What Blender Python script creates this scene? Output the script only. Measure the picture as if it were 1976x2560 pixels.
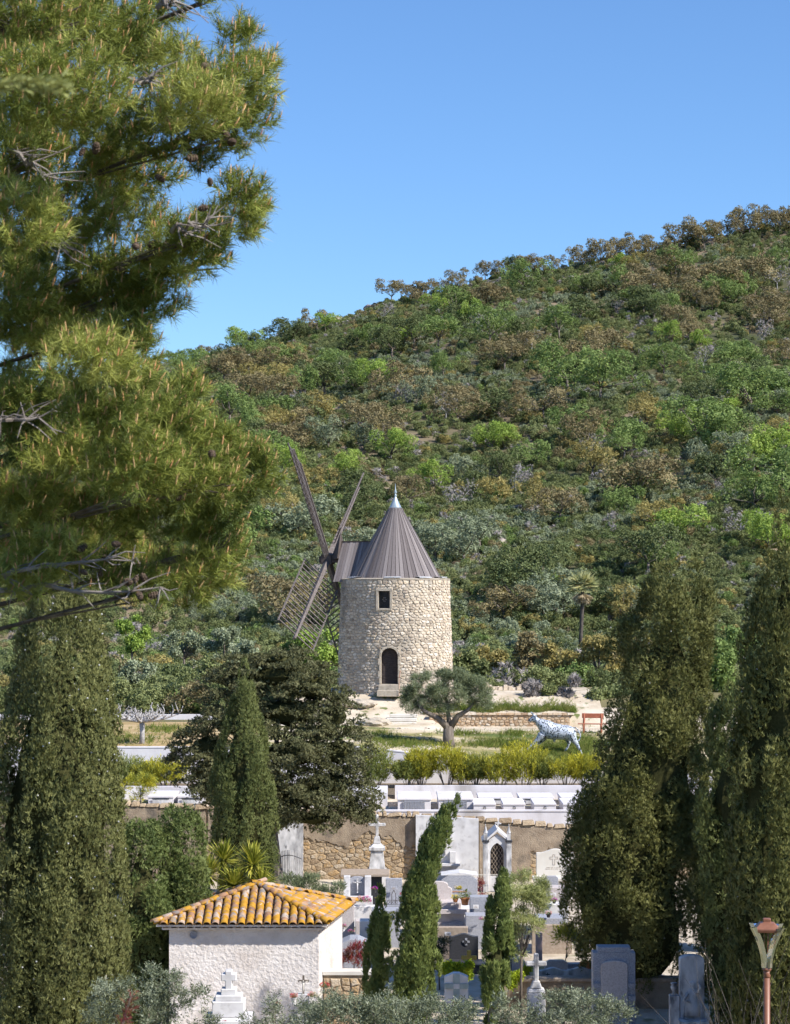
import bpy, bmesh, math, random, os
import numpy as np
from mathutils import Vector, Matrix
for _o in list(bpy.data.objects): bpy.data.objects.remove(_o)
RAD = math.radians
SC = bpy.context.scene
COL = SC.collection
# ------------------------------------------------------------------ camera
# metres; the camera stands at the origin and looks along +Y, z = 0 is eye level
F, CX, HY = 5500.0, 988.0, 1450.0
cam = bpy.data.cameras.new('camera')
camo = bpy.data.objects.new('camera', cam); COL.objects.link(camo)
cam.sensor_fit = 'HORIZONTAL'; cam.sensor_width = 24.0
cam.lens = F / 1976 * 24.0
cam.shift_y = (HY - 1280) / 1976
cam.clip_start = 0.3; cam.clip_end = 5000
cam.dof.use_dof = True; cam.dof.focus_distance = 95; cam.dof.aperture_fstop = 9.0
camo.rotation_euler = (RAD(90), 0, 0)
SC.camera = camo
# ------------------------------------------------------------------ sky and sun
SUN_EL, SUN_AZ = 42.0, 120.0      # elevation; azimuth clockwise from the view direction
sund = Vector((math.sin(RAD(SUN_AZ)) * math.cos(RAD(SUN_EL)), math.cos(RAD(SUN_AZ)) * math.cos(RAD(SUN_EL)), math.sin(RAD(SUN_EL))))
world = bpy.data.worlds.new('World'); SC.world = world; world.use_nodes = True
wn = world.node_tree; bg = wn.nodes['Background']
sky = wn.nodes.new('ShaderNodeTexSky'); sky.sky_type = 'NISHITA'; sky.sun_disc = False
sky.sun_elevation = RAD(SUN_EL); sky.sun_rotation = RAD(SUN_AZ)
sky.altitude = 100; sky.air_density = 1.0; sky.dust_density = 0.1; sky.ozone_density = 10.0
wn.links.new(sky.outputs['Color'], bg.inputs['Color']); bg.inputs['Strength'].default_value = 0.116
sl = bpy.data.lights.new('sun', 'SUN'); sl.energy = 5.0; sl.angle = RAD(0.53); sl.color = (1.0, 0.955, 0.88)
so = bpy.data.objects.new('sun', sl); COL.objects.link(so)
so.rotation_euler = sund.to_track_quat('Z', 'Y').to_euler()
SC.view_settings.view_transform = 'Standard'; SC.view_settings.look = 'None'
SC.view_settings.exposure = 0.62; SC.view_settings.gamma = 1.0
SC.cycles.use_adaptive_sampling = True; SC.cycles.adaptive_threshold = 0.04
SC.cycles.max_bounces = 5; SC.cycles.diffuse_bounces = 2; SC.cycles.glossy_bounces = 2
SC.cycles.transmission_bounces = 6; SC.cycles.transparent_max_bounces = 8
SC.cycles.use_denoising = True
SC.cycles.caustics_reflective = False; SC.cycles.caustics_refractive = False
# ------------------------------------------------------------------ helpers
def P(px, py, d): return Vector(((px - CX) / F * d, d, (HY - py) / F * d))
def sc(d): return d / F                       # metres per photo pixel at a distance

def link(n, a, b): n.links.new(a, b)
MATS = {}
def M(name, cols, src='noise', scale=4.0, rough=0.85, bump=0.0, bscale=40.0, spec=0.25, metal=0.0, trans=0.0,
      stretch=(1, 1, 1), spots=None, detail=6.0, pos=None, objoff=False):
    """procedural material: colour ramp driven by noise, by the 'rnd' attribute or by both"""
    m = bpy.data.materials.new(name); m.use_nodes = True; MATS[name] = m
    n = m.node_tree; b = n.nodes['Principled BSDF']; out = n.nodes['Material Output']
    b.inputs['Roughness'].default_value = rough; b.inputs['Metallic'].default_value = metal
    b.inputs['Specular IOR Level'].default_value = spec
    tc = n.nodes.new('ShaderNodeTexCoord'); mp = n.nodes.new('ShaderNodeMapping')
    mp.inputs['Scale'].default_value = stretch; link(n, tc.outputs['Object'], mp.inputs['Vector'])
    if objoff:                                  # alike pieces that share a mesh get their own patch of the pattern
        oi = n.nodes.new('ShaderNodeObjectInfo'); va = n.nodes.new('ShaderNodeVectorMath'); va.operation = 'MULTIPLY_ADD'
        link(n, oi.outputs['Location'], va.inputs[0]); va.inputs[1].default_value = (3.7, 3.7, 3.7); link(n, tc.outputs['Object'], va.inputs[2]); link(n, va.outputs[0], mp.inputs['Vector'])
    ramp = n.nodes.new('ShaderNodeValToRGB'); el = ramp.color_ramp.elements
    while len(el) < len(cols): el.new(0.5)
    for i, c in enumerate(cols):
        el[i].position = (pos[i] if pos else (i / max(1, len(cols) - 1)) if src == 'rnd' else 0.3 + 0.4 * i / max(1, len(cols) - 1))
        el[i].color = (*c, 1)
    nz = n.nodes.new('ShaderNodeTexNoise'); nz.inputs['Scale'].default_value = scale; nz.inputs['Detail'].default_value = detail
    link(n, mp.outputs['Vector'], nz.inputs['Vector'])
    if src == 'noise': link(n, nz.outputs['Fac'], ramp.inputs['Fac'])
    else:
        at = n.nodes.new('ShaderNodeAttribute'); at.attribute_name = 'rnd'
        if src == 'rnd' and scale <= 0: link(n, at.outputs['Fac'], ramp.inputs['Fac'])
        else:
            ma = n.nodes.new('ShaderNodeMath'); ma.operation = 'MULTIPLY_ADD'; ma.inputs[1].default_value = 0.9
            sb = n.nodes.new('ShaderNodeMath'); sb.operation = 'SUBTRACT'; sb.inputs[1].default_value = 0.45
            link(n, nz.outputs['Fac'], sb.inputs[0])
            link(n, sb.outputs[0], ma.inputs[0]); link(n, at.outputs['Fac'], ma.inputs[2]); link(n, ma.outputs[0], ramp.inputs['Fac'])
    colour = ramp.outputs['Color']
    if spots:                                   # (colour, scale, threshold, softness): stains, lichen, holes
        for (sc_, ss, th, soft) in spots:
            s = n.nodes.new('ShaderNodeTexNoise'); s.inputs['Scale'].default_value = ss; s.inputs['Detail'].default_value = 5
            link(n, mp.outputs['Vector'], s.inputs['Vector'])
            r2 = n.nodes.new('ShaderNodeMapRange'); r2.inputs['From Min'].default_value = th; r2.inputs['From Max'].default_value = th + soft
            link(n, s.outputs['Fac'], r2.inputs['Value'])
            mx = n.nodes.new('ShaderNodeMix'); mx.data_type = 'RGBA'
            link(n, r2.outputs['Result'], mx.inputs['Factor']); link(n, colour, mx.inputs['A']); mx.inputs['B'].default_value = (*sc_, 1)
            colour = mx.outputs['Result']
    link(n, colour, b.inputs['Base Color'])
    if bump:
        bn = n.nodes.new('ShaderNodeTexNoise'); bn.inputs['Scale'].default_value = bscale; bn.inputs['Detail'].default_value = 6
        link(n, mp.outputs['Vector'], bn.inputs['Vector'])
        bp = n.nodes.new('ShaderNodeBump'); bp.inputs['Strength'].default_value = bump; bp.inputs['Distance'].default_value = 0.05
        link(n, bn.outputs['Fac'], bp.inputs['Height']); link(n, bp.outputs['Normal'], b.inputs['Normal'])
    if trans:
        t = n.nodes.new('ShaderNodeBsdfTranslucent'); mxs = n.nodes.new('ShaderNodeMixShader'); mxs.inputs[0].default_value = trans
        link(n, colour, t.inputs['Color']); link(n, b.outputs[0], mxs.inputs[1]); link(n, t.outputs[0], mxs.inputs[2])
        link(n, mxs.outputs[0], out.inputs['Surface'])
    return m

def put(o, parent=None, label=None, cat=None, group=None, kind=None):
    COL.objects.link(o)
    if parent is not None: o.parent = parent
    if label: o['label'] = label
    if cat: o['category'] = cat
    if group: o['group'] = group
    if kind: o['kind'] = kind
    return o
def thing(name, label, cat, loc=(0, 0, 0), rz=0.0, group=None):
    o = bpy.data.objects.new(name, None); o.location = loc; o.rotation_euler = (0, 0, rz); o.empty_display_size = 0.2
    return put(o, None, label, cat, group)

class MB:
    def __init__(s): s.v = []; s.f = []; s.m = []
    def add(s, vs, fs, mi=0):
        o = len(s.v); s.v += [tuple(x) for x in vs]; s.f += [[i + o for i in q] for q in fs]; s.m += [mi] * len(fs); return s
    def box(s, c, size, rz=0.0, mi=0, top=(1, 1), rx=0.0, ry=0.0):
        x, y, z = (q / 2 for q in size); a, b = top
        vs = [(-x, -y, -z), (x, -y, -z), (x, y, -z), (-x, y, -z), (-x * a, -y * b, z), (x * a, -y * b, z), (x * a, y * b, z), (-x * a, y * b, z)]
        mt = Matrix.Translation(Vector(c)) @ Matrix.Rotation(rz, 4, 'Z') @ Matrix.Rotation(ry, 4, 'Y') @ Matrix.Rotation(rx, 4, 'X')
        return s.add([mt @ Vector(v) for v in vs], [(3, 2, 1, 0), (4, 5, 6, 7), (0, 1, 5, 4), (1, 2, 6, 5), (2, 3, 7, 6), (3, 0, 4, 7)], mi)
    def beam(s, a, b, w, h, up=(0, 0, 1), mi=0, w2=None, h2=None):
        a = Vector(a); b = Vector(b); d = (b - a).normalized(); x = d.cross(Vector(up))
        if x.length < 1e-4: x = d.cross(Vector((0, 1, 0)))
        x.normalize(); u = x.cross(d); w2 = w if w2 is None else w2; h2 = h if h2 is None else h2
        vs = [p + x * (i * ww / 2) + u * (j * hh / 2) for p, ww, hh in ((a, w, h), (b, w2, h2)) for i, j in ((-1, -1), (1, -1), (1, 1), (-1, 1))]
        return s.add(vs, [(3, 2, 1, 0), (4, 5, 6, 7), (0, 1, 5, 4), (1, 2, 6, 5), (2, 3, 7, 6), (3, 0, 4, 7)], mi)
    def prism(s, poly, y0, y1, mi=0):           # outline in x,z (counter-clockwise seen from -y), from y0 (front) to y1
        n = len(poly); vs = [(x, y0, z) for x, z in poly] + [(x, y1, z) for x, z in poly]
        return s.add(vs, [list(range(n)), list(range(2 * n - 1, n - 1, -1))] + [(i, i + n, (i + 1) % n + n, (i + 1) % n) for i in range(n)], mi)
    def slab(s, poly, z0, z1, mi=0):            # outline in x,y, extruded up
        n = len(poly); vs = [(x, y, z0) for x, y in poly] + [(x, y, z1) for x, y in poly]
        return s.add(vs, [list(range(n - 1, -1, -1)), list(range(n, 2 * n))] + [(i, (i + 1) % n, (i + 1) % n + n, i + n) for i in range(n)], mi)
    def tube(s, pts, rads, n=7, mi=0, cap=True):
        pts = [Vector(p) for p in pts]; k = len(pts)
        if not hasattr(rads, '__len__'): rads = [rads] * k
        o = len(s.v); ref = Vector((0.31, 0.9, 0.17))
        for i, p in enumerate(pts):
            d = (pts[min(i + 1, k - 1)] - pts[max(i - 1, 0)]).normalized(); x = d.cross(ref)
            if x.length < 0.05: x = d.cross(Vector((1, 0, 0)))
            x.normalize(); y = d.cross(x)
            for j in range(n):
                a = 2 * math.pi * j / n; s.v.append(tuple(p + (x * math.cos(a) + y * math.sin(a)) * rads[i]))
        for i in range(k - 1):
            for j in range(n):
                s.f.append([o + i * n + j, o + i * n + (j + 1) % n, o + (i + 1) * n + (j + 1) % n, o + (i + 1) * n + j]); s.m.append(mi)
        if cap: s.f.append([o + j for j in range(n - 1, -1, -1)]); s.f.append([o + (k - 1) * n + j for j in range(n)]); s.m += [mi, mi]
        return s
    def lathe(s, prof, n=16, c=(0, 0, 0), mi=0, sx=1.0, sy=1.0):
        o = len(s.v); k = len(prof)
        for r, z in prof:
            for j in range(n):
                a = 2 * math.pi * j / n; s.v.append((c[0] + r * sx * math.cos(a), c[1] + r * sy * math.sin(a), c[2] + z))
        for i in range(k - 1):
            for j in range(n):
                s.f.append([o + i * n + j, o + i * n + (j + 1) % n, o + (i + 1) * n + (j + 1) % n, o + (i + 1) * n + j]); s.m.append(mi)
        s.f.append([o + j for j in range(n - 1, -1, -1)]); s.f.append([o + (k - 1) * n + j for j in range(n)]); s.m += [mi, mi]
        return s
    def mesh(s, name, mats, smooth=False, rnd=None):
        me = bpy.data.meshes.new(name); me.from_pydata(s.v, [], s.f)
        for m in (mats if isinstance(mats, (list, tuple)) else [mats]): me.materials.append(m)
        if any(s.m): me.polygons.foreach_set('material_index', s.m)
        if smooth: me.polygons.foreach_set('use_smooth', [True] * len(s.f))
        if rnd is not None:
            at = me.attributes.new('rnd', 'FLOAT', 'POINT'); at.data.foreach_set('value', [rnd] * len(s.v) if not hasattr(rnd, '__len__') else rnd)
        return me
    def build(s, name, mats, parent=None, smooth=False, loc=None, rz=0.0, bevel=0.0, rnd=None, **kw):
        o = bpy.data.objects.new(name, s.mesh(name, mats, smooth, rnd))
        if loc is not None: o.location = loc
        o.rotation_euler = (0, 0, rz)
        put(o, parent, **kw)
        if bevel:
            md = o.modifiers.new('bevel', 'BEVEL'); md.width = bevel; md.segments = 1; md.limit_method = 'ANGLE'; md.angle_limit = RAD(40)
        return o
def copy_tree(o, parent=None, **props):
    c = o.copy(); COL.objects.link(c); c.parent = parent
    for k, v in props.items(): c[k] = v
    for ch in [x for x in bpy.data.objects if x.parent == o]: copy_tree(ch, c)
    return c

def arr_mesh(name, V, Q, rnd, mat):
    """mesh straight from numpy: V (n,3), Q (k,m) faces of equal size"""
    V = np.ascontiguousarray(V, dtype=np.float32); Q = np.ascontiguousarray(Q, dtype=np.int32); k, m = Q.shape
    me = bpy.data.meshes.new(name); me.vertices.add(len(V)); me.vertices.foreach_set('co', V.ravel())
    me.loops.add(k * m); me.loops.foreach_set('vertex_index', Q.ravel())
    me.polygons.add(k); me.polygons.foreach_set('loop_start', np.arange(0, k * m, m, dtype=np.int32))
    at = me.attributes.new('rnd', 'FLOAT', 'POINT'); at.data.foreach_set('value', np.ascontiguousarray(rnd, dtype=np.float32))
    me.materials.append(mat); me.update(calc_edges=True)
    return me
def obj(name, me, parent=None, loc=None, **kw):
    o = bpy.data.objects.new(name, me)
    if loc is not None: o.location = loc
    return put(o, parent, **kw)
def unit(a): return a / np.maximum(np.linalg.norm(a, axis=-1, keepdims=True), 1e-9)
def frames(ax, rng, nrm=None, jit=.65):
    """local z along ax; local y (the side the leaves face) towards nrm"""
    z = unit(ax); r = unit(rng.normal(size=z.shape))
    if nrm is not None: r = unit(unit(nrm) + r * jit)
    y = unit(r - (r * z).sum(1, keepdims=True) * z + 1e-6); x = np.cross(y, z)
    return np.stack([x, y, z], axis=2)
def scatter(sprigs, pos, ax, size, rng, rnd=None, nrm=None):
    """merge copies of small sprigs (verts, faces) placed at pos, z along ax; returns V, Q, rnd"""
    n = len(pos); B = frames(ax, rng, nrm) * np.asarray(size).reshape(-1, 1, 1)
    if rnd is None: rnd = rng.random(n)
    which = rng.integers(0, len(sprigs), n); Vs, Qs, Rs, o = [], [], [], 0
    for k, (sv, sq) in enumerate(sprigs):
        i = np.where(which == k)[0]
        if not len(i): continue
        V = pos[i][:, None, :] + np.einsum('nij,mj->nmi', B[i], sv)
        m = len(sv); Q = sq[None] + (np.arange(len(i)) * m)[:, None, None] + o
        Vs.append(V.reshape(-1, 3)); Qs.append(Q.reshape(-1, sq.shape[1])); Rs.append(np.repeat(rnd[i], m)); o += len(i) * m
    return np.concatenate(Vs), np.concatenate(Qs), np.concatenate(Rs)
# ---- small sprigs (unit size)
def sprig_blades(rng, n=7, spread=0.55, width=0.17, lo=0.5, hi=1.0):        # scale-leaf spray: narrow triangles facing local y
    V = []
    for i in range(n):
        d = unit(np.array([rng.normal() * spread, rng.normal() * spread * .5, 1.0])); b = np.array([rng.normal() * .14, rng.normal() * .1, rng.uniform(-.25, .25)])
        s = unit(np.cross(d, np.array([rng.normal() * .4, -1.0, rng.normal() * .4]))) * width * rng.uniform(.6, 1.2); L = rng.uniform(lo, hi)
        V += [b - s, b + s, b + d * L]
    return np.array(V), np.arange(3 * n).reshape(n, 3)
def sprig_leaves(rng, n=7, L=0.42, W=0.19, ball=0.5):                      # broad leaf clump: rhombic leaves facing local y
    V = []
    for i in range(n):
        c = rng.normal(size=3) * ball * np.array([.6, .35, .6]); d = unit(rng.normal(size=3) * np.array([1, .35, 1])); s = unit(np.cross(d, np.array([rng.normal() * .45, -1.0, rng.normal() * .45]))) * W
        V += [c - d * L * .5, c + s, c + d * L * .5, c - s]
    return np.array(V), np.arange(4 * n).reshape(n, 4)
def sprig_twig(rng, n=12, L=0.35, W=0.05, up=0.9, spread=1.0):             # lance leaves along a twig (olive, oleander)
    V = []
    for i in range(n):
        z = i / n; b = np.array([0, 0, z]); a = rng.uniform(0, 6.283); d = unit(np.array([math.cos(a) * spread, math.sin(a) * spread, up]))
        s = unit(np.cross(d, rng.normal(size=3))) * W; l = L * rng.uniform(.7, 1.2)
        V += [b + d * l * .15 - s, b + d * l * .3 + s, b + d * l]
    return np.array(V), np.arange(3 * n).reshape(n, 3)
def sprig_needles(rng, n=40, L=0.8):
    V = []
    for i in range(n):
        z = rng.uniform(0, 0.9); a = rng.uniform(0, 6.283); t = rng.uniform(.35, 1.25); d = np.array([math.cos(a) * math.sin(t), math.sin(a) * math.sin(t), math.cos(t)])
        b = np.array([0, 0, z]); s = unit(np.cross(d, rng.normal(size=3))) * 0.02; l = L * rng.uniform(.7, 1.15)
        V += [b - s, b + s, b + d * l + np.array([0, 0, -.04])]
    return np.array(V), np.arange(3 * n).reshape(n, 3)
RG0 = np.random.default_rng(7)
S_CYP = [sprig_blades(RG0, 5, .5, .12) for _ in range(6)]
S_FLAT = [sprig_blades(RG0, 6, 0.9, 0.2, .4, .9) for _ in range(6)]
S_LEAF = [sprig_leaves(RG0) for _ in range(6)]
S_OLIVE = [sprig_twig(RG0, 12, .36, .06, .8, 1.0) for _ in range(6)]
S_LANCE = [sprig_twig(RG0, 11, .5, .05, 1.1, .8) for _ in range(6)]
S_PINE = [sprig_needles(RG0) for _ in range(6)]

def clump_points(C, RD, n, rng, out=None, outb=0.7, upb=0.35, inner=0.7, mix=(1.0, 0.6, 0.5)):
    """points over many ellipsoid clumps: C centres, RD radii (N,3), out outward direction per clump"""
    w = RD[:, 0] * RD[:, 2]; k = rng.choice(len(C), n, p=w / w.sum())
    d = unit(rng.normal(size=(n, 3))); 
    if out is not None: d = d + out[k] * outb
    d[:, 2] += upb; d = unit(d)
    p = C[k] + d * RD[k] * rng.uniform(inner, 1.05, (n, 1))
    ax = d * mix[0] + np.array([0, 0, mix[1]]) + rng.normal(size=(n, 3)) * mix[2]
    return p, ax, k, d
# ---- rubble stones: clipped Voronoi cells
def cells(pts, spacing, bound, wrap=None):
    pts = np.asarray(pts); out = []
    for i, p in enumerate(pts):
        dv = pts - p
        if wrap: dv[:, 0] = (dv[:, 0] + wrap / 2) % wrap - wrap / 2
        dd = (dv ** 2).sum(1); near = np.where((dd > 1e-9) & (dd < (2.6 * spacing) ** 2))[0]; near = near[np.argsort(dd[near])][:16]
        r = spacing * 1.6; poly = [(-r, -r), (r, -r), (r, r), (-r, r)]
        hp = [(dv[j][0], dv[j][1], dd[j] / 2) for j in near]
        x0, x1, y0, y1 = bound
        if not wrap: hp += [(1, 0, x1 - p[0]), (-1, 0, p[0] - x0)]
        hp += [(0, 1, y1 - p[1]), (0, -1, p[1] - y0)]
        for a, b, c in hp:
            new = []; m = len(poly)
            for q in range(m):
                u, v = poly[q], poly[(q + 1) % m]; fu = a * u[0] + b * u[1] - c; fv = a * v[0] + b * v[1] - c
                if fu <= 0: new.append(u)
                if fu * fv < 0: t = fu / (fu - fv); new.append((u[0] + t * (v[0] - u[0]), u[1] + t * (v[1] - u[1])))
            poly = new
            if len(poly) < 3: break
        out.append(poly if len(poly) >= 3 else None)
    return out
def stone_geo(poly, h, rng, gap=0.012, inset=0.8):
    """local x,y outline -> verts (x, y, height) and faces of one stone with a softened edge"""
    cx = sum(p[0] for p in poly) / len(poly); cy = sum(p[1] for p in poly) / len(poly); n = len(poly); V = []
    tx, ty = rng.normal() * .12, rng.normal() * .12
    rmin = max(0.03, min(math.hypot(x - cx, y - cy) for x, y in poly)); k0 = max(0.5, 1 - gap / rmin)
    for (x, y) in poly: V.append((cx + (x - cx) * k0, cy + (y - cy) * k0, -0.02))
    for (x, y) in poly:
        j = rng.uniform(.94, 1.06); V.append((cx + (x - cx) * k0 * inset * j, cy + (y - cy) * k0 * inset * j, h * (1 + tx * (x - cx) / .1 + ty * (y - cy) / .1) * rng.uniform(.85, 1.1)))
    V.append((cx, cy, h * 1.2))
    Fc = [(i, (i + 1) % n, n + (i + 1) % n, n + i) for i in range(n)] + [(n + i, n + (i + 1) % n, 2 * n) for i in range(n)]
    return V, Fc
def stones_on(mapf, pts, spacing, bound, rng, h, mat, parent, name, n_parts=300, wrap=None, aspect=1.0, keep=None, score=None, gap=0.012, size_min=0.0):
    """rubble facing: the n_parts best stones are parts of their own, the rest one joined part"""
    S = np.array(pts) / np.array([aspect, 1.0])
    polys = cells(S, spacing, (bound[0] / aspect, bound[1] / aspect, bound[2], bound[3]), wrap / aspect if wrap else None)
    L = []
    for p, poly in zip(pts, polys):
        if poly is None: continue
        poly = [(x * aspect, y) for x, y in poly]
        if keep and not keep(p): continue
        V, Fc = stone_geo(poly, h * rng.uniform(.5, 1.4), rng, gap)
        V = [mapf(p[0] + x, p[1] + y, z) for x, y, z in V]
        L.append(((score(p) if score else 0.0), V, Fc, rng.random()))
    L.sort(key=lambda q: -q[0]); rest = MB(); rr = []
    for i, (s, V, Fc, r) in enumerate(L):
        if i < n_parts:
            b = MB().add(V, Fc); b.build(name, mat, parent, rnd=r)
        else:
            rest.add(V, Fc); rr += [r] * len(V)
    if rest.v: rest.build(name + '_facing', mat, parent, rnd=rr, kind='stuff')
# ------------------------------------------------------------------ materials
m_bark = M('bark', [(.10, .08, .065), (.22, .185, .155)], scale=9, stretch=(1, 1, .25), bump=.6, bscale=25)
m_bark_grey = M('grey_bark', [(.26, .245, .24), (.46, .44, .43)], scale=9, bump=.4, bscale=25)
m_bark_dark = M('dark_bark', [(.05, .04, .033), (.12, .10, .085)], scale=9, stretch=(1, 1, .3), bump=.5)
m_sand = M('sand', [(.40, .325, .235), (.52, .44, .34), (.62, .54, .44)], scale=.9, bump=.5, bscale=9, spots=[((.13, .15, .05), 1.7, .60, .07)])
m_gravel = M('gravel', [(.33, .27, .20), (.46, .39, .30), (.54, .47, .38)], scale=1.6, bump=.5, bscale=14, spots=[((.20, .19, .10), 1.2, .58, .1)])
m_lawn = M('lawn', [(.10, .13, .035), (.27, .235, .10), (.46, .385, .25), (.60, .52, .42)], pos=[.36, .46, .53, .64], scale=.42, stretch=(.55, 1.2, 1), bump=.6, bscale=10, spots=[((.075, .11, .022), .7, .56, .06)])
m_straw = M('dry_grass', [(.20, .17, .055), (.34, .24, .11), (.44, .32, .17), (.52, .43, .28)], scale=.9, stretch=(.6, 1, 1), bump=.7, bscale=12)
m_field = M('field', [(.06, .075, .03), (.15, .13, .06), (.30, .24, .15)], scale=.16, bump=.6, bscale=3)
m_hill = M('hill_ground', [(.05, .06, .025), (.10, .09, .045), (.20, .155, .10), (.30, .235, .17)], pos=[.3, .47, .58, .72], scale=.05, bump=.6, bscale=1.5)
m_white = M('white_render', [(0.547, 0.515, 0.529), (0.638, 0.606, 0.62), (0.693, 0.666, 0.67)], scale=.8, stretch=(1, 1, .4), bump=.15, bscale=12, spots=[((.46, .43, .43), 1.4, .58, .2), ((.40, .37, .36), .5, .58, .12)])
m_marble = M('white_marble', [(0.516, 0.499, 0.499), (0.619, 0.602, 0.602), (0.688, 0.671, 0.662)], scale=3, rough=.55, spots=[((.42, .40, .40), 4, .58, .14), ((.36, .33, .31), 1.1, .60, .18)])
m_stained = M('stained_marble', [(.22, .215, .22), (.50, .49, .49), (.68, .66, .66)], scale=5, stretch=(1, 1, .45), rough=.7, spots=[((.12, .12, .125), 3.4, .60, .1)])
m_cream = M('cream_stone', [(0.568, 0.525, 0.464), (0.636, 0.602, 0.542)], scale=3, rough=.6)
m_granite = M('blue_grey_granite', [(.19, .20, .235), (.33, .335, .375), (.46, .465, .50)], scale=55, rough=.5, detail=2, spots=[((.25, .25, .25), 1.6, .58, .2)])
m_granite_d = M('dark_granite', [(.03, .03, .034), (.06, .06, .065)], scale=30, rough=.45)  # dark stone, deepened further to carry the shade on the medallion headstone
m_granite_p = M('pink_granite', [(.40, .345, .325), (.52, .46, .44), (.60, .545, .53)], scale=35, rough=.55, spots=[((.62, .58, .56), 2, .55, .3), ((.30, .27, .25), 1.3, .60, .16)])
m_tan = M('tan_stone', [(.30, .235, .18), (.40, .325, .26)], scale=12, rough=.7, bump=.2)
m_plaster = M('brown_plaster', [(.22, .165, .115), (.30, .235, .17), (.38, .30, .215)], scale=2.2, bump=.5, bscale=22, spots=[((.15, .125, .10), 1.3, .57, .12)])
m_mortar = M('mortar', [(.36, .305, .24), (.48, .42, .34)], scale=6, bump=.5, bscale=30)
m_rubble = M('rubble', [(.31, .25, .195), (.47, .395, .31), (.58, .505, .41), (.52, .415, .30), (.66, .59, .50)], src='rnd', scale=9, bump=.7, bscale=22, spots=[((.27, .235, .195), .55, .56, .16)])
m_rubble_b = M('brown_rubble', [(.25, .18, .115), (.36, .27, .175), (.44, .34, .23), (.40, .26, .125), (.48, .40, .30)], src='rnd', scale=7, bump=.8, bscale=16)
m_rubble_w = M('terrace_rubble', [(.30, .20, .125), (.44, .31, .20), (.54, .43, .31), (.42, .26, .14), (.60, .52, .42)], src='rnd', scale=7, bump=.6, bscale=20)
m_mortar_b = M('brown_mortar', [(.30, .225, .145), (.40, .31, .205)], scale=5, bump=.6, bscale=20)
m_wood = M('weathered_wood', [(.10, .084, .084), (.165, .142, .14), (.245, .215, .21)], src='rnd', scale=7, stretch=(6, 6, .5), rough=.8, bump=.3, bscale=14)
m_timber = M('sail_timber', [(.085, .068, .062), (.135, .113, .106), (.20, .175, .167)], scale=5, stretch=(3, 3, 1), rough=.8, bump=.3)
m_timber_d = M('dark_timber', [(.06, .047, .042), (.11, .088, .08)], scale=6, bump=.3)
m_zinc = M('zinc', [(.28, .35, .39), (.40, .47, .51)], scale=5, rough=.4, metal=.4)
m_lead = M('lead_flashing', [(.52, .52, .54), (.68, .68, .70)], scale=4, rough=.5, metal=.2)
m_door = M('door_wood', [(.035, .028, .028), (.07, .057, .055)], scale=5, stretch=(1, 1, 6), bump=.3)
m_black = M('black_iron', [(.02, .02, .022), (.045, .045, .05)], scale=10, rough=.5, spec=.4)
m_rust = M('rust_paint', [(.27, .085, .045), (.36, .125, .07)], scale=8, rough=.6, bump=.1)
m_copper = M('copper_paint', [(.19, .075, .042), (.25, .105, .06)], scale=14, rough=.45, spec=.5)
m_terra = M('terracotta', [(.50, .20, .08), (.62, .27, .12)], scale=8)
m_stucco = M('rough_stucco', [(0.583, 0.53, 0.496), (0.68, 0.627, 0.593), (0.739, 0.69, 0.661)], scale=2.2, rough=.95, bump=.75, bscale=11, spots=[((.54, .47, .42), 1.1, .56, .2), ((.46, .40, .36), .45, .57, .15)])
m_tile = M('canal_tile', [(.19, .11, .08), (.31, .17, .10), (.38, .25, .17), (.43, .35, .29)], src='rnd', scale=6, objoff=True, bump=.3, bscale=40,
           spots=[((.23, .20, .18), 4.1, .53, .08), ((.43, .225, .026), 3.3, .45, .08), ((.50, .44, .37), 6.5, .65, .06)])
m_soil = M('soil', [(.12, .09, .06), (.2, .155, .11)], scale=4, bump=.6)
m_rock = M('rock', [(.22, .18, .15), (.32, .265, .23), (.40, .34, .30)], scale=.8, bump=.8, bscale=4)
def leafmat(name, cols, trans=.28, scale=1.2, rough=.6, spec=.22): return M(name, [tuple(min(.6, q * 1.55) for q in c) for c in cols], src='rnd', scale=scale, rough=rough, spec=spec, trans=trans)
f_pine = leafmat('pine_needles', [(.052, .07, .017), (.108, .132, .027), (.19, .21, .044), (.29, .295, .082)], .26)
f_cyp = leafmat('cypress_scales', [(.062, .068, .022), (.103, .108, .036), (.16, .16, .058)], .2)
f_cyp_g = leafmat('green_cypress_scales', [(.052, .064, .020), (.088, .104, .032), (.14, .152, .052)], .22)
f_cyp_o = leafmat('olive_cypress_scales', [(.052, .058, .016), (.092, .096, .028), (.15, .148, .048)], .2)
f_cyp_y = leafmat('young_cypress_scales', [(.062, .082, .022), (.105, .132, .036), (.18, .205, .06)], .28)
f_macro = leafmat('spreading_cypress_scales', [(.050, .053, .022), (.088, .09, .04), (.135, .13, .064)], .2)
f_hedge = leafmat('hedge_scales', [(.050, .072, .022), (.085, .11, .032), (.135, .155, .05)], .22)
f_olive = leafmat('olive_leaves', [(.07, .085, .045), (.12, .135, .08), (.20, .215, .145)], .2, rough=.45, spec=.35)
f_olive_t = leafmat('terrace_olive_leaves', [(.085, .105, .05), (.13, .152, .08), (.20, .22, .13)], .28)
f_olean = leafmat('oleander_leaves', [(.10, .125, .028), (.18, .19, .03), (.31, .28, .028), (.43, .355, .03)], .3)
f_olean_g = leafmat('green_oleander_leaves', [(.085, .115, .035), (.15, .17, .045), (.27, .25, .045)], .3)
f_yucca = leafmat('yucca_leaves', [(.08, .10, .014), (.18, .19, .025), (.38, .35, .07)], .25, scale=.6)
f_box = leafmat('box_leaves', [(.10, .15, .012), (.22, .27, .018), (.33, .36, .025)], .3)
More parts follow.
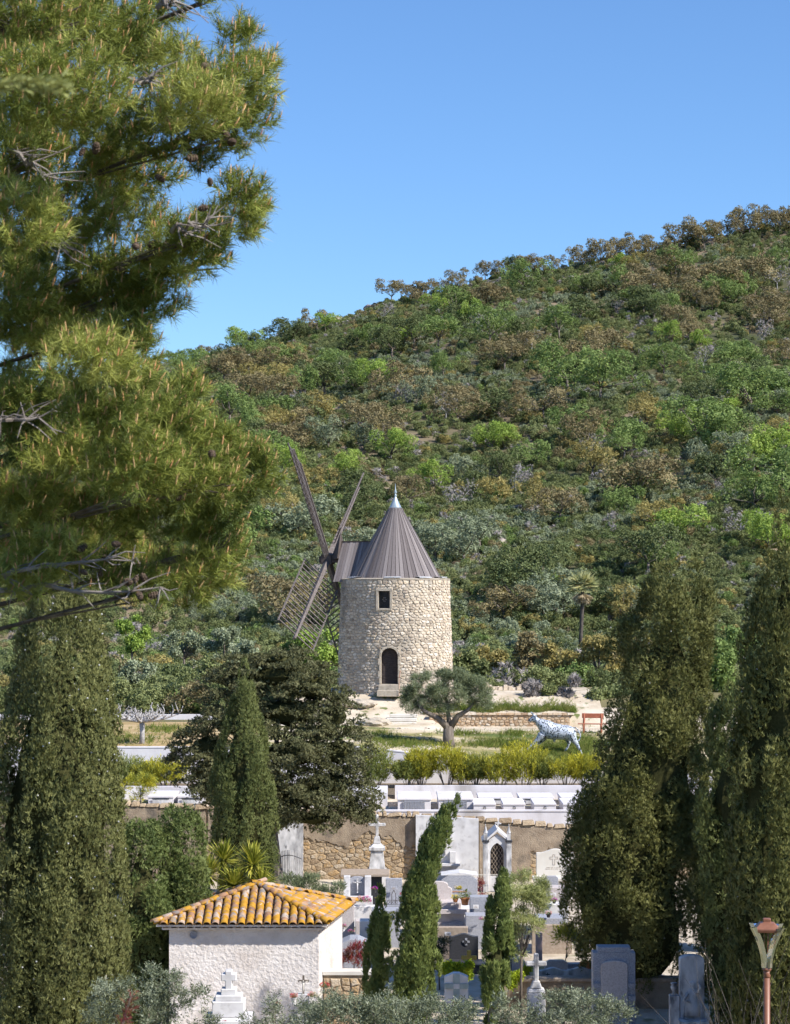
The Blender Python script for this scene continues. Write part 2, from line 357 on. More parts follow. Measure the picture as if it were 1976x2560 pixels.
f_dark = leafmat('dark_leaves', [(.022, .030, .018), (.045, .055, .030)], .15)
f_red = leafmat('red_leaves', [(.10, .012, .018), (.19, .03, .04), (.13, .12, .03)], .3)
f_grass = leafmat('grass_blades', [(.055, .085, .014), (.10, .135, .022), (.20, .19, .06)], .3)
f_palm = leafmat('palm_fronds', [(.16, .18, .08), (.28, .28, .13), (.40, .36, .17)], .25)
f_skirt = leafmat('dead_fronds', [(.24, .19, .12), (.38, .31, .2)], .1)
H = {'holm': leafmat('maquis_leaves', [(0.079, 0.093, 0.034), (0.121, 0.138, 0.052), (0.172, 0.188, 0.076)], .2, .3),
     'brown': leafmat('cork_oak_leaves', [(0.108, 0.091, 0.045), (0.156, 0.128, 0.063), (0.211, 0.174, 0.085)], .2, .3),
     'green': leafmat('spring_oak_leaves', [(0.075, 0.112, 0.032), (0.116, 0.162, 0.046), (0.165, 0.213, 0.066)], .3, .3),
     'bright': leafmat('bright_oak_leaves', [(0.131, 0.188, 0.036), (0.182, 0.249, 0.048), (0.245, 0.308, 0.068)], .3, .3),
     'grey': leafmat('wild_olive_leaves', [(0.115, 0.136, 0.078), (0.163, 0.186, 0.112), (0.223, 0.244, 0.155)], .2, .3),
     'yellow': leafmat('tawny_oak_leaves', [(0.166, 0.140, 0.052), (0.223, 0.188, 0.065), (0.294, 0.239, 0.084)], .25, .3),
     'dark': leafmat('dark_holm_leaves', [(0.046, 0.060, 0.022), (0.076, 0.095, 0.035), (0.117, 0.136, 0.052)], .2, .3),
     'bare': leafmat('bare_twigs', [(0.134, 0.120, 0.112), (0.185, 0.166, 0.157), (0.235, 0.213, 0.204)], .0, .3)}
# ------------------------------------------------------------------ ground and hill
def sst(a, b, x): t = np.clip((x - a) / (b - a), 0, 1); return t * t * (3 - 2 * t)
GY = [-40, 6, 14, 26, 36, 45, 57, 70, 85.95, 86.05, 90.95, 91.05, 97.95, 98.05, 103.95, 104.05, 112, 115.95, 116.05, 119.2, 127, 140, 200, 236, 300]
GC = [-2.2, -3, -6, -8.2, -10.8, -12.2, -12.3, -12.0, -11.7, -10.6, -10.6, -9.8, -9.75, -9.62, -9.6, -8.0, -7.9, -7.7, -7.1, -6.2, -6.2, -7.5, -8.0, -7.2, 4]
GL = [-2.2, -3, -6, -8.2, -10.8, -12.2, -12.3, -12.0, -11.7, -10.6, -10.6, -9.8, -9.75, -9.62, -9.6, -8.0, -7.75, -7.6, -7.6, -7.5, -7.6, -7.7, -8.0, -7.2, 4]
GM = [-2.2, -3, -6, -8.2, -10.8, -12.2, -12.3, -12.0, -11.7, -10.6, -10.6, -9.8, -9.75, -9.62, -9.6, -8.0, -7.8, -7.35, -7.3, -6.2, -6.2, -7.5, -8.0, -7.2, 4]
def edge(x): return np.where(x < -1.5, -8.0, np.maximum(-8.0 - 0.113 * (x + 1.5), -9.3))
def gz(x, y):
    x = np.asarray(x, float); y = np.asarray(y, float)
    c = np.interp(y, GY, GC); l = np.interp(y, GY, GL); m = np.interp(y, GY, GM)
    z = np.where(x > 2.2, c, m); z = l + (z - l) * sst(-9, -4.5, x)
    z = z + (edge(x) + 8.0) * np.where((y > 104) & (y < 114), 1 - sst(104, 114, y), 0)
    z = z + np.where(y > 128, (np.sin(x * .11 + y * .07) + np.sin(x * .05 - y * .13)) * .35 * sst(128, 145, y), 0)
    return z
def g1(x, y): return float(gz(x, y))
RX = [-3000, -800, 0, 387, 586, 750, 891, 973, 1090, 1242, 1406, 1559, 1723, 1875, 1976, 2600, 4000]
RYp = [1330, 1130, 1010, 925, 880, 825, 790, 757, 736, 690, 670, 638, 606, 575, 560, 500, 470]
def hz(x, y):
    x = np.asarray(x, float); y = np.asarray(y, float)
    zr = (HY - np.interp(CX + x * F / 600, RX, RYp)) / F * 600
    s = np.clip((y - 232) / 368, 0, 1.0)
    z = -7.2 + (zr + 7.2) * (0.82 * s + 0.18 * s * s)
    z = z + (np.sin(x * .06 + y * .012) * 3 + np.sin(x * .13 - y * .03 + 1.3) * 1.5 + np.sin(x * .023 + 2.0) * 3) * s * (1 - s) * 2.2
    return np.where(y > 600, np.maximum(z - (y - 600) * .22, -9.0), z)
def ground_of(x, y): return float(hz(x, y)) if y > 236 else g1(x, y)
def grid(xs, ys, zf):
    X, Y = np.meshgrid(xs, ys); Z = zf(X, Y); V = np.stack([X, Y, Z], -1).reshape(-1, 3); nx, ny = len(xs), len(ys)
    i = np.arange(nx * ny).reshape(ny, nx); Q = np.stack([i[:-1, :-1], i[:-1, 1:], i[1:, 1:], i[1:, :-1]], -1).reshape(-1, 4)
    return V, Q
ys = np.unique(np.concatenate([np.linspace(-40, 86, 64), np.linspace(86, 127, 84), np.linspace(127, 240, 60), np.array(GY[:-1])]))
xs = np.unique(np.concatenate([np.linspace(-300, -20, 30), np.linspace(-20, 20, 81), np.linspace(20, 300, 30)]))
V, Q = grid(xs, ys, gz)
me = arr_mesh('ground', V, Q, np.zeros(len(V)), m_field)
for mm in (m_gravel, m_lawn, m_sand, m_straw, m_soil): me.materials.append(mm)
cen = V[Q].mean(1); mi = np.zeros(len(Q), int)
mi[(cen[:, 1] > 44) & (cen[:, 1] < 98)] = 1; mi[(cen[:, 1] >= 98) & (cen[:, 1] < 104)] = 5
lw = (cen[:, 1] >= 104) & (cen[:, 1] < 117.2); mi[lw] = 2; mi[lw & (cen[:, 0] < -6.5)] = 4
mi[(cen[:, 1] >= 117.2) & (cen[:, 1] < 129) & (cen[:, 0] > -7) & (cen[:, 0] < 11)] = 3
mi[(cen[:, 1] >= 114.3) & (cen[:, 1] < 117.2) & (cen[:, 0] > -6.5)] = 3
me.polygons.foreach_set('material_index', mi); me.polygons.foreach_set('use_smooth', [True] * len(Q))
obj('ground', me, kind='structure', label='sandy ground and lawn terraces below the hill')
V, Q = grid(np.linspace(-420, 520, 150), np.unique(np.concatenate([np.linspace(234, 600, 70), np.linspace(600, 1200, 16)])), hz)
me = arr_mesh('hill', V, Q, np.zeros(len(V)), m_hill); me.polygons.foreach_set('use_smooth', [True] * len(Q))
obj('hill', me, kind='structure', label='wooded hillside rising behind the windmill')
# ---- trees of the hill: a few grown shapes, each used by many single trees
def wood_proto(seed, w, h, mat, n=380, leaf=.44, trunk=.35, bare=False):
    rng = np.random.default_rng(seed); nl = 11
    C = rng.normal(size=(nl, 3)) * np.array([.30 * w, .30 * w, .17 * h]) + np.array([0, 0, h * .64])
    C[:, 2] = np.clip(C[:, 2], h * .36, h * .84)
    rr = rng.uniform(.19, .30, (nl, 1)) * w; RD = np.concatenate([rr, rr, rr * rng.uniform(.8, 1.1, (nl, 1))], 1)
    out = unit(C - np.array([0, 0, h * .45]))
    p, ax, k, nv = clump_points(C, RD, n, rng, out, .35, .25, .6, (.2, .5, .9))
    rnd = np.clip(rng.random(nl)[k] * .55 + rng.random(n) * .45, 0, 1)
    V, Q, Rr = scatter(S_LEAF if not bare else S_CYP, p, ax, rng.uniform(.7, 1.3, n) * leaf, rng, rnd, nv + out[k] * .6)
    crown = arr_mesh('crown', V, Q, Rr, mat); b = MB()
    base = Vector((0, 0, -.6)); fork = Vector((rng.normal() * .12, rng.normal() * .12, h * .3))
    b.tube([base, base.lerp(fork, .5) + Vector((rng.normal() * .1, 0, 0)), fork], [trunk * .5, trunk * .38, trunk * .32], 6)
    for i in range(6): b.tube([fork, fork.lerp(Vector(C[i]), .5) + Vector((rng.normal() * .2, rng.normal() * .2, 0)), Vector(C[i])], [trunk * .24, trunk * .15, trunk * .06], 5)
    return crown, b.mesh('trunk', m_bark_grey if bare else m_bark, True)
KIND = {  # kind: (phrase, category, height range in metres)
    'brown': ('brown-tinged cork oak', 'tree', (4.2, 6.8)), 'green': ('mid green spring oak', 'tree', (4.5, 7.5)),
    'bright': ('bright yellow-green young oak', 'tree', (3.6, 6.0)), 'grey': ('silvery grey wild olive', 'tree', (3.6, 5.6)),
    'yellow': ('tawny yellowish oak', 'tree', (3.4, 5.2)), 'dark': ('dark evergreen holm oak', 'tree', (4.2, 6.6)),
    'bare': ('leafless grey tree', 'tree', (3.2, 5.0))}
PROTO = {k: [wood_proto(100 + 10 * i + j, 5.2, (.95 + .15 * (j % 2)) * 5.4, H[k], bare=(k == 'bare'), n=680 if k != 'bare' else 260) for j in range(3)] for i, k in enumerate(KIND)}
def where(px, py):
    if py < np.interp(px, RX, RYp) + 26:
        return 'on the skyline at the low left end' if px < 800 else 'on the skyline above the windmill' if px < 1300 else 'on the skyline near the hilltop'
    row = 'high on the slope' if py < 1000 else 'halfway up the slope' if py < 1240 else 'low on the slope' if py < 1560 else 'at the foot of the hill'
    colm = 'left of the sails' if px < 740 else 'behind the sails' if px < 905 else 'above the windmill cap' if px < 1070 else 'right of the windmill' if px < 1300 else 'above the fan palm' if px < 1560 else 'above the broad cypress' if px < 1780 else 'at the right edge'
    return row + ' ' + colm
rw = random.Random(11)
HT = []
def hill_tree(px, d, kind, hgt=None, wid=1.0, dx=0):
    x = (px - CX) / F * d; z = ground_of(x, d); ph, cat, (h0, h1) = KIND[kind]; h = hgt or rw.uniform(h0, h1)
    cm, tm = PROTO[kind][rw.randrange(3)]; s = h / 5.4
    py = HY - (z + h * .6) / d * F
    t = thing('hillside_tree' if kind != 'bare' else 'bare_tree', ph + ' ' + where(px, py), cat, (x, d, z), rw.uniform(0, 6.28), ph + 's on the hillside')
    t.scale = (s * wid * 1.18, s * wid * 1.18, s * 1.12)
    obj('crown', cm, t); obj('trunk', tm, t); HT.append(t)
    return t
def depth_at(px, py):
    for d in np.arange(236, 600, 1.0):
        if HY - float(hz((px - CX) / F * d, d)) / d * F <= py: return d
    return 597
# trees that can be found in the photograph: (px, py of the foot, kind, height, width)
for px, py, k, h, w in [(838, 965, 'green', 6.5, 1.0), (930, 985, 'bright', 6, 1.05), (757, 1005, 'green', 6.5, .8), (1025, 1000, 'brown', 6.5, 1.15), (1110, 945, 'green', 4.5, .9),
        (1225, 870, 'green', 8, .9), (1180, 820, 'bright', 6, .7), (1420, 985, 'green', 8.5, 1.1), (1505, 1005, 'green', 8, 1.1), (1740, 1040, 'dark', 5, 1.0), (1880, 1040, 'green', 8, 1.1), (1960, 1030, 'green', 7, 1),
        (1930, 1180, 'bright', 6.5, .9), (1885, 1190, 'bright', 6, .9), (1800, 1150, 'green', 6, 1), (1620, 1080, 'yellow', 5, 1.2), (1690, 1110, 'bright', 5, .9), (1560, 1160, 'green', 6, .9), (1480, 1200, 'yellow', 4.6, 1),
        (705, 1195, 'bright', 5, .8), (860, 1205, 'bright', 4.6, .9), (770, 1225, 'yellow', 3.4, 1.2), (915, 1130, 'grey', 4.4, 1.1), (1085, 1245, 'bright', 4.6, .9), (1190, 1250, 'dark', 4, 1.2), (1220, 1265, 'yellow', 3.6, 1.1),
        (1400, 1310, 'brown', 4.6, 1.1), (1345, 1290, 'yellow', 4, 1), (1560, 1300, 'green', 4, 1), (1640, 1330, 'yellow', 3.6, 1), (1640, 1440, 'green', 3.6, .9), (1885, 1290, 'green', 5.5, 1.1), (1905, 1370, 'bright', 4.4, 1),
        (1090, 1400, 'grey', 4.2, 1.3), (1160, 1420, 'grey', 4.4, 1.3), (1200, 1380, 'grey', 4.2, 1.2), (1360, 1540, 'grey', 4.2, 1.3), (1410, 1560, 'grey', 3.8, 1.3), (1260, 1560, 'brown', 3.8, 1.4),
        (1520, 1560, 'dark', 3.4, 1.4), (1600, 1560, 'grey', 3.2, 1.3), (1090, 1560, 'grey', 3.2, 1.2), (1330, 1180, 'green', 4.4, 1), (1270, 1120, 'bright', 4, 1),
        (690, 1030, 'brown', 6, 1.3), (620, 1010, 'brown', 6, 1.3), (560, 960, 'brown', 6.5, 1.3), (720, 1090, 'brown', 5, 1.4), (905, 1080, 'brown', 5, 1.4), (640, 1115, 'yellow', 4.2, 1.1), (700, 1140, 'brown', 4.6, 1.3),
        (1300, 900, 'brown', 5.5, 1.2), (1500, 900, 'brown', 6, 1.2), (1260, 930, 'brown', 5, 1.3), (1360, 1050, 'brown', 5.5, 1.2), (1780, 760, 'brown', 8, 1.1), (1860, 740, 'brown', 8.5, 1.2), (1920, 820, 'brown', 6, 1.2), (1700, 840, 'brown', 6, 1),
        (440, 950, 'green', 6, .9), (500, 965, 'green', 5, .9), (1680, 870, 'bright', 4.6, .8), (1750, 880, 'bright', 4, .9), (1930, 690, 'green', 6, .8)]:
    hill_tree(px, depth_at(px, py), k, h, w)
# the skyline
for px in [395, 430, 470, 520, 560, 640, 700, 800, 985, 1030, 1060, 1100, 1150, 1215, 1262, 1300, 1345, 1385, 1430, 1470, 1500, 1545, 1572, 1604, 1640, 1676, 1720, 1760, 1800, 1850, 1880, 1915, 1950, 1972, 340, 300, 250, 150, 60]:
    hill_tree(px + rw.uniform(-8, 8), rw.uniform(585, 599), rw.choice(['brown', 'brown', 'dark', 'green' if rw.random() < .3 else 'brown']), rw.uniform(3.0, 5.5) if px < 1500 else rw.uniform(4.5, 7), rw.uniform(.8, 1.2))
for px, d in [(601, 597), (1110, 597), (960, 560), (1205, 500), (1330, 470), (1620, 560), (1680, 575), (1545, 520), (870, 480), (1020, 420), (1400, 400), (1760, 430), (1905, 470), (760, 440), (1290, 330), (1480, 350), (1150, 320)]:
    hill_tree(px, d, 'bare', rw.uniform(3, 5), .75)
for i in range(165):
    y = 236 + 355 * rw.random() ** .8; px = rw.uniform(-120, 2100)
    u = (y - 236) / 364
    k = rw.choices(['brown', 'green', 'bright', 'grey', 'yellow', 'dark', 'bare'], [1.9 * (.4 + u), 2.2, .7, 1.5 * (1 - u), .8, 2.4, .25])[0]
    hill_tree(px, y, k, None, rw.uniform(.9, 1.35))
# trees that nothing else tells apart are counted off from the left
ORD = 'first second third fourth fifth sixth seventh eighth ninth tenth eleventh twelfth thirteenth fourteenth fifteenth sixteenth seventeenth eighteenth nineteenth twentieth'.split()
_by = {}
for o_ in HT: _by.setdefault(o_['label'], []).append(o_)
for lab_, L_ in _by.items():
    if len(L_) > 1:
        L_.sort(key=lambda q: q.location.x / q.location.y)
        for i_, o_ in enumerate(L_): o_['label'] = lab_ + ', ' + (ORD[i_] if i_ < 20 else 'late') + ' from left'
# ---- scrub between them: uncountable, one object of instanced bushes
def bush_proto(seed, mat, r=1.6, n=110, leaf=.36, bare=False):
    rng = np.random.default_rng(seed); nl = 7
    C = rng.normal(size=(nl, 3)) * np.array([.36, .36, .26]) * r + np.array([0, 0, .62 * r]); rr = rng.uniform(.3, .52, (nl, 1)) * r
    RD = np.concatenate([rr, rr, rr * 1.0], 1); p, ax, k, nv = clump_points(C, RD, n, rng, unit(C), .35, .3, .65, (.2, .7, .7))
    V, Q, Rr = scatter(S_LEAF if not bare else S_CYP, p, ax, rng.uniform(.7, 1.3, n) * leaf, rng, np.clip(rng.random(nl)[k] * .6 + rng.random(n) * .4, 0, 1), nv)
    return arr_mesh('bush', V, Q, Rr, mat)
bc = bpy.data.collections.new('scrub_bushes')
mixk = ['holm', 'holm', 'dark', 'holm', 'grey', 'green', 'holm', 'bare', 'dark', 'dark', 'holm', 'holm', 'yellow', 'brown', 'holm', 'green']
for i, k in enumerate(mixk):
    o = bpy.data.objects.new('bush_%02d' % i, bush_proto(300 + i, H[k], bare=(k == 'bare'), n=230 if k != 'bare' else 220)); bc.objects.link(o)
rng = np.random.default_rng(5)
def scrub_pts(n, y0, y1, zf, spread, excl=None):
    y = np.sqrt(rng.random(n) * (y1 ** 2 - y0 ** 2) + y0 ** 2); x = (rng.random(n) - .47) * 2 * spread * y
    keep = (np.sin(x * .09 + 1.1) * np.sin(y * .06 + x * .02) + rng.random(n) * 1.1) > -.45
    x, y = x[keep], y[keep]; return np.stack([x, y, zf(x, y) - .25], 1)
A = np.concatenate([scrub_pts(19000, 234, 600, hz, .235), scrub_pts(4800, 234, 330, hz, .235)]); Bp = scrub_pts(2700, 146, 236, gz, .22)
nx = np.concatenate([rng.uniform(-34, -7, 420), rng.uniform(5, 32, 300)]); ny = np.concatenate([rng.uniform(122.5, 150, 420), rng.uniform(130, 150, 300)]); Bp = np.concatenate([Bp, np.stack([nx, ny, gz(nx, ny) - .2], 1)])
pp = np.concatenate([A, Bp]); n = len(pp)
sme = bpy.data.meshes.new('scrub'); sme.vertices.add(n); sme.vertices.foreach_set('co', pp.astype(np.float32).ravel())
u = np.sin(pp[:, 0] * .05 + 2 * np.sin(pp[:, 1] * .03)) * .5 + .5
idx = np.where(rng.random(n) < .45, (u * 4.9).astype(int), rng.integers(0, len(mixk), n))
for nm, tp, val in (('idx', 'INT', idx.astype(np.int32)), ('rotz', 'FLOAT', rng.random(n).astype(np.float32) * 6.28), ('scl', 'FLOAT', (rng.uniform(.4, 1.0, n) * np.where(pp[:, 1] < 300, .9, 1)).astype(np.float32))):
    a = sme.attributes.new(nm, tp, 'POINT'); a.data.foreach_set('value', val)
so_ = obj('scrub', sme, kind='stuff', label='low grey-green maquis scrub covering the hillside', cat='scrub')
ng = bpy.data.node_groups.new('scrub_nodes', 'GeometryNodeTree')
ng.interface.new_socket('Geometry', in_out='INPUT', socket_type='NodeSocketGeometry'); ng.interface.new_socket('Geometry', in_out='OUTPUT', socket_type='NodeSocketGeometry')
gi = ng.nodes.new('NodeGroupInput'); go = ng.nodes.new('NodeGroupOutput'); ip = ng.nodes.new('GeometryNodeInstanceOnPoints'); ci = ng.nodes.new('GeometryNodeCollectionInfo')
ci.inputs['Collection'].default_value = bc; ci.inputs['Separate Children'].default_value = True; ci.inputs['Reset Children'].default_value = True
def nattr(nm, tp):
    q = ng.nodes.new('GeometryNodeInputNamedAttribute'); q.data_type = tp; q.inputs['Name'].default_value = nm; return q.outputs['Attribute']
cx_ = ng.nodes.new('ShaderNodeCombineXYZ'); link(ng, nattr('rotz', 'FLOAT'), cx_.inputs['Z'])
link(ng, gi.outputs[0], ip.inputs['Points']); link(ng, ci.outputs[0], ip.inputs['Instance']); ip.inputs['Pick Instance'].default_value = True
link(ng, nattr('idx', 'INT'), ip.inputs['Instance Index']); link(ng, cx_.outputs[0], ip.inputs['Rotation']); link(ng, nattr('scl', 'FLOAT'), ip.inputs['Scale'])
link(ng, ip.outputs[0], go.inputs[0]); so_.modifiers.new('scrub', 'NODES').node_group = ng
# ---- rock outcrops
def outcrop(pts, seed, label, size):
    rng = np.random.default_rng(seed); t = None
    for px, py in pts:
        d = depth_at(px, py); x = (px - CX) / F * d; z = float(hz(x, d))
        if t is None: t = thing('rock_outcrop', label, 'rocks', (x, d, z), 0, 'rock outcrops on the hillside'); o0 = Vector((x, d, z))
        bm = bmesh.new(); bmesh.ops.create_icosphere(bm, subdivisions=2, radius=1)
        s = size * rng.uniform(.5, 1.2); sx, sy, sz = s * rng.uniform(.8, 1.7), s * rng.uniform(.7, 1.2), s * rng.uniform(.45, .8); a, b_ = rng.uniform(0, 9, 2)
        for v in bm.verts:
            q = v.co; k = 1 + .22 * math.sin(q.x * 4 + a) * math.sin(q.z * 5 + b_) + rng.normal() * .07; v.co = Vector((q.x * sx, q.y * sy, q.z * sz)) * k
        me = bpy.data.meshes.new('rock'); bm.to_mesh(me); bm.free(); me.materials.append(m_rock)
        obj('rock', me, t, Vector((x, d, z + sz * .55)) - o0)
outcrop([(760, 812), (790, 800), (815, 795), (845, 783), (870, 780), (905, 772), (930, 776)], 1, 'pale rocks strung along the skyline left of the summit', 1.5)
outcrop([(1760, 940), (1785, 925), (1810, 930), (1835, 915), (1800, 952), (1855, 935)], 2, 'pinkish bare rocks high on the slope at the right', 2.0)
outcrop([(1400, 705), (1420, 712), (1455, 708), (1440, 726)], 3, 'small pale rocks just under the skyline right of the windmill', 1.0)
outcrop([(1240, 1340), (1255, 1365), (1232, 1380)], 4, 'small bare rocks low on the slope right of the windmill cap', .9)
outcrop([(1318, 1460), (1325, 1475), (1305, 1470)], 5, 'small pinkish rocks left of the fan palm', .9)
outcrop([(720, 1370), (712, 1385), (735, 1388)], 6, 'small pale rocks just left of the sail hub', .8)
# ------------------------------------------------------------------ windmill
WY, WZ = 122.0, -6.25                         # axis distance and ground level
WX = (989 - CX) / F * WY
RT, RB, WH = 2.97, 3.19, 6.27
mill = thing('windmill', 'round stone windmill with conical plank roof and lattice sails on the terrace', 'windmill', (WX, WY, WZ))
def wr(v): return RB + (RT - RB) * min(max(v / WH, 0), 1)
def wp(th, v, r): return (r * math.sin(th), -r * math.cos(th), v)      # th = 0 faces the camera, positive to the right
door_c, door_w, door_b, door_h = math.asin(-.32 / 3.12), .92, .62, 1.95
win_c, win_w, win_b, win_h = math.asin(-.60 / 3.0), .66, 4.72, .94
def opening(th, v, pad=0.0):
    for c, w, b, h in ((door_c, door_w, door_b, door_h), (win_c, win_w, win_b, win_h)):
        if abs((th - c) * 3.08) < w / 2 + pad and b - pad < v < b + h + pad: return True
    return False
# mortar body, a wall of quads left open at door and window
ths = sorted(set([round(i * math.pi / 36, 5) for i in range(-36, 36)] + [c + s * w / 2 / 3.08 for c, w in ((door_c, door_w), (win_c, win_w)) for s in (-1, 1)]))
vs_ = sorted([0, -.3, .3, 1.2, 2, 3.2, 4, WH] + [door_b, door_b + door_h, win_b, win_b + win_h])
b = MB(); nt = len(ths)
for v in vs_:
    for t in ths: b.v.append(wp(t, v, wr(v)))
for i in range(len(vs_) - 1):
    for j in range(nt):
        t0, t1 = ths[j], ths[(j + 1) % nt]; tm = (t0 + t1) / 2 if t1 > t0 else math.pi
        if opening(tm, (vs_[i] + vs_[i + 1]) / 2): continue
        b.f.append([i * nt + j, i * nt + (j + 1) % nt, (i + 1) * nt + (j + 1) % nt, (i + 1) * nt + j]); b.m.append(0)
b.f.append([(len(vs_) - 1) * nt + j for j in range(nt)]); b.m.append(0)
tower = b.build('tower_wall', m_mortar, mill)
rng = np.random.default_rng(21); pts = []
U = 2 * math.pi * 3.08; sp = .17
for i in range(int(WH / .15)):
    off = rng.random() * .3; step = rng.uniform(.22, .36); u = 0
    while u < U - step * .5:
        pts.append(((u + off + rng.normal() * .055) % U, (i + .5) * .15 + rng.normal() * .03)); u += step * rng.uniform(.75, 1.3)
def tmap(u, v, z): return wp(u / 3.08 - math.pi, v, wr(v) + z)
def tscore(p):
    th = p[0] / 3.08 - math.pi; return math.cos(th + .05) + .1 * rng.random()
stones_on(tmap, pts, sp, (0, U, 0, WH), rng, .042, m_rubble, tower, 'stone', 300, wrap=U, aspect=1.75, keep=lambda p: not opening(p[0] / 3.08 - math.pi, p[1], .10), score=tscore, gap=.016)
# dressed stones round door and window, door leaf, window grille
def local(th): return Matrix.Rotation(th, 4, 'Z')
def on_wall(th, v, r): return Vector(wp(th, v, r))
def wall_part(name, mb, mats, th, v, r, parent=mill, **kw):
    o = mb.build(name, mats, parent, **kw); o.location = on_wall(th, v, r); o.rotation_euler = (0, 0, th); return o
r_d, r_w = wr(1.5), wr(5.1)
fr = MB(); hw = door_w / 2
for s in (-1, 1):
    for k in range(5): fr.box((s * (hw + .05 + (k % 2) * .025), .0, .19 + k * .34), (.10 + (k % 2) * .06, .1, .325))
arc = [(hw * math.cos(a), door_h - .46 + .46 * math.sin(a)) for a in np.linspace(0, math.pi, 13)]
out_ = [((hw + .13) * math.cos(a), door_h - .46 + (.46 + .12) * math.sin(a)) for a in np.linspace(0, math.pi, 13)]
for i in range(12): fr.prism([arc[i], out_[i], out_[i + 1], arc[i + 1]], -.05, .3)
wall_part('door_surround', fr, m_mortar, door_c, door_b, r_d, bevel=.008)
fr = MB()
for s in (-1, 1): fr.box((s * (win_w / 2 + .05), -.02, win_h / 2), (.13, .12, win_h))
fr.box((0, -.025, win_h + .07), (win_w + .26, .13, .15)); fr.box((0, -.03, -.06), (win_w + .2, .16, .1))
wall_part('window_surround', fr, m_mortar, win_c, win_b, r_w, bevel=.008)
rv = MB()
for s in (-1, 1): rv.box((s * (hw + .03), .21, door_h / 2), (.06, .42, door_h))
rv.box((0, .21, -.03), (door_w, .42, .06)); rv.box((0, .21, door_h + .02), (door_w, .42, .05))
wall_part('door_reveal', rv, m_mortar, door_c, door_b, r_d)
dr = MB(); dr.prism([(-hw, 0), (hw, 0)] + arc, .3, .36)
leaf = wall_part('door', dr, m_door, door_c, door_b, r_d)
for k in range(13): MB().box((0, .29, .07 + k * .14), (door_w - .06 if k < 11 else .62, .03, .125)).build('board', m_door, leaf, rnd=rng.random(), bevel=.006)
rv = MB()
for s in (-1, 1): rv.box((s * (win_w / 2 + .02), .2, win_h / 2), (.04, .4, win_h))
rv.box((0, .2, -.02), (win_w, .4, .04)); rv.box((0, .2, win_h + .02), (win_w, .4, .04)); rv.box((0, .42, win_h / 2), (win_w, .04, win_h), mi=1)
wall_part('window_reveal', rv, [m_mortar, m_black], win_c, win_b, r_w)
gr = MB()
for x in (-.22, 0, .22): gr.tube([(x, .12, 0), (x, .12, win_h)], .011, 5)
gr.tube([(-win_w / 2, .12, .3), (win_w / 2, .12, .3)], .011, 5); gr.tube([(-win_w / 2, .12, .64), (win_w / 2, .12, .64)], .011, 5)
wall_part('window_grille', gr, m_black, win_c, win_b, r_w)
fl = MB()
for a in range(6):
    aa = a * math.pi / 3; fl.lathe([(.0, -.008), (.045, -.004), (.045, .004), (0, .008)], 6, (math.cos(aa) * .08, .10, .47 + math.sin(aa) * .10))
wall_part('grille_flower', fl, m_lead, win_c, win_b, r_w)
for k, (zz, dp, hh) in enumerate(((.31, .42, .62), (.15, .80, .32))):
    st = MB(); st.box((0, -dp / 2 + .1, hh / 2 - .02), (1.15 + .06 * k, dp, hh)); wall_part('step', st, m_mortar, door_c, 0, r_d, bevel=.015)
rl = MB(); rl.tube([(.6, -.75, -.05), (.6, -.75, 1.0)], .014, 6); rl.tube([(.6, -.75, 1.0), (.6, -.05, 1.35)], .014, 6)
wall_part('handrail', rl, m_rust, door_c, 0, r_d)
# masonry rim and lead flashings
rm = MB(); rm.lathe([(2.2, WH - .02), (RT + .05, WH - .02), (RT + .07, WH + .05), (RT - .25, WH + .09), (2.2, WH + .09)], 48); rm.build('wall_capping', m_mortar, mill)
for a0, a1 in ((-62, -48), (-12, 6), (26, 42), (58, 72), (100, 130), (-130, -100)):
    fl = MB(); th = np.radians(np.linspace(a0, a1, 6)); r0, r1 = 2.44, RT + .02
    for i in range(5):
        q = [wp(t, zz, r) for t in (th[i], th[i + 1]) for zz, r in ((WH + .11, r1), (WH + .17, r0), (WH + .15, r1))]
        fl.add(q, [(0, 3, 5, 2), (2, 5, 4, 1), (0, 1, 4, 3)])
    fl.build('lead_flashing', m_lead, mill)
# cone roof of single planks over a dark underlay
CR, CZ, CH = 2.46, WH + .06, 4.52
un = MB(); un.lathe([(CR - .05, CZ + .02), (.26, CZ + CH * .885), (0.05, CZ + CH * .89)], 64); roof = un.build('cap_roof', m_timber_d, mill)
NP = 62; TCUT = .868
for i in range(NP):
    a0 = 2 * math.pi * (i + .06) / NP; a1 = 2 * math.pi * (i + .94) / NP; lift = .03 if i % 2 else .012; V = []
    for t in (0, TCUT):
        for a in (a0, a1):
            for hh in (-.02, lift):
                r = (CR + .06) * (1 - t) + hh * .9; V.append(wp(a, CZ + CH * t + hh * .45, r))
    MB().add(V, [(1, 3, 7, 5), (0, 2, 3, 1), (4, 5, 7, 6), (0, 1, 5, 4), (2, 6, 7, 3), (0, 4, 6, 2)]).build('plank', m_wood, roof, rnd=float(rng.random()))
cp = MB(); cp.lathe([(.40, CZ + CH * .852), (.36, CZ + CH * .86), (.06, CZ + CH + .0), (.05, CZ + CH + .05), (.09, CZ + CH + .09), (.05, CZ + CH + .14), (.035, CZ + CH + .2), (.10, CZ + CH + .27), (.04, CZ + CH + .33), (.055, CZ + CH + .38), (.02, CZ + CH + .43), (.012, CZ + CH + .72), (.002, CZ + CH + .76)], 20)
cp.build('zinc_finial', m_zinc, mill, smooth=True)
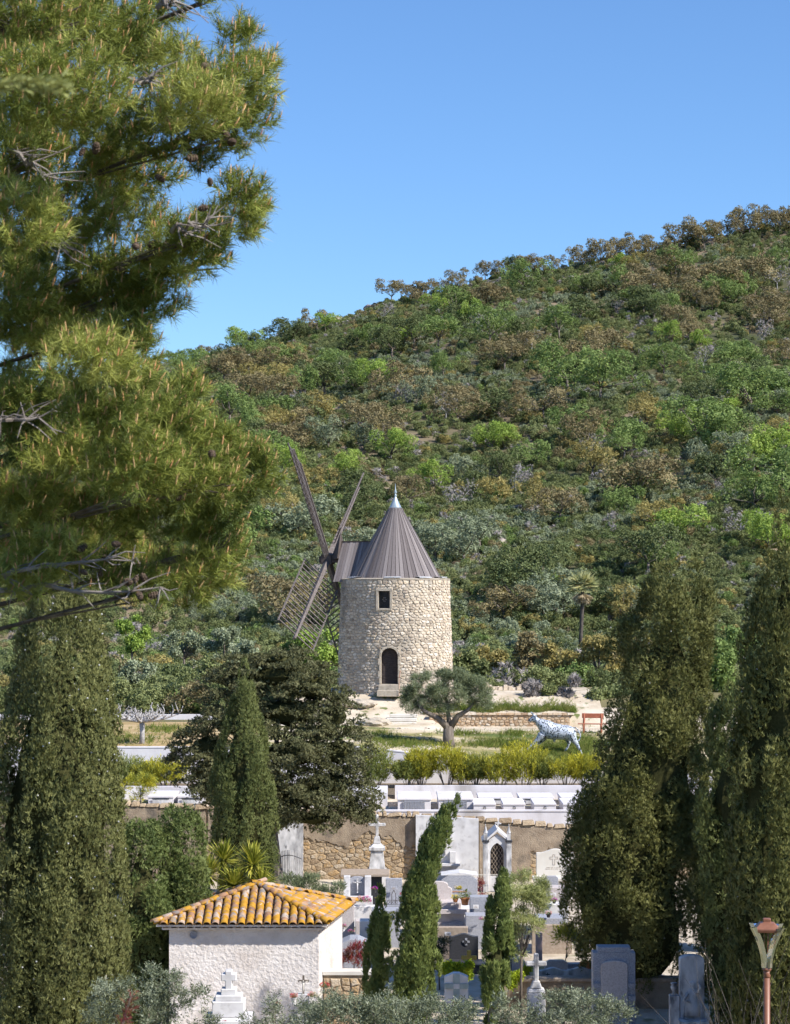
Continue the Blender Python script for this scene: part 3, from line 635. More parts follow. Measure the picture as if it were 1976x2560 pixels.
# gabled dormer that carries the wind shaft, and the sails
ang = math.atan2(.32, .947); NX = Vector((-math.cos(ang), math.sin(ang), 0)); UX = Vector((math.sin(ang), math.cos(ang), 0))   # shaft direction; in-wheel horizontal
DR, DE, DWID, DL = 8.42 - .05, 6.28, 1.45, 3.12            # ridge and eave height above the ground, half width, length
dm = thing('x', 'x', 'x'); bpy.data.objects.remove(dm)
und = MB()
q = [NX * l + UX * w + Vector((0, 0, z)) for l in (.3, DL - .06) for w, z in ((-DWID + .06, DE), (DWID - .06, DE), (0, DR - .06))]
und.add(q, [(0, 2, 5, 3), (1, 4, 5, 2), (3, 5, 4), (0, 1, 2), (0, 3, 4, 1)]); dorm = und.build('dormer_roof', m_timber_d, mill)
for s in (-1, 1):
    k = 0; l = .35
    while l < DL:
        w = .165; l2 = min(l + w, DL); V = []
        nrm = (UX * s * (DR - DE) + Vector((0, 0, DWID))).normalized()
        for ll in (l, l2 - .015):
            for wv, z in ((s * (DWID + .1), DE - .14), (s * .0, DR)):
                for hh in (-.01, .035 if k % 2 else .02): V.append(NX * ll + UX * wv + Vector((0, 0, z)) + nrm * hh)
        fc = [(1, 3, 7, 5), (0, 1, 5, 4), (2, 6, 7, 3), (0, 2, 3, 1), (4, 5, 7, 6), (0, 4, 6, 2)]
        MB().add(V, fc).build('plank', m_wood, dorm, rnd=float(rng.random())); l += w; k += 1
MB().beam(NX * .3 + Vector((0, 0, DR + .03)), NX * (DL + .04) + Vector((0, 0, DR + .03)), .14, .05).build('ridge_board', m_timber_d, dorm)
HUB = NX * 4.0 + Vector((0, 0, (HY - 1399) / F * 123.3 - WZ))
tl = RAD(-4.0); VX = (Vector((0, 0, 1)) * math.cos(tl) - NX * math.sin(tl)).normalized(); NN = UX.cross(VX).normalized()
if NN.dot(NX) < 0: NN = -NN
sh = MB(); sh.beam(HUB - NN * 4.0, HUB + NN * .45, .42, .42); sh.box(HUB, (.62, .62, .55), rz=math.pi / 2 - ang); sh.build('wind_shaft', m_timber_d, mill, bevel=.02)
bt = MB(); bt.add([HUB - NN * .8 + Vector((0, 0, 1.5)) - UX * .1, HUB - NN * .1 + UX * .2, HUB - NN * .9 + UX * .9, HUB - NN * .9 - UX * .9], [(0, 1, 2), (0, 3, 1), (1, 3, 2), (0, 2, 3)])
bt.build('shaft_hood', m_timber_d, mill)
phi = math.atan2(-.583, .812); LW = 7.35; wA = RAD(31)
arms = [(math.sin(phi + k * math.pi / 2), math.cos(phi + k * math.pi / 2)) for k in range(4)]    # A up-left, B up-right, D down-right, C down-left
sails = []
for k, (su, cv) in enumerate(arms):
    dirv = UX * su + VX * cv
    # bars turn towards the arm before it (A -> C, C -> D, D -> B, B -> A) and lean out of the wheel plane
    pu, pv = arms[(k - 1) % 4]; bar = (UX * pu + VX * pv) * math.cos(wA) - NN * math.sin(wA)
    sail = MB(); sail.beam(HUB + dirv * -.2, HUB + dirv * LW, .34, .24, up=bar, w2=.17, h2=.12); sarm = sail.build('sail_arm', m_timber, mill)
    r0, r1, nb, hwid = 1.5, 7.0, 17, 1.30
    for i in range(nb):
        rr = r0 + (r1 - r0) * i / (nb - 1); tw = 1.0
        MB().beam(HUB + dirv * rr - bar * hwid, HUB + dirv * rr + bar * hwid, .055, .05, up=NN).build('lattice_bar', m_timber, sarm)
    for s in (-1, 1): MB().beam(HUB + dirv * (r0 - .1) + bar * hwid * s, HUB + dirv * (r1 + .12) + bar * hwid * s, .06, .07, up=NN).build('edge_rail', m_timber, sarm)
# ------------------------------------------------------------------ boundary walls and white terraces
def px_x(px, d): return (px - CX) / F * d
WD = 85.9                                     # front of the old cemetery wall
def wtop(x): return float(np.interp(CX + x * F / WD, [-600, 308, 520, 917, 1040, 1200, 1419, 2600], [(HY - y) / F * WD for y in (2004, 2009, 2018, 2033, 2037, 2046, 2066, 2120)]))
x0w, x1w = -16.0, 14.0
ow = thing('cemetery_wall', 'old brown rubble and plaster wall along the back of the graveyard', 'wall', (0, WD, -11.8))
b = MB(); xsw = np.linspace(x0w, x1w, 301); rag = np.cumsum(np.random.default_rng(8).normal(size=302) * .035); rag = rag - np.convolve(rag, np.ones(41) / 41, 'same') + np.random.default_rng(9).normal(size=302) * .02
for a, c in zip(xsw[:-1], xsw[1:]):
    za, zc = wtop(a) + 11.8 - .1, wtop(c) + 11.8 - .1
    b.prism([(a, -.2), (c, -.2), (c, zc), (a, za)], .035, .45)
ow_body = b.build('wall_core', m_mortar_b, ow)
b = MB()
for ia, (a, c) in enumerate(zip(xsw[:-1], xsw[1:])):
    for (p0, p1) in ((520, 640), (757, 1040), (1326, 2700)):
        if CX + a * F / WD >= p0 - 5 and CX + c * F / WD <= p1 + 14:
            k0 = .44 + .05 * math.sin(a * 2.2) + rag[ia]; k1 = .44 + .05 * math.sin(c * 2.2) + rag[ia + 1]
            b.prism([(a, wtop(a) + 11.8 - .14 - k0 * 2.1), (c, wtop(c) + 11.8 - .14 - k1 * 2.1), (c, wtop(c) + 11.8 - .12), (a, wtop(a) + 11.8 - .12)], -.018, .03)
    if 1197 <= CX + a * F / WD <= 1322: b.prism([(a, 0), (c, 0), (c, wtop(c) + 11.6), (a, wtop(a) + 11.6)], -.014, .03)
    if CX + c * F / WD < 520: b.prism([(a, .0), (c, .0), (c, wtop(c) + 11.66), (a, wtop(a) + 11.66)], -.014, .03)
b.build('plaster_coat', m_plaster, ow)
rng = np.random.default_rng(31); pts = []
for i in range(16):
    u = -5.4
    while u < 7.4: pts.append((u + rng.normal() * .06, .08 + i * .14 + rng.normal() * .04)); u += rng.uniform(.14, .6)
stones_on(lambda u, v, z: (u, .03 - z, v), pts, .2, (-5.5, 7.5, 0, 2.35), rng, .02, m_rubble_b, ow_body, 'stone', 250, aspect=1.8,
          keep=lambda p: not (1040 < CX + p[0] * F / WD < 1325) and p[1] < wtop(p[0]) + 11.8 - .3, gap=.008)
u = x0w; k = 0
while u < x1w - .3:                            # rough coping stones
    L = rng.uniform(.16, .6); c = u + L / 2; hh = rng.uniform(.1, .2)
    MB().box((c, .21, wtop(c) + 11.8 - .1 + hh / 2), (L - .02, .58 + rng.uniform(-.05, .05), hh), ry=-.04 + rng.normal() * .05, rz=rng.normal() * .06, top=(rng.uniform(.7, .95), .8)).build('coping_stone', m_rubble_b, ow, rnd=float(rng.random() * .5), bevel=.02); u += L
# white rendered panel with plaque set against it
wpn = thing('white_wall_panel', 'white painted wall panel with a marble plaque behind the leaning cypress', 'wall panel', (px_x(1118, 85.7), 85.7, -11.8))
s85 = 85.7 / F
MB().prism([(-78 * s85, 0), (79 * s85, 0), (79 * s85, 11.8 - 9.31), (-78 * s85, 11.8 - 9.16)], -.06, .17).build('panel', m_marble, wpn)
pl = MB().box((1.5 * s85, -.09, 11.8 + (HY - 2082) * s85), (27 * s85, .06, 38 * s85)).build('plaque', m_marble, wpn, bevel=.006)
rl_ = random.Random(4); tx = MB()
for rr_, (n0, st) in enumerate(((7, 0), (6, .02), (7, 0), (5, .04))):
    for i in range(n0):
        if rl_.random() < .75: tx.box((-7 * s85 + i * 3.0 * s85 + st, -.122, 11.8 + (HY - 2068 - rr_ * 5) * s85), (1.5 * s85, .006, 2.6 * s85))
tx.box((4 * s85, -.122, 11.8 + (HY - 2089) * s85), (13 * s85, .006, 1.4 * s85)); tx.build('lettering', m_black, pl)
MB().box((6 * s85, -.2, 11.8 + (HY - 2160) * s85), (52 * s85, .28, 6 * s85)).box((14 * s85, -.16, 11.8 + (HY - 2142) * s85), (14 * s85, .2, 27 * s85)).build('ledge', m_marble, wpn)
cr_ = MB().box((-3.5 * s85, -.11, 11.8 + (HY - 2123) * s85), (4 * s85, .09, 24 * s85)).box((-3.5 * s85, -.11, 11.8 + (HY - 2119) * s85), (11 * s85, .08, 4 * s85)); cr_.build('cross', m_marble, wpn, bevel=.004)
# gate bay at the left end of the rubble wall
gt = thing('gate_bay', 'pale plastered bay with a black iron gate beside the cypress trunk', 'gate', (px_x(722, 85.2), 85.2, -11.75)); s = 85.2 / F
MB().prism([(-36 * s, 0), (35 * s, 0), (35 * s, 2.55), (-36 * s, 2.6)], .3, .6).build('panel', m_stained, gt)
for i in range(17): MB().tube([((-30 + i * 3.9) * s, -.1, .0), ((-30 + i * 3.9) * s, -.1, 1.18 + .12 * math.sin(i / 16 * math.pi))], .012, 5).build('bar', m_black if i < 9 else m_stained, gt)
MB().tube([((-32 + i * 6.5) * s, -.1, .95 + .15 * math.sin(i / 10 * math.pi)) for i in range(11)], .018, 5).build('rail', m_black, gt)
MB().tube([(-32 * s, -.1, .25), (33 * s, -.1, .25)], .016, 5).build('rail', m_black, gt)
# white terraces: parapet, back wall, upper curved wall
TW = thing('white_terrace_wall', 'low white rendered wall in front of the row of white tombs', 'wall', (0, 91, -10.7))
MB().box((0, 0, .57), (34, .3, 1.16)).build('wall', m_white, TW); MB().box((0, -.0, 1.16), (34, .36, .05)).build('capping', m_white, TW)
TB = thing('white_back_wall', 'white rendered wall behind the row of white tombs', 'wall', (0, 98, -9.9))
MB().box((8.6, 0, .36), (17.2 + .0, .3, .76)).build('wall', m_white, TB); MB().box((-9.4, .0, .36), (10.6, .3, .70)).build('wall', m_white, TB)
MB().box((-2.1, -1.6, .36), (3.55, 3.4, .74)).build('corner_pier', m_white, TB)
UW = thing('white_upper_wall', 'sloping white retaining wall along the edge of the lawn', 'wall', (0, 104, -9.5))
b = MB(); cp = MB(); xw = np.linspace(-20, 15, 71)
for a, c in zip(xw[:-1], xw[1:]):
    za, zc = float(edge(a)) + 9.5 + .06, float(edge(c)) + 9.5 + .06
    sm = lambda x: .0
    b.prism([(a, -.5), (c, -.5), (c, zc), (a, za)], -.15, .15); cp.prism([(a, za + .002), (c, zc + .002), (c, zc + .06), (a, za + .06)], -.17, .17)
b.build('wall', m_white, UW); cp.build('capping', m_white, UW)
# white tombs of the terrace
def white_tomb(px, w, py_top, d, depth, kind, label, grp):
    s = d / F; zf = -9.78; h = (HY - py_top) * s - zf
    t = thing('white_tomb', label, 'tomb', (px_x(px, d), d, zf), 0, grp)
    W = w * s
    MB().box((0, depth / 2, h / 2 - .03), (W * .96, depth * .97, h - .05)).build('body', m_white, t, bevel=.01)
    MB().box((0, depth / 2, h - .045), (W, depth, .09)).build('lid', m_white, t, bevel=.015)
    if kind == 'slat':
        pn = MB().box((0, -.0, h * .4), (W * .58, .03, h * .68)).build('panel', m_stained, t)
        for i in range(12): MB().box((-W * .26 + i * W * .52 / 11, -.025, h * .4), (W * .022, .03, h * .6)).build('slat', m_granite, pn)
        MB().box((0, -.015, h * .76), (W * .62, .05, .03)).box((-W * .3, -.015, h * .4), (.025, .05, h * .7)).box((W * .3, -.015, h * .4), (.025, .05, h * .7)).build('frame', m_granite, pn)
    elif kind == 'ring':
        rg = MB(); rg.tube([(.055 * math.cos(a), -.03, h * .48 + .055 * math.sin(a)) for a in np.linspace(0, 6.2832, 13)], .015, 5); rg.box((0, -.015, h * .48), (.035, .03, .035)); rg.build('ring_handle', m_black, t)
    else:
        MB().box((0, -.012, h * .45), (W * .62, .03, h * .5)).build('panel', m_stained, t); MB().box((0, -.03, h * .72), (W * .66, .03, .035)).build('frame', m_granite_d, t)
G = 'white tombs on the upper terrace'
white_tomb(1036, 86, 1996, 93.2, 3.2, 'slat', 'large white tomb with slatted grey panel, leftmost of the terrace row', G)
white_tomb(1140, 90, 1996, 93.2, 3.2, 'slat', 'large white tomb with slatted panel behind the leaning cypress tip', G)
for i, (px, lab) in enumerate(((1240, 'plain white back-row tomb, first right of the slatted tombs'), (1342, 'plain white back-row tomb, second right of the slatted tombs'), (1446, 'plain white back-row tomb beside the broad cypress'))):
    white_tomb(px, 88, 1993, 95.4, 2.0, 'plain', lab, G)
for px, lab in ((1212, 'low white tomb with ring handle, leftmost of the front row'), (1286, 'low white tomb with ring handle, middle of the front row'), (1363, 'low white tomb with ring handle, third of the front row'), (1436, 'low white tomb with ring handle half behind the broad cypress')):
    white_tomb(px, 57, 2009, 92.6, 2.3, 'ring', lab, G)
for px, lab in ((402, 'white tomb at the far left of the terrace behind oleanders'), (476, 'white tomb half hidden left of the dark spreading cypress')):
    white_tomb(px, 66, 1990, 95.0, 2.4, 'plain', lab, G)
# low rubble wall of the mill terrace, stone steps, kerb
LWL = thing('terrace_stone_wall', 'low honey-coloured dry stone wall behind the bull', 'wall', (0, 115.72, -7.8))
MB().box((5.5, .24, .34), (7.0 + .4, .4, .72)).build('wall_core', m_mortar_b, LWL)
rng = np.random.default_rng(41); pts = []
for i in range(5):
    u = 1.95
    while u < 9.1: pts.append((u + rng.normal() * .03, .07 + i * .145 + rng.normal() * .025)); u += rng.uniform(.15, .33)
stones_on(lambda u, v, z: (u, .04 - z, v), pts, .165, (1.8, 9.2, 0, .72), rng, .03, m_rubble_w, bpy.data.objects[LWL.children[0].name] if LWL.children else LWL, 'stone', 200, aspect=1.5, gap=.01)
u = 1.8
while u < 9.1:
    L = rng.uniform(.25, .5); MB().box((u + L / 2, .2, .745), (L - .015, .5, .085), top=(.95, .9)).build('coping_stone', m_rubble_w, LWL, rnd=float(rng.random())); u += L
stp = thing('garden_steps', 'three worn pale stone steps left of the olive tree', 'steps', (px_x(1000, 115), 115, -7.6))
for k in range(3): MB().box((.1 * k, .4 * k, .07 + .19 * k), (1.75 - .15 * k, .5, .17)).build('step', m_cream, stp, bevel=.02)
krb = thing('white_kerb_wall', 'low white wall at the edge of the left grass slope', 'wall', (0, 118.6, -7.7)); MB().box((-14, 0, .2), (17, .3, .5)).build('wall', m_white, krb)
rw2 = thing('ruined_wall', 'broken pale rubble wall right of the windmill', 'wall', (px_x(1275, 124), 124, -6.4))
b = MB(); rng = np.random.default_rng(43)
for i in range(26): b.box((-1.9 + i * .15, rng.normal() * .08, .2 + .1 * math.sin(i * .7)), (.26, .5, .55 + .25 * math.sin(i * .33 + 1) + rng.normal() * .06), rz=rng.normal() * .2, top=(.8, .7), ry=rng.normal() * .08)
b.build('rubble', m_rubble, rw2, rnd=.6)
for px, py, w, lab in ((862, 1742, 1.15, 'flat pale bedrock slab at the left foot of the windmill'), (905, 1748, .8, 'small pale bedrock slab below the windmill door'), (935, 1800, .9, 'pale bedrock lump left of the garden steps')):
    d = 117.8 if py < 1780 else 114.6; x = px_x(px, d); bm = bmesh.new(); bmesh.ops.create_icosphere(bm, subdivisions=3, radius=1); rr = random.Random(px)
    for v in bm.verts: v.co = Vector((v.co.x * w, v.co.y * .8, v.co.z * .28)) * (1 + .12 * math.sin(v.co.x * 7) * math.cos(v.co.z * 5 + v.co.y * 6) + rr.uniform(-.05, .05))
    me = bpy.data.meshes.new('bedrock'); bm.to_mesh(me); bm.free(); me.materials.append(m_mortar); obj('bedrock', me, None, (x, d, g1(x, d) + .05), label=lab, cat='rock')
# ------------------------------------------------------------------ small house with the tiled roof
HD = 57.0
A_, B_ = P(423, 2338, HD), P(797, 2338, HD); Cc = P(856, 2310, 60.2); Dd = P(520, 2300, 60.4)
zb, zt = -12.5, -9.05
house = thing('small_house', 'small whitewashed house with orange lichened tile roof among the graves', 'house', (0, 0, 0))
foot = [(A_.x, A_.y), (B_.x, B_.y), (Cc.x, Cc.y), (Dd.x, Dd.y)]
MB().slab(foot, zb, zt).build('wall', m_stucco, house)
vt = MB(); vp = P(484, 2338, HD - .03); vt.lathe([(.1, -.02), (.1, .02), (.075, .02), (.075, -.01)], 16); vo = vt.build('round_vent', m_granite, house); vo.location = vp; vo.rotation_euler = (RAD(90), 0, 0)
cxh, cyh = sum(p[0] for p in foot) / 4, sum(p[1] for p in foot) / 4
ov = [Vector((cxh + (p[0] - cxh) * 1.0, cyh + (p[1] - cyh) * 1.0, 0)) for p in foot]
def outset(poly, d):
    n = len(poly); res = []
    for i in range(n):
        p0, p1, p2 = (Vector(poly[(i + k) % n][:2]) for k in (-1, 0, 1)); e1 = (p1 - p0).normalized(); e2 = (p2 - p1).normalized()
        n1 = Vector((e1.y, -e1.x)); n2 = Vector((e2.y, -e2.x)); bis = (n1 + n2); bis = bis / max(.3, bis.dot(n1)); res.append(p1 + bis * d)
    return res
e1 = outset(foot, .14); e2 = outset(foot, .25)
MB().slab(e1, zt + .002, zt + .05).slab(e2, zt + .10, zt + .15).build('eave_slab', m_stucco, house)
ew = [Vector((p.x, p.y, zt + .16)) for p in outset(foot, .27)]
apex = P(643, 2217, 58.8); apex.z = -8.19
base = MB(); base.add([*ew, apex], [(0, 1, 4), (1, 2, 4), (2, 3, 4), (3, 0, 4), (3, 2, 1, 0)]); roofo = base.build('roof', m_soil, house, rnd=.1)  # dark base puts the shade of the channels between tiles into colour
def tile_mesh(name, L=.40, r0=.105, r1=.085, th=.014, n=8):
    b = MB()
    for t, r in ((0, r0), (1, r1)):
        for q in (r, r - th):
            for i in range(n + 1): a = math.pi * i / n; b.v.append((q * math.cos(a), t * L, q * math.sin(a) * .92))
    m = n + 1
    for i in range(n):
        for s_, e_ in ((0, 2 * m), ):
            b.f.append([i + 1, i, 2 * m + i, 2 * m + i + 1]); b.f.append([m + i, m + i + 1, 3 * m + i + 1, 3 * m + i]); b.f.append([i, i + 1, m + i + 1, m + i]); b.f.append([2 * m + i + 1, 2 * m + i, 3 * m + i, 3 * m + i + 1])
    b.f += [[0, m, 3 * m, 2 * m], [m - 1, 3 * m - 1, 4 * m - 1, 2 * m - 1]]; b.m = [0] * len(b.f)
    return b
rt = random.Random(3)
TM = [tile_mesh('tile').mesh('tile', m_tile, True, rnd=.1 + .8 * i / 6) for i in range(7)]
def place(me, name, o, yv, zv, parent, roll=0.0):
    yv = yv.normalized(); xv = yv.cross(zv).normalized(); zv = xv.cross(yv); ob = bpy.data.objects.new(name, me)
    ob.matrix_world = Matrix.Translation(o) @ Matrix((xv, yv, zv)).transposed().to_4x4() @ Matrix.Rotation(roll, 4, 'Y')
    COL.objects.link(ob); ob.parent = parent; return ob
for i in range(4):
    p0, p1 = ew[i], ew[(i + 1) % 4]; ed = (p1 - p0); W = ed.length; ex = ed.normalized(); nz_ = ex.cross(apex - p0).normalized()
    if nz_.z < 0: nz_ = -nz_
    up = nz_.cross(ex).normalized()
    if up.z < 0: up = -up
    ax_ = (apex - p0).dot(ex); ay = (apex - p0).dot(up); nc = int(W / .222); x = (W - (nc - 1) * .222) / 2
    for c in range(nc):
        top = ay * (x / ax_ if x < ax_ else (W - x) / (W - ax_)); y = -.05; row = 0
        while y < top - .12:
            place(TM[rt.randrange(7)], 'tile', p0 + ex * x + up * y + nz_ * (.005 + .004 * rt.random()), up + nz_ * .035 + ex * rt.uniform(-.02, .02), nz_, roofo, rt.uniform(-.06, .06)); y += .285; row += 1
        x += .222
for i in range(4):                             # hip tiles
    hv = apex - ew[i]; L = hv.length; y = -.08
    while y < L - .1: place(TM[rt.randrange(7)], 'hip_tile', ew[i] + hv.normalized() * y + Vector((0, 0, .075)), hv + Vector((0, 0, .03)), Vector((0, 0, 1)), roofo); y += .30
gm = tile_mesh('g', .2, .10, .09).mesh('eave_tile', m_stucco, True)
for i in (0, 1):
    p0, p1 = Vector((*e1[i], zt + .06)), Vector((*e1[(i + 1) % 4], zt + .06)); ex = (p1 - p0).normalized(); inw = Vector((-ex.y, ex.x, 0)); k = int((p1 - p0).length / .2)
    for c in range(k): place(gm, 'eave_tile', p0 + ex * ((c + .5) * (p1 - p0).length / k) - inw * .09 + Vector((0, 0, -.01)), inw, Vector((0, 0, 1)), house)
lw = thing('garden_wall', 'low crumbling stone wall right of the small house', 'wall', (px_x(868, 57.5), 57.5, -12.4)); s = 57.5 / F
MB().box((0, .2, (12.4 - 10.32) / 2), (118 * s, .4, 12.4 - 10.32)).build('wall_core', m_mortar_b, lw)
rng = np.random.default_rng(51); pts = [(u + rng.normal() * .04, .85 + i * .17 + rng.normal() * .03) for i in range(7) for u in np.arange(-.55, .6, .26)]
stones_on(lambda u, v, z: (u, -.0 - z, v), pts, .2, (-.62, .62, .75, 2.0), rng, .035, m_rubble_b, lw.children[0] if lw.children else lw, 'stone', 60, aspect=1.4)
MB().box((0, .2, 2.12), (122 * s, .5, .09)).build('capping', m_cream, lw)
# ------------------------------------------------------------------ near trees
def stuff_specks(name, p, size, mat, parent):
    o8 = np.array([(1, 0, 0), (-1, 0, 0), (0, 1, 0), (0, -1, 0), (0, 0, 1), (0, 0, -1)], float); f8 = np.array([(0, 2, 4), (2, 1, 4), (1, 3, 4), (3, 0, 4), (2, 0, 5), (1, 2, 5), (3, 1, 5), (0, 3, 5)])
    rng = np.random.default_rng(3); V, Q, Rr = scatter([(o8, f8)], p, rng.normal(size=p.shape), size, rng); obj(name, arr_mesh(name, V, Q, Rr, mat), parent, kind='stuff')
m_inner = M('dark_crown_core', [(.035, .036, .014), (.065, .064, .026)], scale=20, rough=1.0, spec=0)  # dark brown-green of the solid cores inside the crowns
m_cone = M('cypress_cones', [(.34, .34, .33), (.48, .47, .45)], scale=5)
def prof_r(prof, t): return np.interp(t, [a for a, _ in prof], [b for _, b in prof])
def cypress(name, label, px, d, z0, ztop, prof, seed, mat, nclump, n, csize, ssize, cat='tree', lean=None, elong=1.9, group=None, cones=0, core=.7, jag=.16, sprigs=None, mix=(.35, 1.1, .35), upb=.45, front=.62, tilt=0.0):
    """column of upright foliage clumps; prof = (height fraction, radius in metres)"""
    rng = np.random.default_rng(seed); x = px_x(px, d); H_ = ztop - z0; ln = lean or (lambda t: (0.0, 0.0))
    t_ = thing(name, label, cat, (x, d, z0), 0, group)
    tt = np.linspace(0, 1, 200); w = prof_r(prof, tt) + .16; t = np.interp(rng.random(nclump), np.cumsum(w) / w.sum(), tt); t[:16] = np.linspace(.82, .99, 16)
    a = np.where(rng.random(nclump) < front, rng.uniform(-1.75, 1.75, nclump), rng.uniform(1.4, 4.9, nclump))
    R_ = prof_r(prof, t) * (1 - jag * .5 + jag * rng.normal(size=nclump) * .6 + .07 * np.sin(a * 3 + t * 9) + .05 * np.sin(a * 7 - t * 23))
    L = np.array([ln(q) for q in t]); cs = csize * rng.uniform(.6, 1.35, nclump) * np.clip(prof_r(prof, t) / (.6 * max(b for _, b in prof)), .35, 1)
    rad = np.maximum(R_ - cs * .65, .02)
    C = np.stack([np.sin(a) * rad + L[:, 0], -np.cos(a) * rad + L[:, 1], t * H_], 1)
    RD = np.stack([cs, cs, cs * elong], 1); out = np.stack([np.sin(a), -np.cos(a), np.full(nclump, .15)], 1)
    p, ax, k, nv = clump_points(C, RD, n, rng, out, .9, upb, .7, mix)
    if tilt: ax[:, 0] += tilt * np.clip((p[:, 2] / H_ - .55) / .3, 0, 1)
    rnd = np.clip(rng.random(nclump)[k] * .55 + rng.random(n) * .45, 0, 1)
    V, Q, Rr = scatter(sprigs or S_CYP, p, ax, rng.uniform(.7, 1.25, n) * ssize, rng, rnd, nv + out[k] * .4)
    cr = obj('crown', arr_mesh('crown', V, Q, Rr, mat), t_)
    if cones: stuff_specks('cones', (C[k] + (p - C[k]) * 1.06)[rng.choice(n, cones)], .028, m_cone, cr)
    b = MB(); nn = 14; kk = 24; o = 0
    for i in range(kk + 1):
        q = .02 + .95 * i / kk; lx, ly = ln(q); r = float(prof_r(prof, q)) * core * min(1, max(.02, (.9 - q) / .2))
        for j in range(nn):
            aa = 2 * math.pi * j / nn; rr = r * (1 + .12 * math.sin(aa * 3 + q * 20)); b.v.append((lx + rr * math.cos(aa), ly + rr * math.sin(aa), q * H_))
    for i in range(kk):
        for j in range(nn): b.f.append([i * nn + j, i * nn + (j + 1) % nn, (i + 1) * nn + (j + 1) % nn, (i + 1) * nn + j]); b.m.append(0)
    b.build('crown_core', m_inner, t_)  # solid dark core added so the crown is not see-through
    MB().tube([(0, 0, -.3), (*ln(.3), H_ * .3), (*ln(.6), H_ * .6)], [.22, .15, .08], 8).build('trunk', m_bark, t_)
    return t_
G_C = 'cypress trees'
s = 48 / F; zg = g1(px_x(150, 48), 48)
def zpy(py, d): return (HY - py) * d / F
Ht = zpy(1430, 48) - zg
def hfrac(py, d, z0, zt): return (zpy(py, d) - z0) / (zt - z0)
prof = [(0, 1.15), (hfrac(2560, 48, zg, zg + Ht), 1.36), (hfrac(2300, 48, zg, zg + Ht), 1.42), (hfrac(2050, 48, zg, zg + Ht), 1.44), (hfrac(1850, 48, zg, zg + Ht), 1.25), (hfrac(1700, 48, zg, zg + Ht), 1.02), (hfrac(1560, 48, zg, zg + Ht), .84), (hfrac(1480, 48, zg, zg + Ht), .66), (1, .3)]
cypress('cypress', 'tall thick columnar cypress dotted with pale cones at the left edge', 148, 48, zg, zg + Ht, prof, 1, f_cyp, 900, 56000, .27, .095, cones=380, group=G_C, jag=.11, core=.74, elong=2.1, lean=lambda t: (-.12 + .22 * t, 0))
for px, top, r, seed, lab in ((352, 2066, .86, 2, 'rounded green conifer bush beside the tall left cypress'), (445, 2040, .9, 3, 'taller rounded green conifer bush left of the small house')):
    z0 = g1(px_x(px, 58), 58); zt = zpy(top, 58)
    cypress('conifer_bush', lab, px, 59.5 if seed == 3 else 58.5, z0, zt, [(0, r * .9), (.3, r * 1.15), (.7, r), (.9, r * .72), (1, r * .3)], seed, f_hedge, 190, 16000, .29, .1, cat='bush', elong=1.5, group='green conifer bushes', jag=.1, core=.5, mix=(.4, .8, .5))
z0 = g1(px_x(608, 68), 68); zt = zpy(1655, 68)
cypress('cypress', 'slim pointed cypress in front of the dark spreading cypress', 610, 68, z0, zt, [(0, .7), (hfrac(2120, 68, z0, zt), .93), (hfrac(2000, 68, z0, zt), .98), (hfrac(1900, 68, z0, zt), .82), (hfrac(1820, 68, z0, zt), .54), (hfrac(1740, 68, z0, zt), .32), (hfrac(1690, 68, z0, zt), .18), (1, .06)], 4, f_cyp_g, 240, 27000, .25, .092, group=G_C, elong=2.4, jag=.1)
# broad cypress on the right
z0 = g1(px_x(1565, 63), 63); zt = zpy(1405, 63); hf = lambda py: hfrac(py, 63, z0, zt)
cypress('cypress', 'broad massive olive-green cypress right of the white tombs', 1565, 63, z0, zt, [(0, .35), (hf(2450), .7), (hf(2380), 1.75), (hf(2200), 1.98), (hf(2050), 1.85), (hf(1950), 1.68), (hf(1880), 1.52), (hf(1800), 1.42), (hf(1650), 1.3), (hf(1520), 1.12), (hf(1440), .72), (1, .25)], 5, f_cyp_o, 300, 54000, .47, .108, group=G_C, elong=1.5, jag=.2, lean=lambda t: (float(np.interp(t, [0, .12, .30, .42, .50, .555, .625, .81, .96, 1], [.5, .2, .14, .35, .5, .78, .98, 1.15, 1.55, 1.7])), 0), mix=(.5, .8, .5), cones=60, upb=.4)
# right edge cypresses
z0 = g1(px_x(1985, 50), 50); zt = zpy(1238, 50); hf = lambda py: hfrac(py, 50, z0, zt)
cypress('cypress', 'tall pointed cypress cut by the right edge', 1964, 50, z0, zt, [(0, 1.2), (hf(2200), 1.35), (hf(1950), 1.2), (hf(1750), 1.0), (hf(1600), .8), (hf(1400), .42), (hf(1310), .26), (1, .1)], 6, f_cyp_o, 330, 25000, .33, .125, group=G_C, elong=2.2, jag=.14, cones=40)
z0 = g1(px_x(1835, 56), 56); zt = zpy(1715, 56); hf = lambda py: hfrac(py, 56, z0, zt)
cypress('cypress', 'lower ragged green cypress between the broad one and the right edge', 1836, 56, z0, zt, [(0, .5), (hf(2400), .75), (hf(2100), .85), (hf(1950), .8), (hf(1820), .6), (1, .15)], 7, f_cyp_g, 200, 17000, .33, .115, group=G_C, elong=1.7, jag=.25)
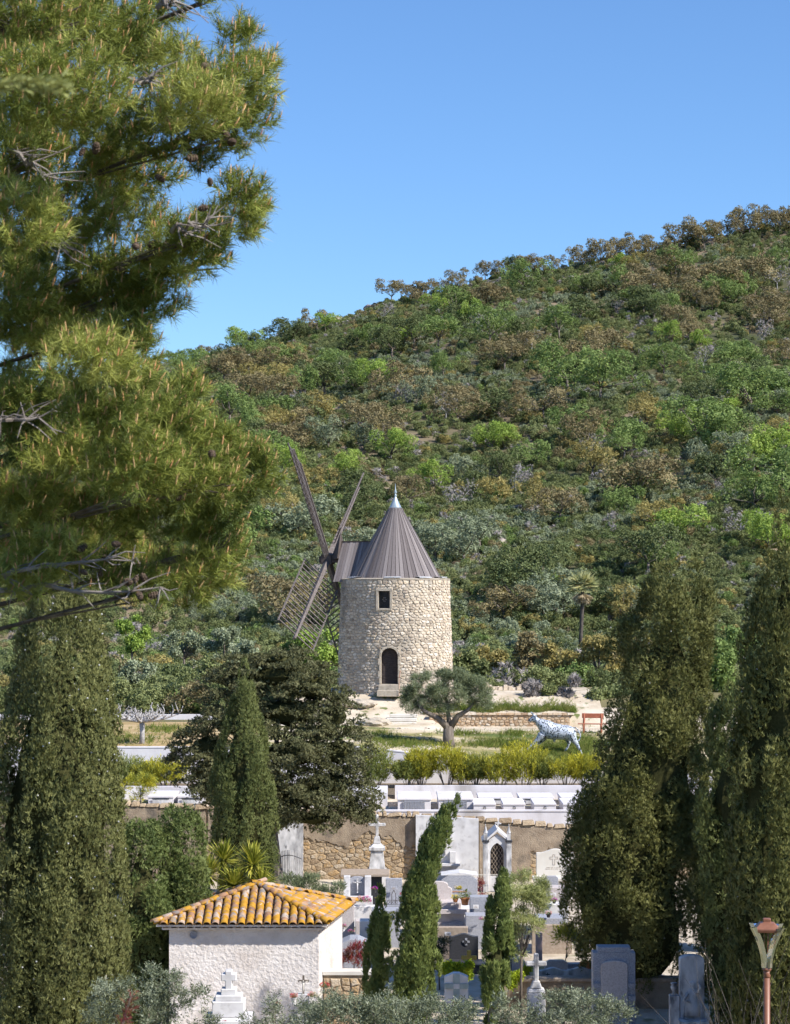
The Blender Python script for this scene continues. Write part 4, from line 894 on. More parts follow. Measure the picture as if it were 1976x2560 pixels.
# young wind-bent cypresses
z0 = g1(px_x(1040, 50), 50); zt = zpy(1998, 50); hf = lambda py: hfrac(py, 50, z0, zt)
cypress('cypress', 'young wind-bent cypress leaning right in front of the white panel', 1032, 50, z0, zt, [(0, .2), (hf(2520), .36), (hf(2420), .46), (hf(2330), .44), (hf(2240), .39), (hf(2150), .31), (hf(2080), .23), (hf(2030), .13), (1, .06)], 8, f_cyp_y, 230, 17000, .17, .11, group=G_C, elong=2.4, jag=.3, lean=lambda t: (float(np.interp(t, [0, .4, .62, .747, .847, .92, 1], [-.07, .05, .12, .25, .47, .70, 1.05])), 0), mix=(.5, 1.4, .35), core=.3, tilt=.75)
z0 = g1(px_x(1225, 47), 47); zt = zpy(2180, 47); hf = lambda py: hfrac(py, 47, z0, zt)
cypress('cypress', 'slender young cypress leaning slightly right among the central graves', 1222, 47, z0, zt, [(0, .1), (hf(2520), .22), (hf(2420), .28), (hf(2330), .29), (hf(2250), .2), (1, .04)], 9, f_cyp_y, 120, 9000, .12, .1, group=G_C, elong=2.6, jag=.25, lean=lambda t: (.34 * t * t, 0), mix=(.4, 1.5, .3), core=.4)
z0 = g1(px_x(940, 51), 51); zt = zpy(2222, 51); hf = lambda py: hfrac(py, 51, z0, zt)
cypress('cypress', 'smallest young cypress just left of the wind-bent one', 938, 51, z0, zt, [(0, .15), (hf(2500), .33), (hf(2430), .34), (hf(2350), .27), (hf(2290), .13), (1, .03)], 10, f_cyp_y, 120, 8500, .14, .1, group=G_C, elong=2.2, jag=.3, lean=lambda t: (.16 * t * t, 0), mix=(.4, 1.4, .35), core=.4)
# tall cypresses standing outside the frame on the right: they shade the right corner of the graveyard
pr = [(0, .9), (.12, 1.5), (.45, 1.5), (.75, .95), (1, .1)]
sh0 = cypress('cypress', 'tall cypress of the row beyond the right edge, first one', 2335, 53.6, g1(13.2, 53.6), g1(13.2, 54) + 14, pr, 12, f_cyp, 150, 5000, .5, .25, group=G_C, front=.5, core=.85)
sh0.scale = (.78, .78, .78)
for i, (x, y, k) in enumerate(((13.0, 59.3, .95), (15.0, 58.2, 1.0), (15.2, 61.2, 1.0), (13.2, 62.8, .9), (13.6, 49.0, .7), (16.8, 60, 1.1), (12.0, 50.8, .6), (14.6, 51.5, .8), (16.5, 55, 1.0))):
    c = copy_tree(sh0, label='tall cypress of the row beyond the right edge, %s one' % ORD[i + 1]); c.location = (x, y, g1(x, y)); c.scale = (k, k, k); c.rotation_euler = (0, 0, i * 1.3)
z0 = g1(px_x(1792, 71), 71); zt = zpy(1890, 71)
cypress('cypress', 'dark cypress in the gap behind the broad one', 1792, 71, z0, zt, [(0, .6), (.3, .95), (.6, .9), (.85, .55), (1, .15)], 13, f_cyp_g, 120, 9000, .34, .13, group=G_C, jag=.15)
# ---- dark spreading cypress in the middle
def spreading():
    rng = np.random.default_rng(14); d0 = 80.0; t = thing('spreading_cypress', 'wide dark spreading cypress left of the windmill', 'tree', (px_x(690, d0), d0, g1(px_x(690, d0), d0)))
    o = np.array(t.location); s = d0 / F
    lob = [(700, 1690, 130, 55), (790, 1720, 80, 65), (600, 1700, 95, 55), (560, 1730, 60, 50), (830, 1790, 75, 60), (720, 1780, 140, 70), (590, 1810, 110, 55), (850, 1880, 75, 65), (740, 1880, 150, 70), (520, 1870, 85, 60), (480, 1930, 55, 55), (560, 1960, 80, 60), (640, 1950, 120, 70),
           (830, 1960, 90, 60), (880, 2005, 65, 45), (760, 1990, 120, 60), (660, 2030, 80, 45), (780, 2045, 100, 32), (900, 2030, 45, 30), (700, 1650, 90, 30), (520, 1960, 40, 50)]
    C, RD, out = [], [], []
    for lx, ly, rx, ry in lob:
        k = int(rx * ry / 120) + 6
        for _ in range(k):
            a = rng.uniform(0, 6.283); r = math.sqrt(rng.random()); u = rx * r * math.cos(a); v = ry * r * math.sin(a); dy = rng.normal() * rx * .55 * s * math.sqrt(max(0, 1 - r * r * .7)) - .3 * s * rx
            c = np.array([(lx + u - CX) * s, d0 + dy, (HY - ly - v) * s]) - o; C.append(c); q = rng.uniform(.18, .34); RD.append((q * 1.35, q * 1.35, q * .75)); out.append(unit(c - np.array([0, 0, 3.4])))
    C, RD, out = np.array(C), np.array(RD), np.array(out); n = 43000
    p, ax, k, nv = clump_points(C, RD, n, rng, out, .5, .45, .6, (.6, .2, .7))
    V, Q, Rr = scatter(S_FLAT, p, ax, rng.uniform(.7, 1.3, n) * .108, rng, np.clip(rng.random(len(C))[k] * .55 + rng.random(n) * .4, 0, 1), nv)
    obj('crown', arr_mesh('crown', V, Q, Rr, f_macro), t)
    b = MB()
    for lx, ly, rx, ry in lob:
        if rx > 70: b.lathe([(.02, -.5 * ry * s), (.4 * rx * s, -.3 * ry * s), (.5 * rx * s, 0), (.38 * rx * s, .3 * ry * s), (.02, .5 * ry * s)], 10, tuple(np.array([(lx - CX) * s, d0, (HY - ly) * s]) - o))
    b.build('crown_core', m_inner, t)  # solid dark masses added inside the lobes to close the crown
    b = MB(); b.tube([(0, 0, -.3), (.05, 0, 1.2), (-.1, 0, 2.6), (.1, .1, 4.4)], [.26, .2, .17, .1], 9); b.build('trunk', m_bark, t)
    b = MB()
    for lx, ly, rx, ry in lob:
        if ly > 1985: continue
        e = Vector(np.array([(lx - CX) * s, d0, (HY - ly) * s]) - o); st = Vector((0, 0, max(1.3, e.z * .62))); b.tube([st, st.lerp(e, .5) + Vector((0, 0, -.15)), e], [.09, .06, .03], 5)
        for _ in range(4): b.tube([st.lerp(e, .6), e + Vector((rng.normal() * rx * s * .5, rng.normal() * .5, rng.normal() * ry * s * .4))], [.03, .01], 4)
    b.build('limbs', m_bark_dark, t)
spreading()
# ---- bushy broadleaf and olive trees
def leafy(name, label, px, d, lob, n, seed, mat, sprigs, ssize, trunk_pts=None, tr=.1, cat='tree', group=None, bark=None, z0=None, mix=(.9, .5, .8), limbs=True, q=(.14, .26), dens=190, deep=.6, flat=.85):
    """lob = ellipses (px, py, rx, ry) of the crown at distance d"""
    rng = np.random.default_rng(seed); x = px_x(px, d); z0 = ground_of(x, d) if z0 is None else z0; t = thing(name, label, cat, (x, d, z0), 0, group); o = np.array(t.location); s = d / F; C, RD, out = [], [], []
    for lx, ly, rx, ry in lob:
        for _ in range(max(4, int(rx * ry / dens))):
            a = rng.uniform(0, 6.283); r = math.sqrt(rng.random()); c = np.array([(lx + rx * r * math.cos(a) * .85 - CX) * s, d + rng.normal() * rx * s * deep * math.sqrt(max(.05, 1 - r * r)), (HY - ly - ry * r * math.sin(a) * .85) * s]) - o
            w = rng.uniform(*q); C.append(c); RD.append((w, w, w * flat)); out.append(unit(c - np.array([0, 0, (HY - ly - ry * .3) * s - z0])))
    C, RD, out = np.array(C), np.array(RD), np.array(out)
    p, ax, k, nv = clump_points(C, RD, n, rng, out, .5, .35, .3, mix)
    V, Q, Rr = scatter(sprigs, p, ax, rng.uniform(.7, 1.3, n) * ssize, rng, np.clip(rng.random(len(C))[k] * .4 + rng.random(n) * .55, 0, 1), nv if sprigs is not S_OLIVE else None)
    obj('crown', arr_mesh('crown', V, Q, Rr, mat), t)
    b = MB()
    if trunk_pts:
        for path, r0, r1 in trunk_pts:
            pts = [Vector(((a - CX) * s, dd, (HY - bb) * s)) - Vector(o) + Vector((0, d, 0)) for a, bb, dd in path]; m = len(pts); b.tube(pts, [r0 + (r1 - r0) * i / (m - 1) for i in range(m)], 9)
    else:
        top = Vector(C.mean(0)); b.tube([(0, 0, -.2), (top.x * .3, top.y * .3, top.z * .5), tuple(top)], [tr, tr * .7, tr * .3], 7)
        if limbs:
            for c in C[rng.choice(len(C), min(9, len(C)))]: b.tube([tuple(top * .55), tuple((top * .55 + Vector(c)) / 2 + Vector((0, 0, -.05))), tuple(c)], [tr * .45, tr * .28, tr * .1], 5)
    b.build('trunk', bark or m_bark, t, smooth=True)
    return t
# terrace olive
leafy('olive_tree', 'gnarled olive tree with three limbs on the lawn in front of the windmill', 1124, 108.5,
      [(1045, 1745, 35, 38), (1090, 1715, 50, 35), (1125, 1735, 60, 45), (1175, 1720, 50, 40), (1210, 1745, 28, 32), (1150, 1700, 60, 22), (1060, 1765, 40, 18), (1190, 1765, 35, 15), (1100, 1770, 50, 16), (1040, 1720, 25, 25)], 9000, 15, f_olive_t, S_OLIVE, .19,
      [([(1124, 1878, 0), (1121, 1845, 0), (1122, 1815, 0)], .32, .25), ([(1122, 1822, 0), (1095, 1795, -.2), (1062, 1778, -.3), (1045, 1760, -.3)], .19, .06), ([(1124, 1820, 0), (1122, 1795, .2), (1120, 1760, .3), (1110, 1730, .4)], .14, .05), ([(1126, 1820, 0), (1145, 1790, -.1), (1170, 1775, -.2), (1190, 1750, -.2)], .18, .05)], q=(.22, .36), dens=95)
# young olive among the graves
leafy('young_olive_tree', 'loose green young olive among the graves under the cream headstone', 1302, 61, [(1310, 2215, 55, 35), (1330, 2260, 50, 40), (1280, 2260, 38, 45), (1310, 2310, 45, 35), (1290, 2360, 24, 40), (1350, 2230, 28, 25)], 3800, 16, leafmat('young_olive_leaves', [(.15, .17, .065), (.24, .26, .10), (.34, .35, .17)], .4), S_OLIVE, .14, tr=.05, deep=.5)
# foreground olives
FO = 'olive trees in the foreground'
leafy('foreground_olive', 'grey-green olive foliage in front of the left cypress foot', 330, 42, [(300, 2490, 75, 45), (400, 2470, 55, 50), (470, 2500, 40, 40), (250, 2540, 50, 25), (360, 2550, 100, 35), (500, 2560, 40, 25)], 1500, 17, f_olive, S_OLIVE, .16, tr=.09, group=FO, q=(.1, .22), deep=.8)
leafy('foreground_olive', 'silvery olive foliage along the bottom below the wind-bent cypress', 1000, 40, [(850, 2540, 75, 35), (920, 2525, 70, 38), (1000, 2530, 70, 38), (1080, 2545, 70, 32), (1150, 2548, 50, 30), (1000, 2590, 200, 45), (780, 2565, 60, 30)], 2600, 18, f_olive, S_OLIVE, .16, tr=.1, group=FO, q=(.1, .22), deep=.8, dens=150)
leafy('foreground_olive', 'silvery olive foliage at the bottom in front of the blue-grey tomb', 1420, 41, [(1300, 2545, 60, 35), (1380, 2530, 60, 35), (1450, 2525, 60, 38), (1530, 2535, 40, 35), (1420, 2580, 150, 40), (1262, 2515, 26, 30)], 1900, 19, f_olive, S_OLIVE, .16, tr=.1, group=FO, q=(.1, .22), deep=.8, dens=150)
leafy('foreground_olive', 'thin olive shoots in front of the small house', 690, 44, [(690, 2520, 30, 30), (760, 2530, 45, 30), (820, 2500, 30, 40), (640, 2555, 40, 20), (720, 2565, 70, 25)], 620, 20, f_olive, S_OLIVE, .15, tr=.06, group=FO, q=(.1, .2), deep=.7)
# mid-distance trees behind the mill
MG = 'trees behind the mill terrace'
for i, (px, d, top, base, rx, mk, lab) in enumerate(((1160, 138, 1640, 1740, 52, 'holm', 'grey-green tree just right of the windmill foot'), (1235, 142, 1610, 1740, 58, 'yellow', 'olive-brown oak behind the olive tree crown'), (1330, 140, 1590, 1740, 62, 'brown', 'rusty oak below and left of the fan palm'),
        (1405, 138, 1600, 1745, 55, 'yellow', 'ochre oak in front of the fan palm foot'), (1500, 136, 1570, 1745, 62, 'yellow', 'tall ochre oak left of the broad cypress'), (1565, 140, 1580, 1745, 55, 'brown', 'brown oak half behind the broad cypress'),
        (800, 150, 1560, 1720, 62, 'bright', 'vivid green tree behind the lower sails'), (735, 152, 1600, 1720, 50, 'green', 'green tree left of the lower sail'), (345, 140, 1640, 1790, 60, 'grey', 'feathery grey-green tree behind the pollarded tree'),
        (440, 145, 1660, 1790, 55, 'dark', 'dark green tree right of the pollarded tree'), (520, 148, 1640, 1780, 60, 'holm', 'grey-green tree left of the dark spreading cypress'), (250, 142, 1670, 1790, 55, 'green', 'green tree beside the tall left cypress'),
        (620, 150, 1600, 1760, 55, 'grey', 'silvery tree behind the slim cypress tip'), (330, 190, 1540, 1650, 40, 'bright', 'small lime green tree above the pollarded tree'), (460, 180, 1580, 1680, 50, 'grey', 'soft grey wild olive above the dark tree'), (560, 175, 1560, 1690, 52, 'grey', 'round silver-green wild olive left of the sail'),
        (60, 140, 1650, 1790, 60, 'dark', 'dark tree behind the tall left cypress'), (1690, 124, 1590, 1760, 62, 'dark', 'dark tree behind the broad cypress'), (1600, 121, 1690, 1775, 45, 'holm', 'low grey-green tree left behind the broad cypress'), (1785, 122, 1600, 1770, 55, 'green', 'green tree seen right of the broad cypress'), (1930, 123, 1600, 1770, 60, 'dark', 'dark tree behind the right edge cypress'), (1545, 119.5, 1730, 1785, 34, 'dark', 'low dark shrub behind the bench'), (1505, 119, 1742, 1786, 26, 'holm', 'small grey-green shrub left behind the bench'), (1850, 138, 1560, 1745, 55, 'green', 'green tree between the right cypresses'))):
    cy = (top + base) / 2 - 12; ry = (base - top) / 2 * .86
    leafy('broadleaf_tree', lab, px, d, [(px, cy - ry * .35, rx * .62, ry * .6), (px - rx * .5, cy, rx * .5, ry * .6), (px + rx * .5, cy + ry * .05, rx * .5, ry * .65), (px, cy + ry * .4, rx * .8, ry * .5)], 900, 60 + i, H[mk], S_LEAF, .38, tr=.13, group=MG, q=(.35, .6), dens=260)
for i, (px, rx, lab) in enumerate(((1338, 26, 'grey twiggy bare shrub on the mill terrace, left one'), (1425, 24, 'grey twiggy bare shrub on the mill terrace, right one'))):
    leafy('bare_shrub', lab, px, 119, [(px, 1725, rx, 26), (px, 1745, rx * 1.2, 18)], 700, 90 + i, H['bare'], S_CYP, .28, cat='shrub', tr=.05, bark=m_bark_grey, q=(.2, .4), mix=(.7, 1, .5), group='bare grey shrubs')
leafy('green_shrub', 'small green shrub between the two bare grey shrubs', 1382, 119.5, [(1382, 1728, 26, 22), (1382, 1745, 30, 14)], 500, 92, H['holm'], S_LEAF, .3, cat='shrub', tr=.05, q=(.2, .4))
# ---- oleander hedge on the terrace
OG = 'oleanders in front of the white upper wall'
ol = [(322, 60, 'g', 'loose oleander beside the tall left cypress'), (372, 45, 'y', 'yellow-green oleander right of the pale one at far left'), (420, 55, 'y', 'bright yellow oleander left of the dark spreading cypress'), (945, 55, 'g', 'tall green oleander at the left end of the main row'), (1015, 42, 'g', 'sparse grey-green oleander second in the main row'),
      (1058, 50, 'y', 'golden oleander below the white wall slope'), (1110, 55, 'y', 'golden oleander under the olive trunk'), (1150, 45, 'y', 'yellow oleander just right of the olive trunk'), (1192, 42, 'g', 'thin dull oleander in the middle of the row'), (1240, 55, 'y', 'broad yellow oleander left of the bull'), (1310, 60, 'y', 'tallest yellow oleander below the bull front legs'), (1362, 45, 'g', 'dull oleander below the bull belly'), (1408, 52, 'y', 'yellow oleander below the bull hind legs'), (1460, 48, 'y', 'yellow oleander beside the broad cypress')]
for i, (px, rx, c, lab) in enumerate(ol):
    d = 101.8; base = 1976; top = {945: 1862, 1310: 1852, 1058: 1872, 1110: 1868, 1240: 1872}.get(px, 1886) if px > 800 else 1900; s = d / F; rng = np.random.default_rng(120 + i); x = px_x(px, d); z0 = -9.62; n = int(520 * rng.uniform(.75, 1.25)); lowf = rng.uniform(.12, .42); top += rng.uniform(-6, 26); px += rng.uniform(-9, 9); x = px_x(px, d); rx *= rng.uniform(.8, 1.3)
    t = thing('oleander', lab, 'shrub', (x, d, z0), 0, OG); Hh = zpy(top, d) - z0
    rr = np.sqrt(rng.random(n)); a = rng.uniform(0, 6.283, n); hgt = (lowf + (1 - lowf) * rng.random(n)) * Hh * (1 - .25 * rr); w = rx * s * .85
    p = np.stack([np.cos(a) * rr * w * (.55 + .6 * hgt / Hh), np.sin(a) * rr * w * .7, hgt], 1); ax = np.stack([np.cos(a) * rr * .5, np.sin(a) * rr * .5, np.ones(n)], 1) + rng.normal(size=(n, 3)) * .25
    V, Q, Rr = scatter(S_LANCE, p, ax, rng.uniform(.24, .42, n), rng, np.clip(.35 * rng.random(n) + .5 * hgt / Hh * rng.random(n) + .2, 0, 1)); obj('foliage', arr_mesh('foliage', V, Q, Rr, f_olean if c == 'y' else f_olean_g), t)
    b = MB()
    for q in p[rng.choice(n, 14)]: b.tube([(q[0] * .2, q[1] * .2, -.1), (q[0] * .6, q[1] * .6, q[2] * .5), tuple(q)], [.018, .013, .007], 4)
    b.build('stems', m_bark, t)
leafy('oleander', 'low yellow-green oleander spilling over the left wall end', 352, 96, [(330, 1985, 40, 22), (365, 1978, 35, 20), (345, 1960, 30, 15)], 420, 140, f_olean, S_LANCE, .26, cat='shrub', tr=.03, group=OG, q=(.15, .3))
# ---- yuccas behind the small house
YG = 'yuccas behind the small house'
def yucca(px, py, d, L, n, seed, lab):
    rng = np.random.default_rng(seed); x = px_x(px, d); z0 = g1(x, d); t = thing('yucca', lab, 'plant', (x, d, z0), 0, YG); hz_ = zpy(py, d) - z0
    V, Q, Rr = [], [], []
    for i in range(n):
        a = rng.uniform(0, 6.283); e = rng.uniform(-.5, 1.45); l = L * rng.uniform(.75, 1.1); dv = np.array([math.cos(a) * math.cos(e), math.sin(a) * math.cos(e), math.sin(e)]); sd = unit(np.cross(dv, [0, 0, 1.0]) + 1e-6) * .032; b0 = np.array([0, 0, hz_]); k = len(V)
        mid = b0 + dv * l * .55; tip = b0 + dv * l + np.array([0, 0, -.08 * l])
        V += [b0 - sd * .6, b0 + sd * .6, mid + sd, tip, mid - sd]; Q.append([k, k + 1, k + 2, k + 4]); Q.append([k + 4, k + 2, k + 3, k + 3]); Rr += [rng.random()] * 5
    tri = [[q[0], q[1], q[2]] for q in Q[::2]] + [[q[0], q[2], q[3]] for q in Q[::2]] + [[q[0], q[1], q[2]] for q in Q[1::2]]
    obj('leaves', arr_mesh('leaves', np.array(V), np.array(tri), np.array(Rr), f_yucca), t); MB().tube([(0, 0, -.1), (.03, 0, hz_ * .5), (0, 0, hz_)], [.1, .08, .07], 8).build('trunk', m_bark, t)
yucca(632, 2165, 62, .82, 190, 1, 'tallest yucca rosette right behind the roof apex'); yucca(560, 2152, 62.8, .75, 170, 2, 'yucca rosette left of the tallest one'); yucca(585, 2215, 61.6, .72, 170, 3, 'low yucca rosette between the others'); yucca(520, 2190, 62.2, .75, 170, 4, 'leftmost yucca rosette beside the conifer bush'); yucca(655, 2215, 61.5, .68, 150, 5, 'lowest right yucca rosette touching the roof hip')
# ---- pollarded bare tree
def pollard():
    d = 106.5; x = px_x(355, d); z0 = g1(x, d); t = thing('pollarded_tree', 'bare pollarded plane tree with knotted grey branches on the left grass', 'tree', (x, d, z0)); s = d / F; r = random.Random(5)
    MB().tube([(0, 0, -.2), (.02, 0, .5), (0, 0, 1.12)], [.145, .115, .13], 10).build('trunk', m_bark_grey, t, smooth=True)
    for k, (a, L) in enumerate(((-.05, 1.75), (.5, 1.1), (1.2, 1.0), (2.2, 1.2), (3.05, 1.85), (3.5, 1.2), (4.5, 1.0), (5.5, 1.3))):
        b = MB(); p = Vector((0, 0, 1.08)); dv = Vector((math.cos(a), math.sin(a), .05)); pts = [p.copy()]
        for i in range(5): p = p + dv * L / 5 + Vector((r.uniform(-.04, .04), r.uniform(-.04, .04), .028 * i)); pts.append(p.copy())
        b.tube(pts, [.09, .075, .06, .05, .045, .04], 7)
        for q in pts[1:]:
            for _ in range(2):
                e = q + Vector((r.uniform(-.16, .16), r.uniform(-.16, .16), r.uniform(.08, .34))); m = q.lerp(e, .5) + Vector((r.uniform(-.08, .08), r.uniform(-.08, .08), 0)); b.tube([q, m, e], [.035, .025, .03], 5)
                for _ in range(2): b.tube([e, e + Vector((r.uniform(-.13, .13), r.uniform(-.13, .13), r.uniform(.05, .25)))], [.022, .01], 4)
        b.build('branch', m_bark_grey, t, smooth=True)
pollard()
# ---- fan palm at the foot of the hill
def palm():
    d = 222; px = 1452; x = px_x(px, d); s = d / F; zt = zpy(1470, d); z0 = ground_of(x, d); t = thing('fan_palm', 'tall fan palm with a skirt of dead fronds at the foot of the hill', 'palm', (x, d, z0)); h = zt - z0; rng = np.random.default_rng(9)
    MB().tube([(0, 0, -.3), (.05, 0, h * .35), (.2, 0, h * .8), (.22, 0, h)], [.26, .2, .19, .22], 10).build('trunk', m_bark_dark, t, smooth=True)
    for nm, n, e0, e1, L, mt in (('fronds', 60, -.3, 1.45, 1.9, f_palm), ('dead_fronds', 50, -1.45, -.6, 1.5, f_skirt)):
        V, Q, Rr = [], [], []
        for i in range(n):
            a = rng.uniform(0, 6.283); e = rng.uniform(e0, e1); dv = np.array([math.cos(a) * math.cos(e), math.sin(a) * math.cos(e), math.sin(e)]); b0 = np.array([.22, 0, h - (.25 if e < -.6 else 0)]); l = L * rng.uniform(.8, 1.1); c = b0 + dv * l * .45; rr = rng.random(); sd = unit(np.cross(dv, [0, 0, 1.0]) + 1e-5)
            for j in range(11):
                q = (j - 5) / 5 * 1.15; f = dv * math.cos(q) + sd * math.sin(q); f = unit(f + np.array([0, 0, -.12])); w = unit(np.cross(f, dv + sd * .01 + rng.normal(size=3) * .3)) * .075; k = len(V); V += [c - w, c + w, c + f * l * .6]; Q.append([k, k + 1, k + 2]); Rr += [rr] * 3
            k = len(V); w = sd * .02; V += [b0 - w, b0 + w, c]; Q.append([k, k + 1, k + 2]); Rr += [rr] * 3
        obj(nm, arr_mesh(nm, np.array(V), np.array(Q), np.array(Rr), mt), t)
palm()
# ---- bare thicket at the right edge
tk = thing('bare_thicket', 'tangle of bare grey-brown stems behind the lamp', 'shrub', (px_x(1900, 40), 40, g1(px_x(1900, 40), 40))); r = random.Random(8); b = MB()
for i in range(75):
    x = r.uniform(-.6, .9); y = r.uniform(-.3, .9); h = r.uniform(2.5, 5.6); p = [Vector((x, y, -.2))]; dv = Vector((r.uniform(-.15, .2), r.uniform(-.2, .2), 1))
    for k in range(6): p.append(p[-1] + dv * h / 6); dv = (dv + Vector((r.uniform(-.3, .3), r.uniform(-.3, .3), 0))).normalized()
    b.tube(p, [.022 if i < 12 else .012, .011, .009, .008, .006, .004, .002], 4)
    for k in range(3): q = p[2 + k]; b.tube([q, q + Vector((r.uniform(-.4, .4), r.uniform(-.4, .4), r.uniform(.2, .7)))], [.006, .002], 3)
b.build('stems', m_bark_dark, tk)  # dark bark colour stands in for the shade over these stems
# ---- grass on the lawn, green strip above the stone wall, weeds
rng = np.random.default_rng(77); pts = []
for px, py, rx, ry, n in ((1020, 1862, 90, 9, 500), (1250, 1860, 90, 12, 700), (1400, 1880, 75, 22, 1700), (1470, 1870, 40, 30, 800), (1060, 1888, 110, 8, 400), (960, 1850, 60, 10, 250), (1330, 1900, 110, 10, 900), (1150, 1835, 60, 6, 160), (1290, 1835, 50, 6, 160), (945, 1835, 30, 6, 80), (1000, 1742, 50, 5, 120), (330, 1850, 80, 14, 300), (410, 1825, 60, 10, 300)):
    qx, qy = px + rx * .55 * rng.normal(size=n), py + ry * .55 * rng.normal(size=n); lo, hi = np.full(n, 104.2), np.full(n, 121.0)
    for _k in range(22):
        md = (lo + hi) / 2; up_ = HY - gz(px_x(qx, md), md) / md * F > qy; lo = np.where(up_, md, lo); hi = np.where(up_, hi, md)
    ok = lo > 104.4; pts += list(zip(px_x(qx, lo)[ok], lo[ok], gz(px_x(qx, lo), lo)[ok]))
for _ in range(1900):
    x = rng.uniform(1.5, 9.6); y = 116.2 + abs(rng.normal()) * .6 + .4 * math.sin(x * 1.3) ** 2
    if y > 116.25: pts.append((x, y, g1(x, y)))
pts = np.array(pts); n = len(pts); V, Q, Rr = scatter([sprig_blades(rng, 9, .5, .035, .5, 1.0) for _ in range(4)], pts, rng.normal(size=(n, 3)) * .12 + np.array([0, 0, 1]), rng.uniform(.14, .34, n), rng)
obj('grass', arr_mesh('grass', V, Q, Rr, f_grass), kind='stuff', label='tufts of green grass on the lawn and along the stone wall', cat='grass')

# ---- loose stones on the bare ground of the terrace
rng = np.random.default_rng(88); n = 900; x = rng.uniform(-7, 10, n); y = rng.uniform(105, 121, n); keep = np.sin(x * 1.7 + y) * np.sin(y * 1.3 - x * .6) > -.2; x, y = x[keep], y[keep]
o8 = np.array([(1, 0, 0), (-1, 0, 0), (0, 1, 0), (0, -1, 0), (0, 0, .6), (.6, .6, .3), (-.5, .6, .2)], float); f8 = np.array([(0, 5, 4), (5, 2, 4), (2, 6, 4), (6, 1, 4), (1, 3, 4), (3, 0, 4)])
V, Q, Rr = scatter([(o8, f8)], np.stack([x, y, gz(x, y) + .005], 1), np.array([[0, 0, 1.0]]) + rng.normal(size=(len(x), 3)) * .2, rng.uniform(.02, .085, len(x)) * np.where(rng.random(len(x)) < .06, 2, 1), rng); obj('loose_stones', arr_mesh('loose_stones', V, Q, Rr, m_rubble), kind='stuff', label='loose pale stones scattered over the mill terrace', cat='stones')
